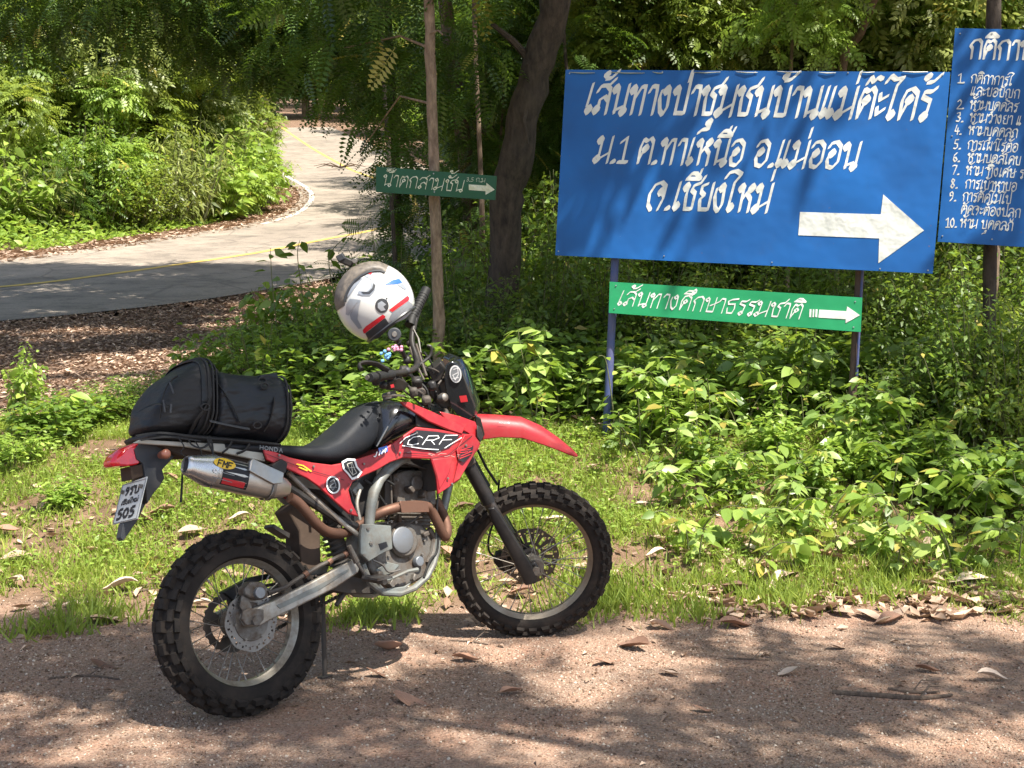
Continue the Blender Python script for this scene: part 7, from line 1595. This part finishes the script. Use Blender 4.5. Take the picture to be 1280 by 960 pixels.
DL = [npmesh('dry_leaf', *dry_leaf_mesh(s, c, w_, wd), MD[mt]) for s, c, w_, wd, mt in [(1, .45, .25, .25, 0), (2, .2, .4, .2, 0), (3, .8, .3, .26, 0), (4, .3, .3, .24, 1), (5, .6, .5, .2, 1), (6, .15, .25, .27, 1)]]
for me in DL: me.shade_smooth()
# individually placed big leaves: px, py, length m, mesh, label
BLV = [(516, 881, .17, 1, 'flat brown leaf lying alone on the gravel right of the rear wheel'), (478, 846, .13, 1, 'thin brown leaf right of the kickstand'), (485, 812, .12, 2, 'upright curled brown leaf behind the kickstand'),
 (583, 826, .12, 0, 'crumpled brown leaf left of the front tyre'), (792, 812, .16, 0, 'brown leaf just right of the front tyre'), (985, 845, .1, 3, 'pale cupped leaf in the middle of the gravel'), (837, 845, .09, 3, 'small pale leaf on the gravel below the front tyre'),
 (827, 787, .13, 4, 'pale leaf at the grass edge right of the front tyre'), (875, 745, .13, 3, 'pale leaf by the grass right of the front wheel'), (917, 745, .13, 0, 'orange brown leaf at the grass edge'), (920, 785, .15, 0, 'brown leaf on the pink gravel'),
 (985, 727, .16, 5, 'big pale curled leaf standing in the grass'), (973, 735, .14, 4, 'crumpled pale leaf leaning on its neighbour in the grass'), (1035, 705, .16, 0, 'orange brown leaf in front of the long grass'), (1050, 770, .14, 5, 'pale leaf below the long grass tuft'),
 (1090, 775, .16, 3, 'long pale leaf at the foot of the long grass'), (1110, 780, .15, 0, 'brown leaf right of the long grass foot'), (1155, 740, .15, 3, 'curled brown leaf right of the long grass'), (1210, 737, .2, 5, 'large tan leaf at the right by the grass'),
 (1250, 768, .13, 3, 'pale leaf near the right edge of the gravel'), (1220, 700, .14, 4, 'tan leaf among weeds at the right edge'), (1165, 690, .15, 5, 'grey leaf lying in shade among the right weeds'), (1190, 693, .15, 5, 'second grey leaf in the shade at the right'),
 (1045, 812, .09, 3, 'small grey leaf on the gravel at the right'), (700, 762, .12, 4, 'pale leaf behind the bottom of the front wheel'), (735, 715, .13, 3, 'pale leaf seen through the front wheel'), (690, 660, .14, 3, 'tan leaf seen through the upper front wheel'),
 (760, 830, .14, 1, 'flat brown leaf below the front tyre, cracked'), (650, 745, .12, 0, 'brown leaf seen through the lower front wheel'), (585, 640, .15, 0, 'reddish leaf between engine and front wheel'), (560, 700, .13, 0, 'brown leaf in front of the engine'),
 (180, 655, .13, 0, 'brown leaf right of the number plate bottom'), (200, 648, .16, 0, 'long orange leaf behind the muffler end'), (240, 670, .14, 5, 'pale leaf above the rear tyre'), (300, 655, .12, 4, 'small pale leaf between muffler and rear tyre'), (150, 745, .17, 4, 'pale folded leaf left of the rear wheel'),
 (20, 705, .15, 5, 'pale oval leaf at the left edge of the grass'), (10, 675, .13, 0, 'orange leaf at the far left edge'), (35, 790, .13, 3, 'tan leaf lower left by the gravel edge'), (130, 780, .18, 5, 'flat grey brown leaf at the gravel edge on the left'), (60, 775, .12, 1, 'small brown leaf on the left gravel edge'),
 (95, 760, .12, 3, 'pale leaf in the grass below the number plate'), (215, 605, .12, 0, 'brown leaf behind the hanging strap'), (130, 835, .12, 1, 'dark bark like leaf on the gravel left of the rear wheel'), (250, 760, .12, 4, 'tan leaf seen inside the rear wheel'), (20, 735, .1, 4, 'small tan leaf at the left edge'),
 (455, 745, .11, 0, 'orange leaf under the engine'), (500, 745, .11, 3, 'pale leaf under the engine guard'), (530, 690, .1, 0, 'small brown leaf left of the front wheel'), (855, 668, .12, 3, 'orange tan leaf below the right weeds'), (940, 690, .1, 3, 'pale leaf in the bright grass'), (820, 700, .1, 4, 'pale leaf right of the front tyre shoulder'),
 (800, 640, .12, 5, 'pale leaf right of the tyre top in the grass'), (640, 868, .1, 0, 'small brown leaf in the middle foreground'), (1160, 840, .1, 0, 'dark leaf right of the fallen twig'), (1240, 850, .12, 4, 'tan leaf at the right of the foreground'), (880, 890, .08, 1, 'small leaf in the lit patch of the foreground'),
 (330, 600, .1, 3, 'tan leaf in the grass behind the red side panel'), (860, 580, .12, 4, 'pale leaf at the foot of the weeds right of the mudguard'), (745, 590, .13, 5, 'white looking leaf below the mudguard tip'), (1085, 640, .12, 5, 'pale leaf in the shaded dry patch'), (1100, 600, .13, 4, 'pale leaf high in the shaded dry patch')]
g = random.Random(12)
for px, py, L, mi, lab in BLV:
    q = hit(px, py); o = link('dry_leaf', DL[mi]); o.scale = (L, L, L)
    o.location = (q.x, q.y, float(g2(q.x, q.y)) + .012 + (.025 if q.y > 5.9 else 0)); o.rotation_euler = (g.uniform(-.2, .2), g.uniform(-.25, .25), g.choice([1.57, -1.57]) + g.uniform(-.8, .8))
    tag(o, lab, 'leaf', 'big dry leaves lying on the ground')
# mass of smaller litter
def litter(name, n, x0, x1, y0, y1, dens, s0, s1, mat, lift=.006, seed=1):
    g = np.random.default_rng(seed); x, y = region_pts(g, n, x0, x1, y0, y1, dens); k = len(x)
    V1, F1 = dry_leaf_mesh(seed, .6, .5, .24); V1 = V1[:-4]; F1 = F1[:-1]
    # cheap version: 3x3 grid of the curled leaf
    rows_ = [0, 3, 6]; cols = [0, 2, 4]; idx = [r_ * 5 + c for r_ in rows_ for c in cols]; tv = V1[idx]; tf = [(a * 3 + b_, a * 3 + b_ + 1, a * 3 + b_ + 4) for a in range(2) for b_ in range(2)] + [(a * 3 + b_, a * 3 + b_ + 4, a * 3 + b_ + 3) for a in range(2) for b_ in range(2)]
    a = g.uniform(0, 6.28, k); D = np.stack([np.cos(a), np.sin(a), g.normal(0, .22, k)], 1)
    V, Fc, L = scatter((tv, np.array(tf)), np.stack([x, y, g2(x, y) + lift], 1), orient(D, r=g, roll=.3), g.uniform(s0, s1, k), g.beta(1.6, 2, k))
    return tag(link(name, npmesh(name, V, Fc, M[mat], L)), kind='stuff')
litter('leaf_litter', 62000, -9, -.6, 8.7, 19, lambda x, y: (road_dist(x, y) > 3.0) * (x < -.16 * y + .3) * 1., .028, .065, 'litter', seed=2)
M['verge'] = leafmat('verge_litter', (.2, .13, .09), (.62, .46, .34), (.5, .3, .15), .1, .7, .2)
litter('leaf_litter', 30000, -17, -2, 19, 40, lambda x, y: (road_dist(x, y) > 2.7) * (road_dist(x, y) < 4.4) * (y > 19) * 1., .09, .16, 'verge', seed=3)
litter('leaf_litter', 1500, -5, 5, 5.5, 8.8, lambda x, y: in_fr(x, y) * np.clip(1.2 - patch(x, y) * 1.2, .08, 1) * np.exp(-((y - 6.1) / 1.0) ** 2) , .03, .095, 'dry', .02, seed=4)
litter('leaf_litter', 5200, -5, 5, 5.8, 8.9, lambda x, y: in_fr(x, y) * np.clip(1.25 - patch(x, y) * 1.3 - fine_patch(x, y) * .4, .04, 1), .015, .055, 'verge', .012, seed=10)
litter('leaf_litter', 900, -3.5, 3.8, 3.7, 5.9, lambda x, y: np.clip(.25 + (y - 4.8) * .6, .1, 1), .02, .06, 'litter', .004, seed=5)
litter('leaf_litter', 1500, .7, 3.2, 5.65, 6.9, lambda x, y: in_fr(x, y) * np.clip(1.1 - abs(y - 6.0) * 1.6, .1, 1) * (fine_patch(x, y) > .45), .06, .13, 'verge', .02, seed=9)
litter('leaf_litter', 4200, .8, 5, 5.7, 7.9, lambda x, y: in_fr(x, y) * np.clip(1.1 - abs(y - 5.95) * 1.5, .12, 1) * fine_patch(x, y), .03, .1, 'dry', .015, seed=6)
litter('leaf_litter', 2600, -.5, 6, 8, 13, lambda x, y: in_fr(x, y), .06, .12, 'litter', .02, seed=8)
# gravel
def gravel(name, n, s0, s1, cols, seed):
    g = np.random.default_rng(seed); x, y = region_pts(g, n, -3.2, 3.3, 3.75, 6.15, lambda x, y: np.clip((edge(x) + .25 - y) * 3, 0, 1) * in_fr(x, y, .3) * np.clip(fine_patch(x * .6, y * .6) * 1.1 + (patch(x, y, .8)) * .5 - .1, .15, 1)); k = len(x)
    t = (1 + 5 ** .5) / 2; tv = np.array([(1, 0, 0), (-1, 0, 0), (0, 1, 0), (0, -1, 0), (0, 0, 1), (.55, .6, .5), (-.6, .5, .45), (-.5, -.6, .5), (.6, -.5, .4)], float)
    tf = np.array([(0, 2, 5), (2, 1, 6), (1, 3, 7), (3, 0, 8), (4, 5, 6), (4, 6, 7), (4, 7, 8), (4, 8, 5), (2, 6, 5), (1, 7, 6), (3, 8, 7), (0, 5, 8)])
    a = g.uniform(0, 6.28, k); D = np.stack([np.cos(a), np.sin(a), g.normal(0, .3, k)], 1); fr = orient(D, r=g, roll=.5) * g.uniform(.55, 1.2, (k, 1, 3))
    V, Fc, L = scatter((tv, tf), np.stack([x, y, g2(x, y)], 1), fr, s0 + (s1 - s0) * g.beta(1.2, 4, k), g.uniform(0, 1, k))
    m, nn, p = nodes(name); at_ = nn.nodes.new('ShaderNodeAttribute'); at_.attribute_name = 'lv'; r = ramp(nn, at_.outputs['Fac'], cols); r.color_ramp.interpolation = 'LINEAR'
    nn.links.new(r.outputs[0], p.inputs['Base Color']); p.inputs['Roughness'].default_value = .95; p.inputs['Specular IOR Level'].default_value = .15
    return tag(link(name, npmesh(name, V, Fc, m, L)), kind='stuff')
gravel('gravel', 95000, .002, .0105, [(0, (.10, .065, .045)), (.45, (.26, .165, .11)), (.8, (.36, .27, .2)), (1, (.5, .42, .34))], 5)
# twigs on the gravel
def twig(label, pts, r, seed):
    q0 = hit(*pts[0]); t = empty('fallen_twig', q0, label, 'twig'); P = [Vector((q.x, q.y, float(g2(q.x, q.y)) + r * .8)) - q0 for q in [hit(*p) for p in pts]]
    mb = MB(); mb.tube(catmull(P, 4), [r, r * 1.2, r * .6], 7); mb.build('twig', M['twig'], t)
    mb = MB(); k = P[len(P) // 2]; mb.tube([k, k + Vector((.05, .05, .03)), k + Vector((.11, .07, .02))], [r * .6, r * .3], 5); mb.build('side_shoot', M['twig'], t)
twig('thick broken stick lying at the right of the gravel', [(1040, 868), (1100, 872), (1150, 874), (1190, 870)], .009, 1)
twig('short stick above the thick broken stick', [(1110, 862), (1140, 866), (1175, 866)], .006, 2)
twig('thin dark twig below the pink patch', [(910, 824), (940, 826), (965, 827)], .004, 3)
twig('thin twig on gravel left of the rear wheel', [(60, 850), (110, 846), (150, 850)], .005, 4)
twig('dry twig lying on the grass left of the rear wheel', [(140, 747), (170, 742), (195, 735)], .006, 5)
twig('tiny twig under the front tyre', [(560, 800), (590, 803), (610, 806)], .004, 6)
q0 = hit(425, 212); t = empty('fallen_branch', q0, 'small dry branch lying on the upper road beside the yellow line', 'branch'); mb = MB()
for k in range(9):
    a = k * .7; mb.tube([(0, 0, .08), (math.cos(a) * .6, math.sin(a) * .6, .2), (math.cos(a) * 1.0, math.sin(a) * 1.0, .1)], [.03, .01], 5)
mb.build('twig', M['twig'], t)
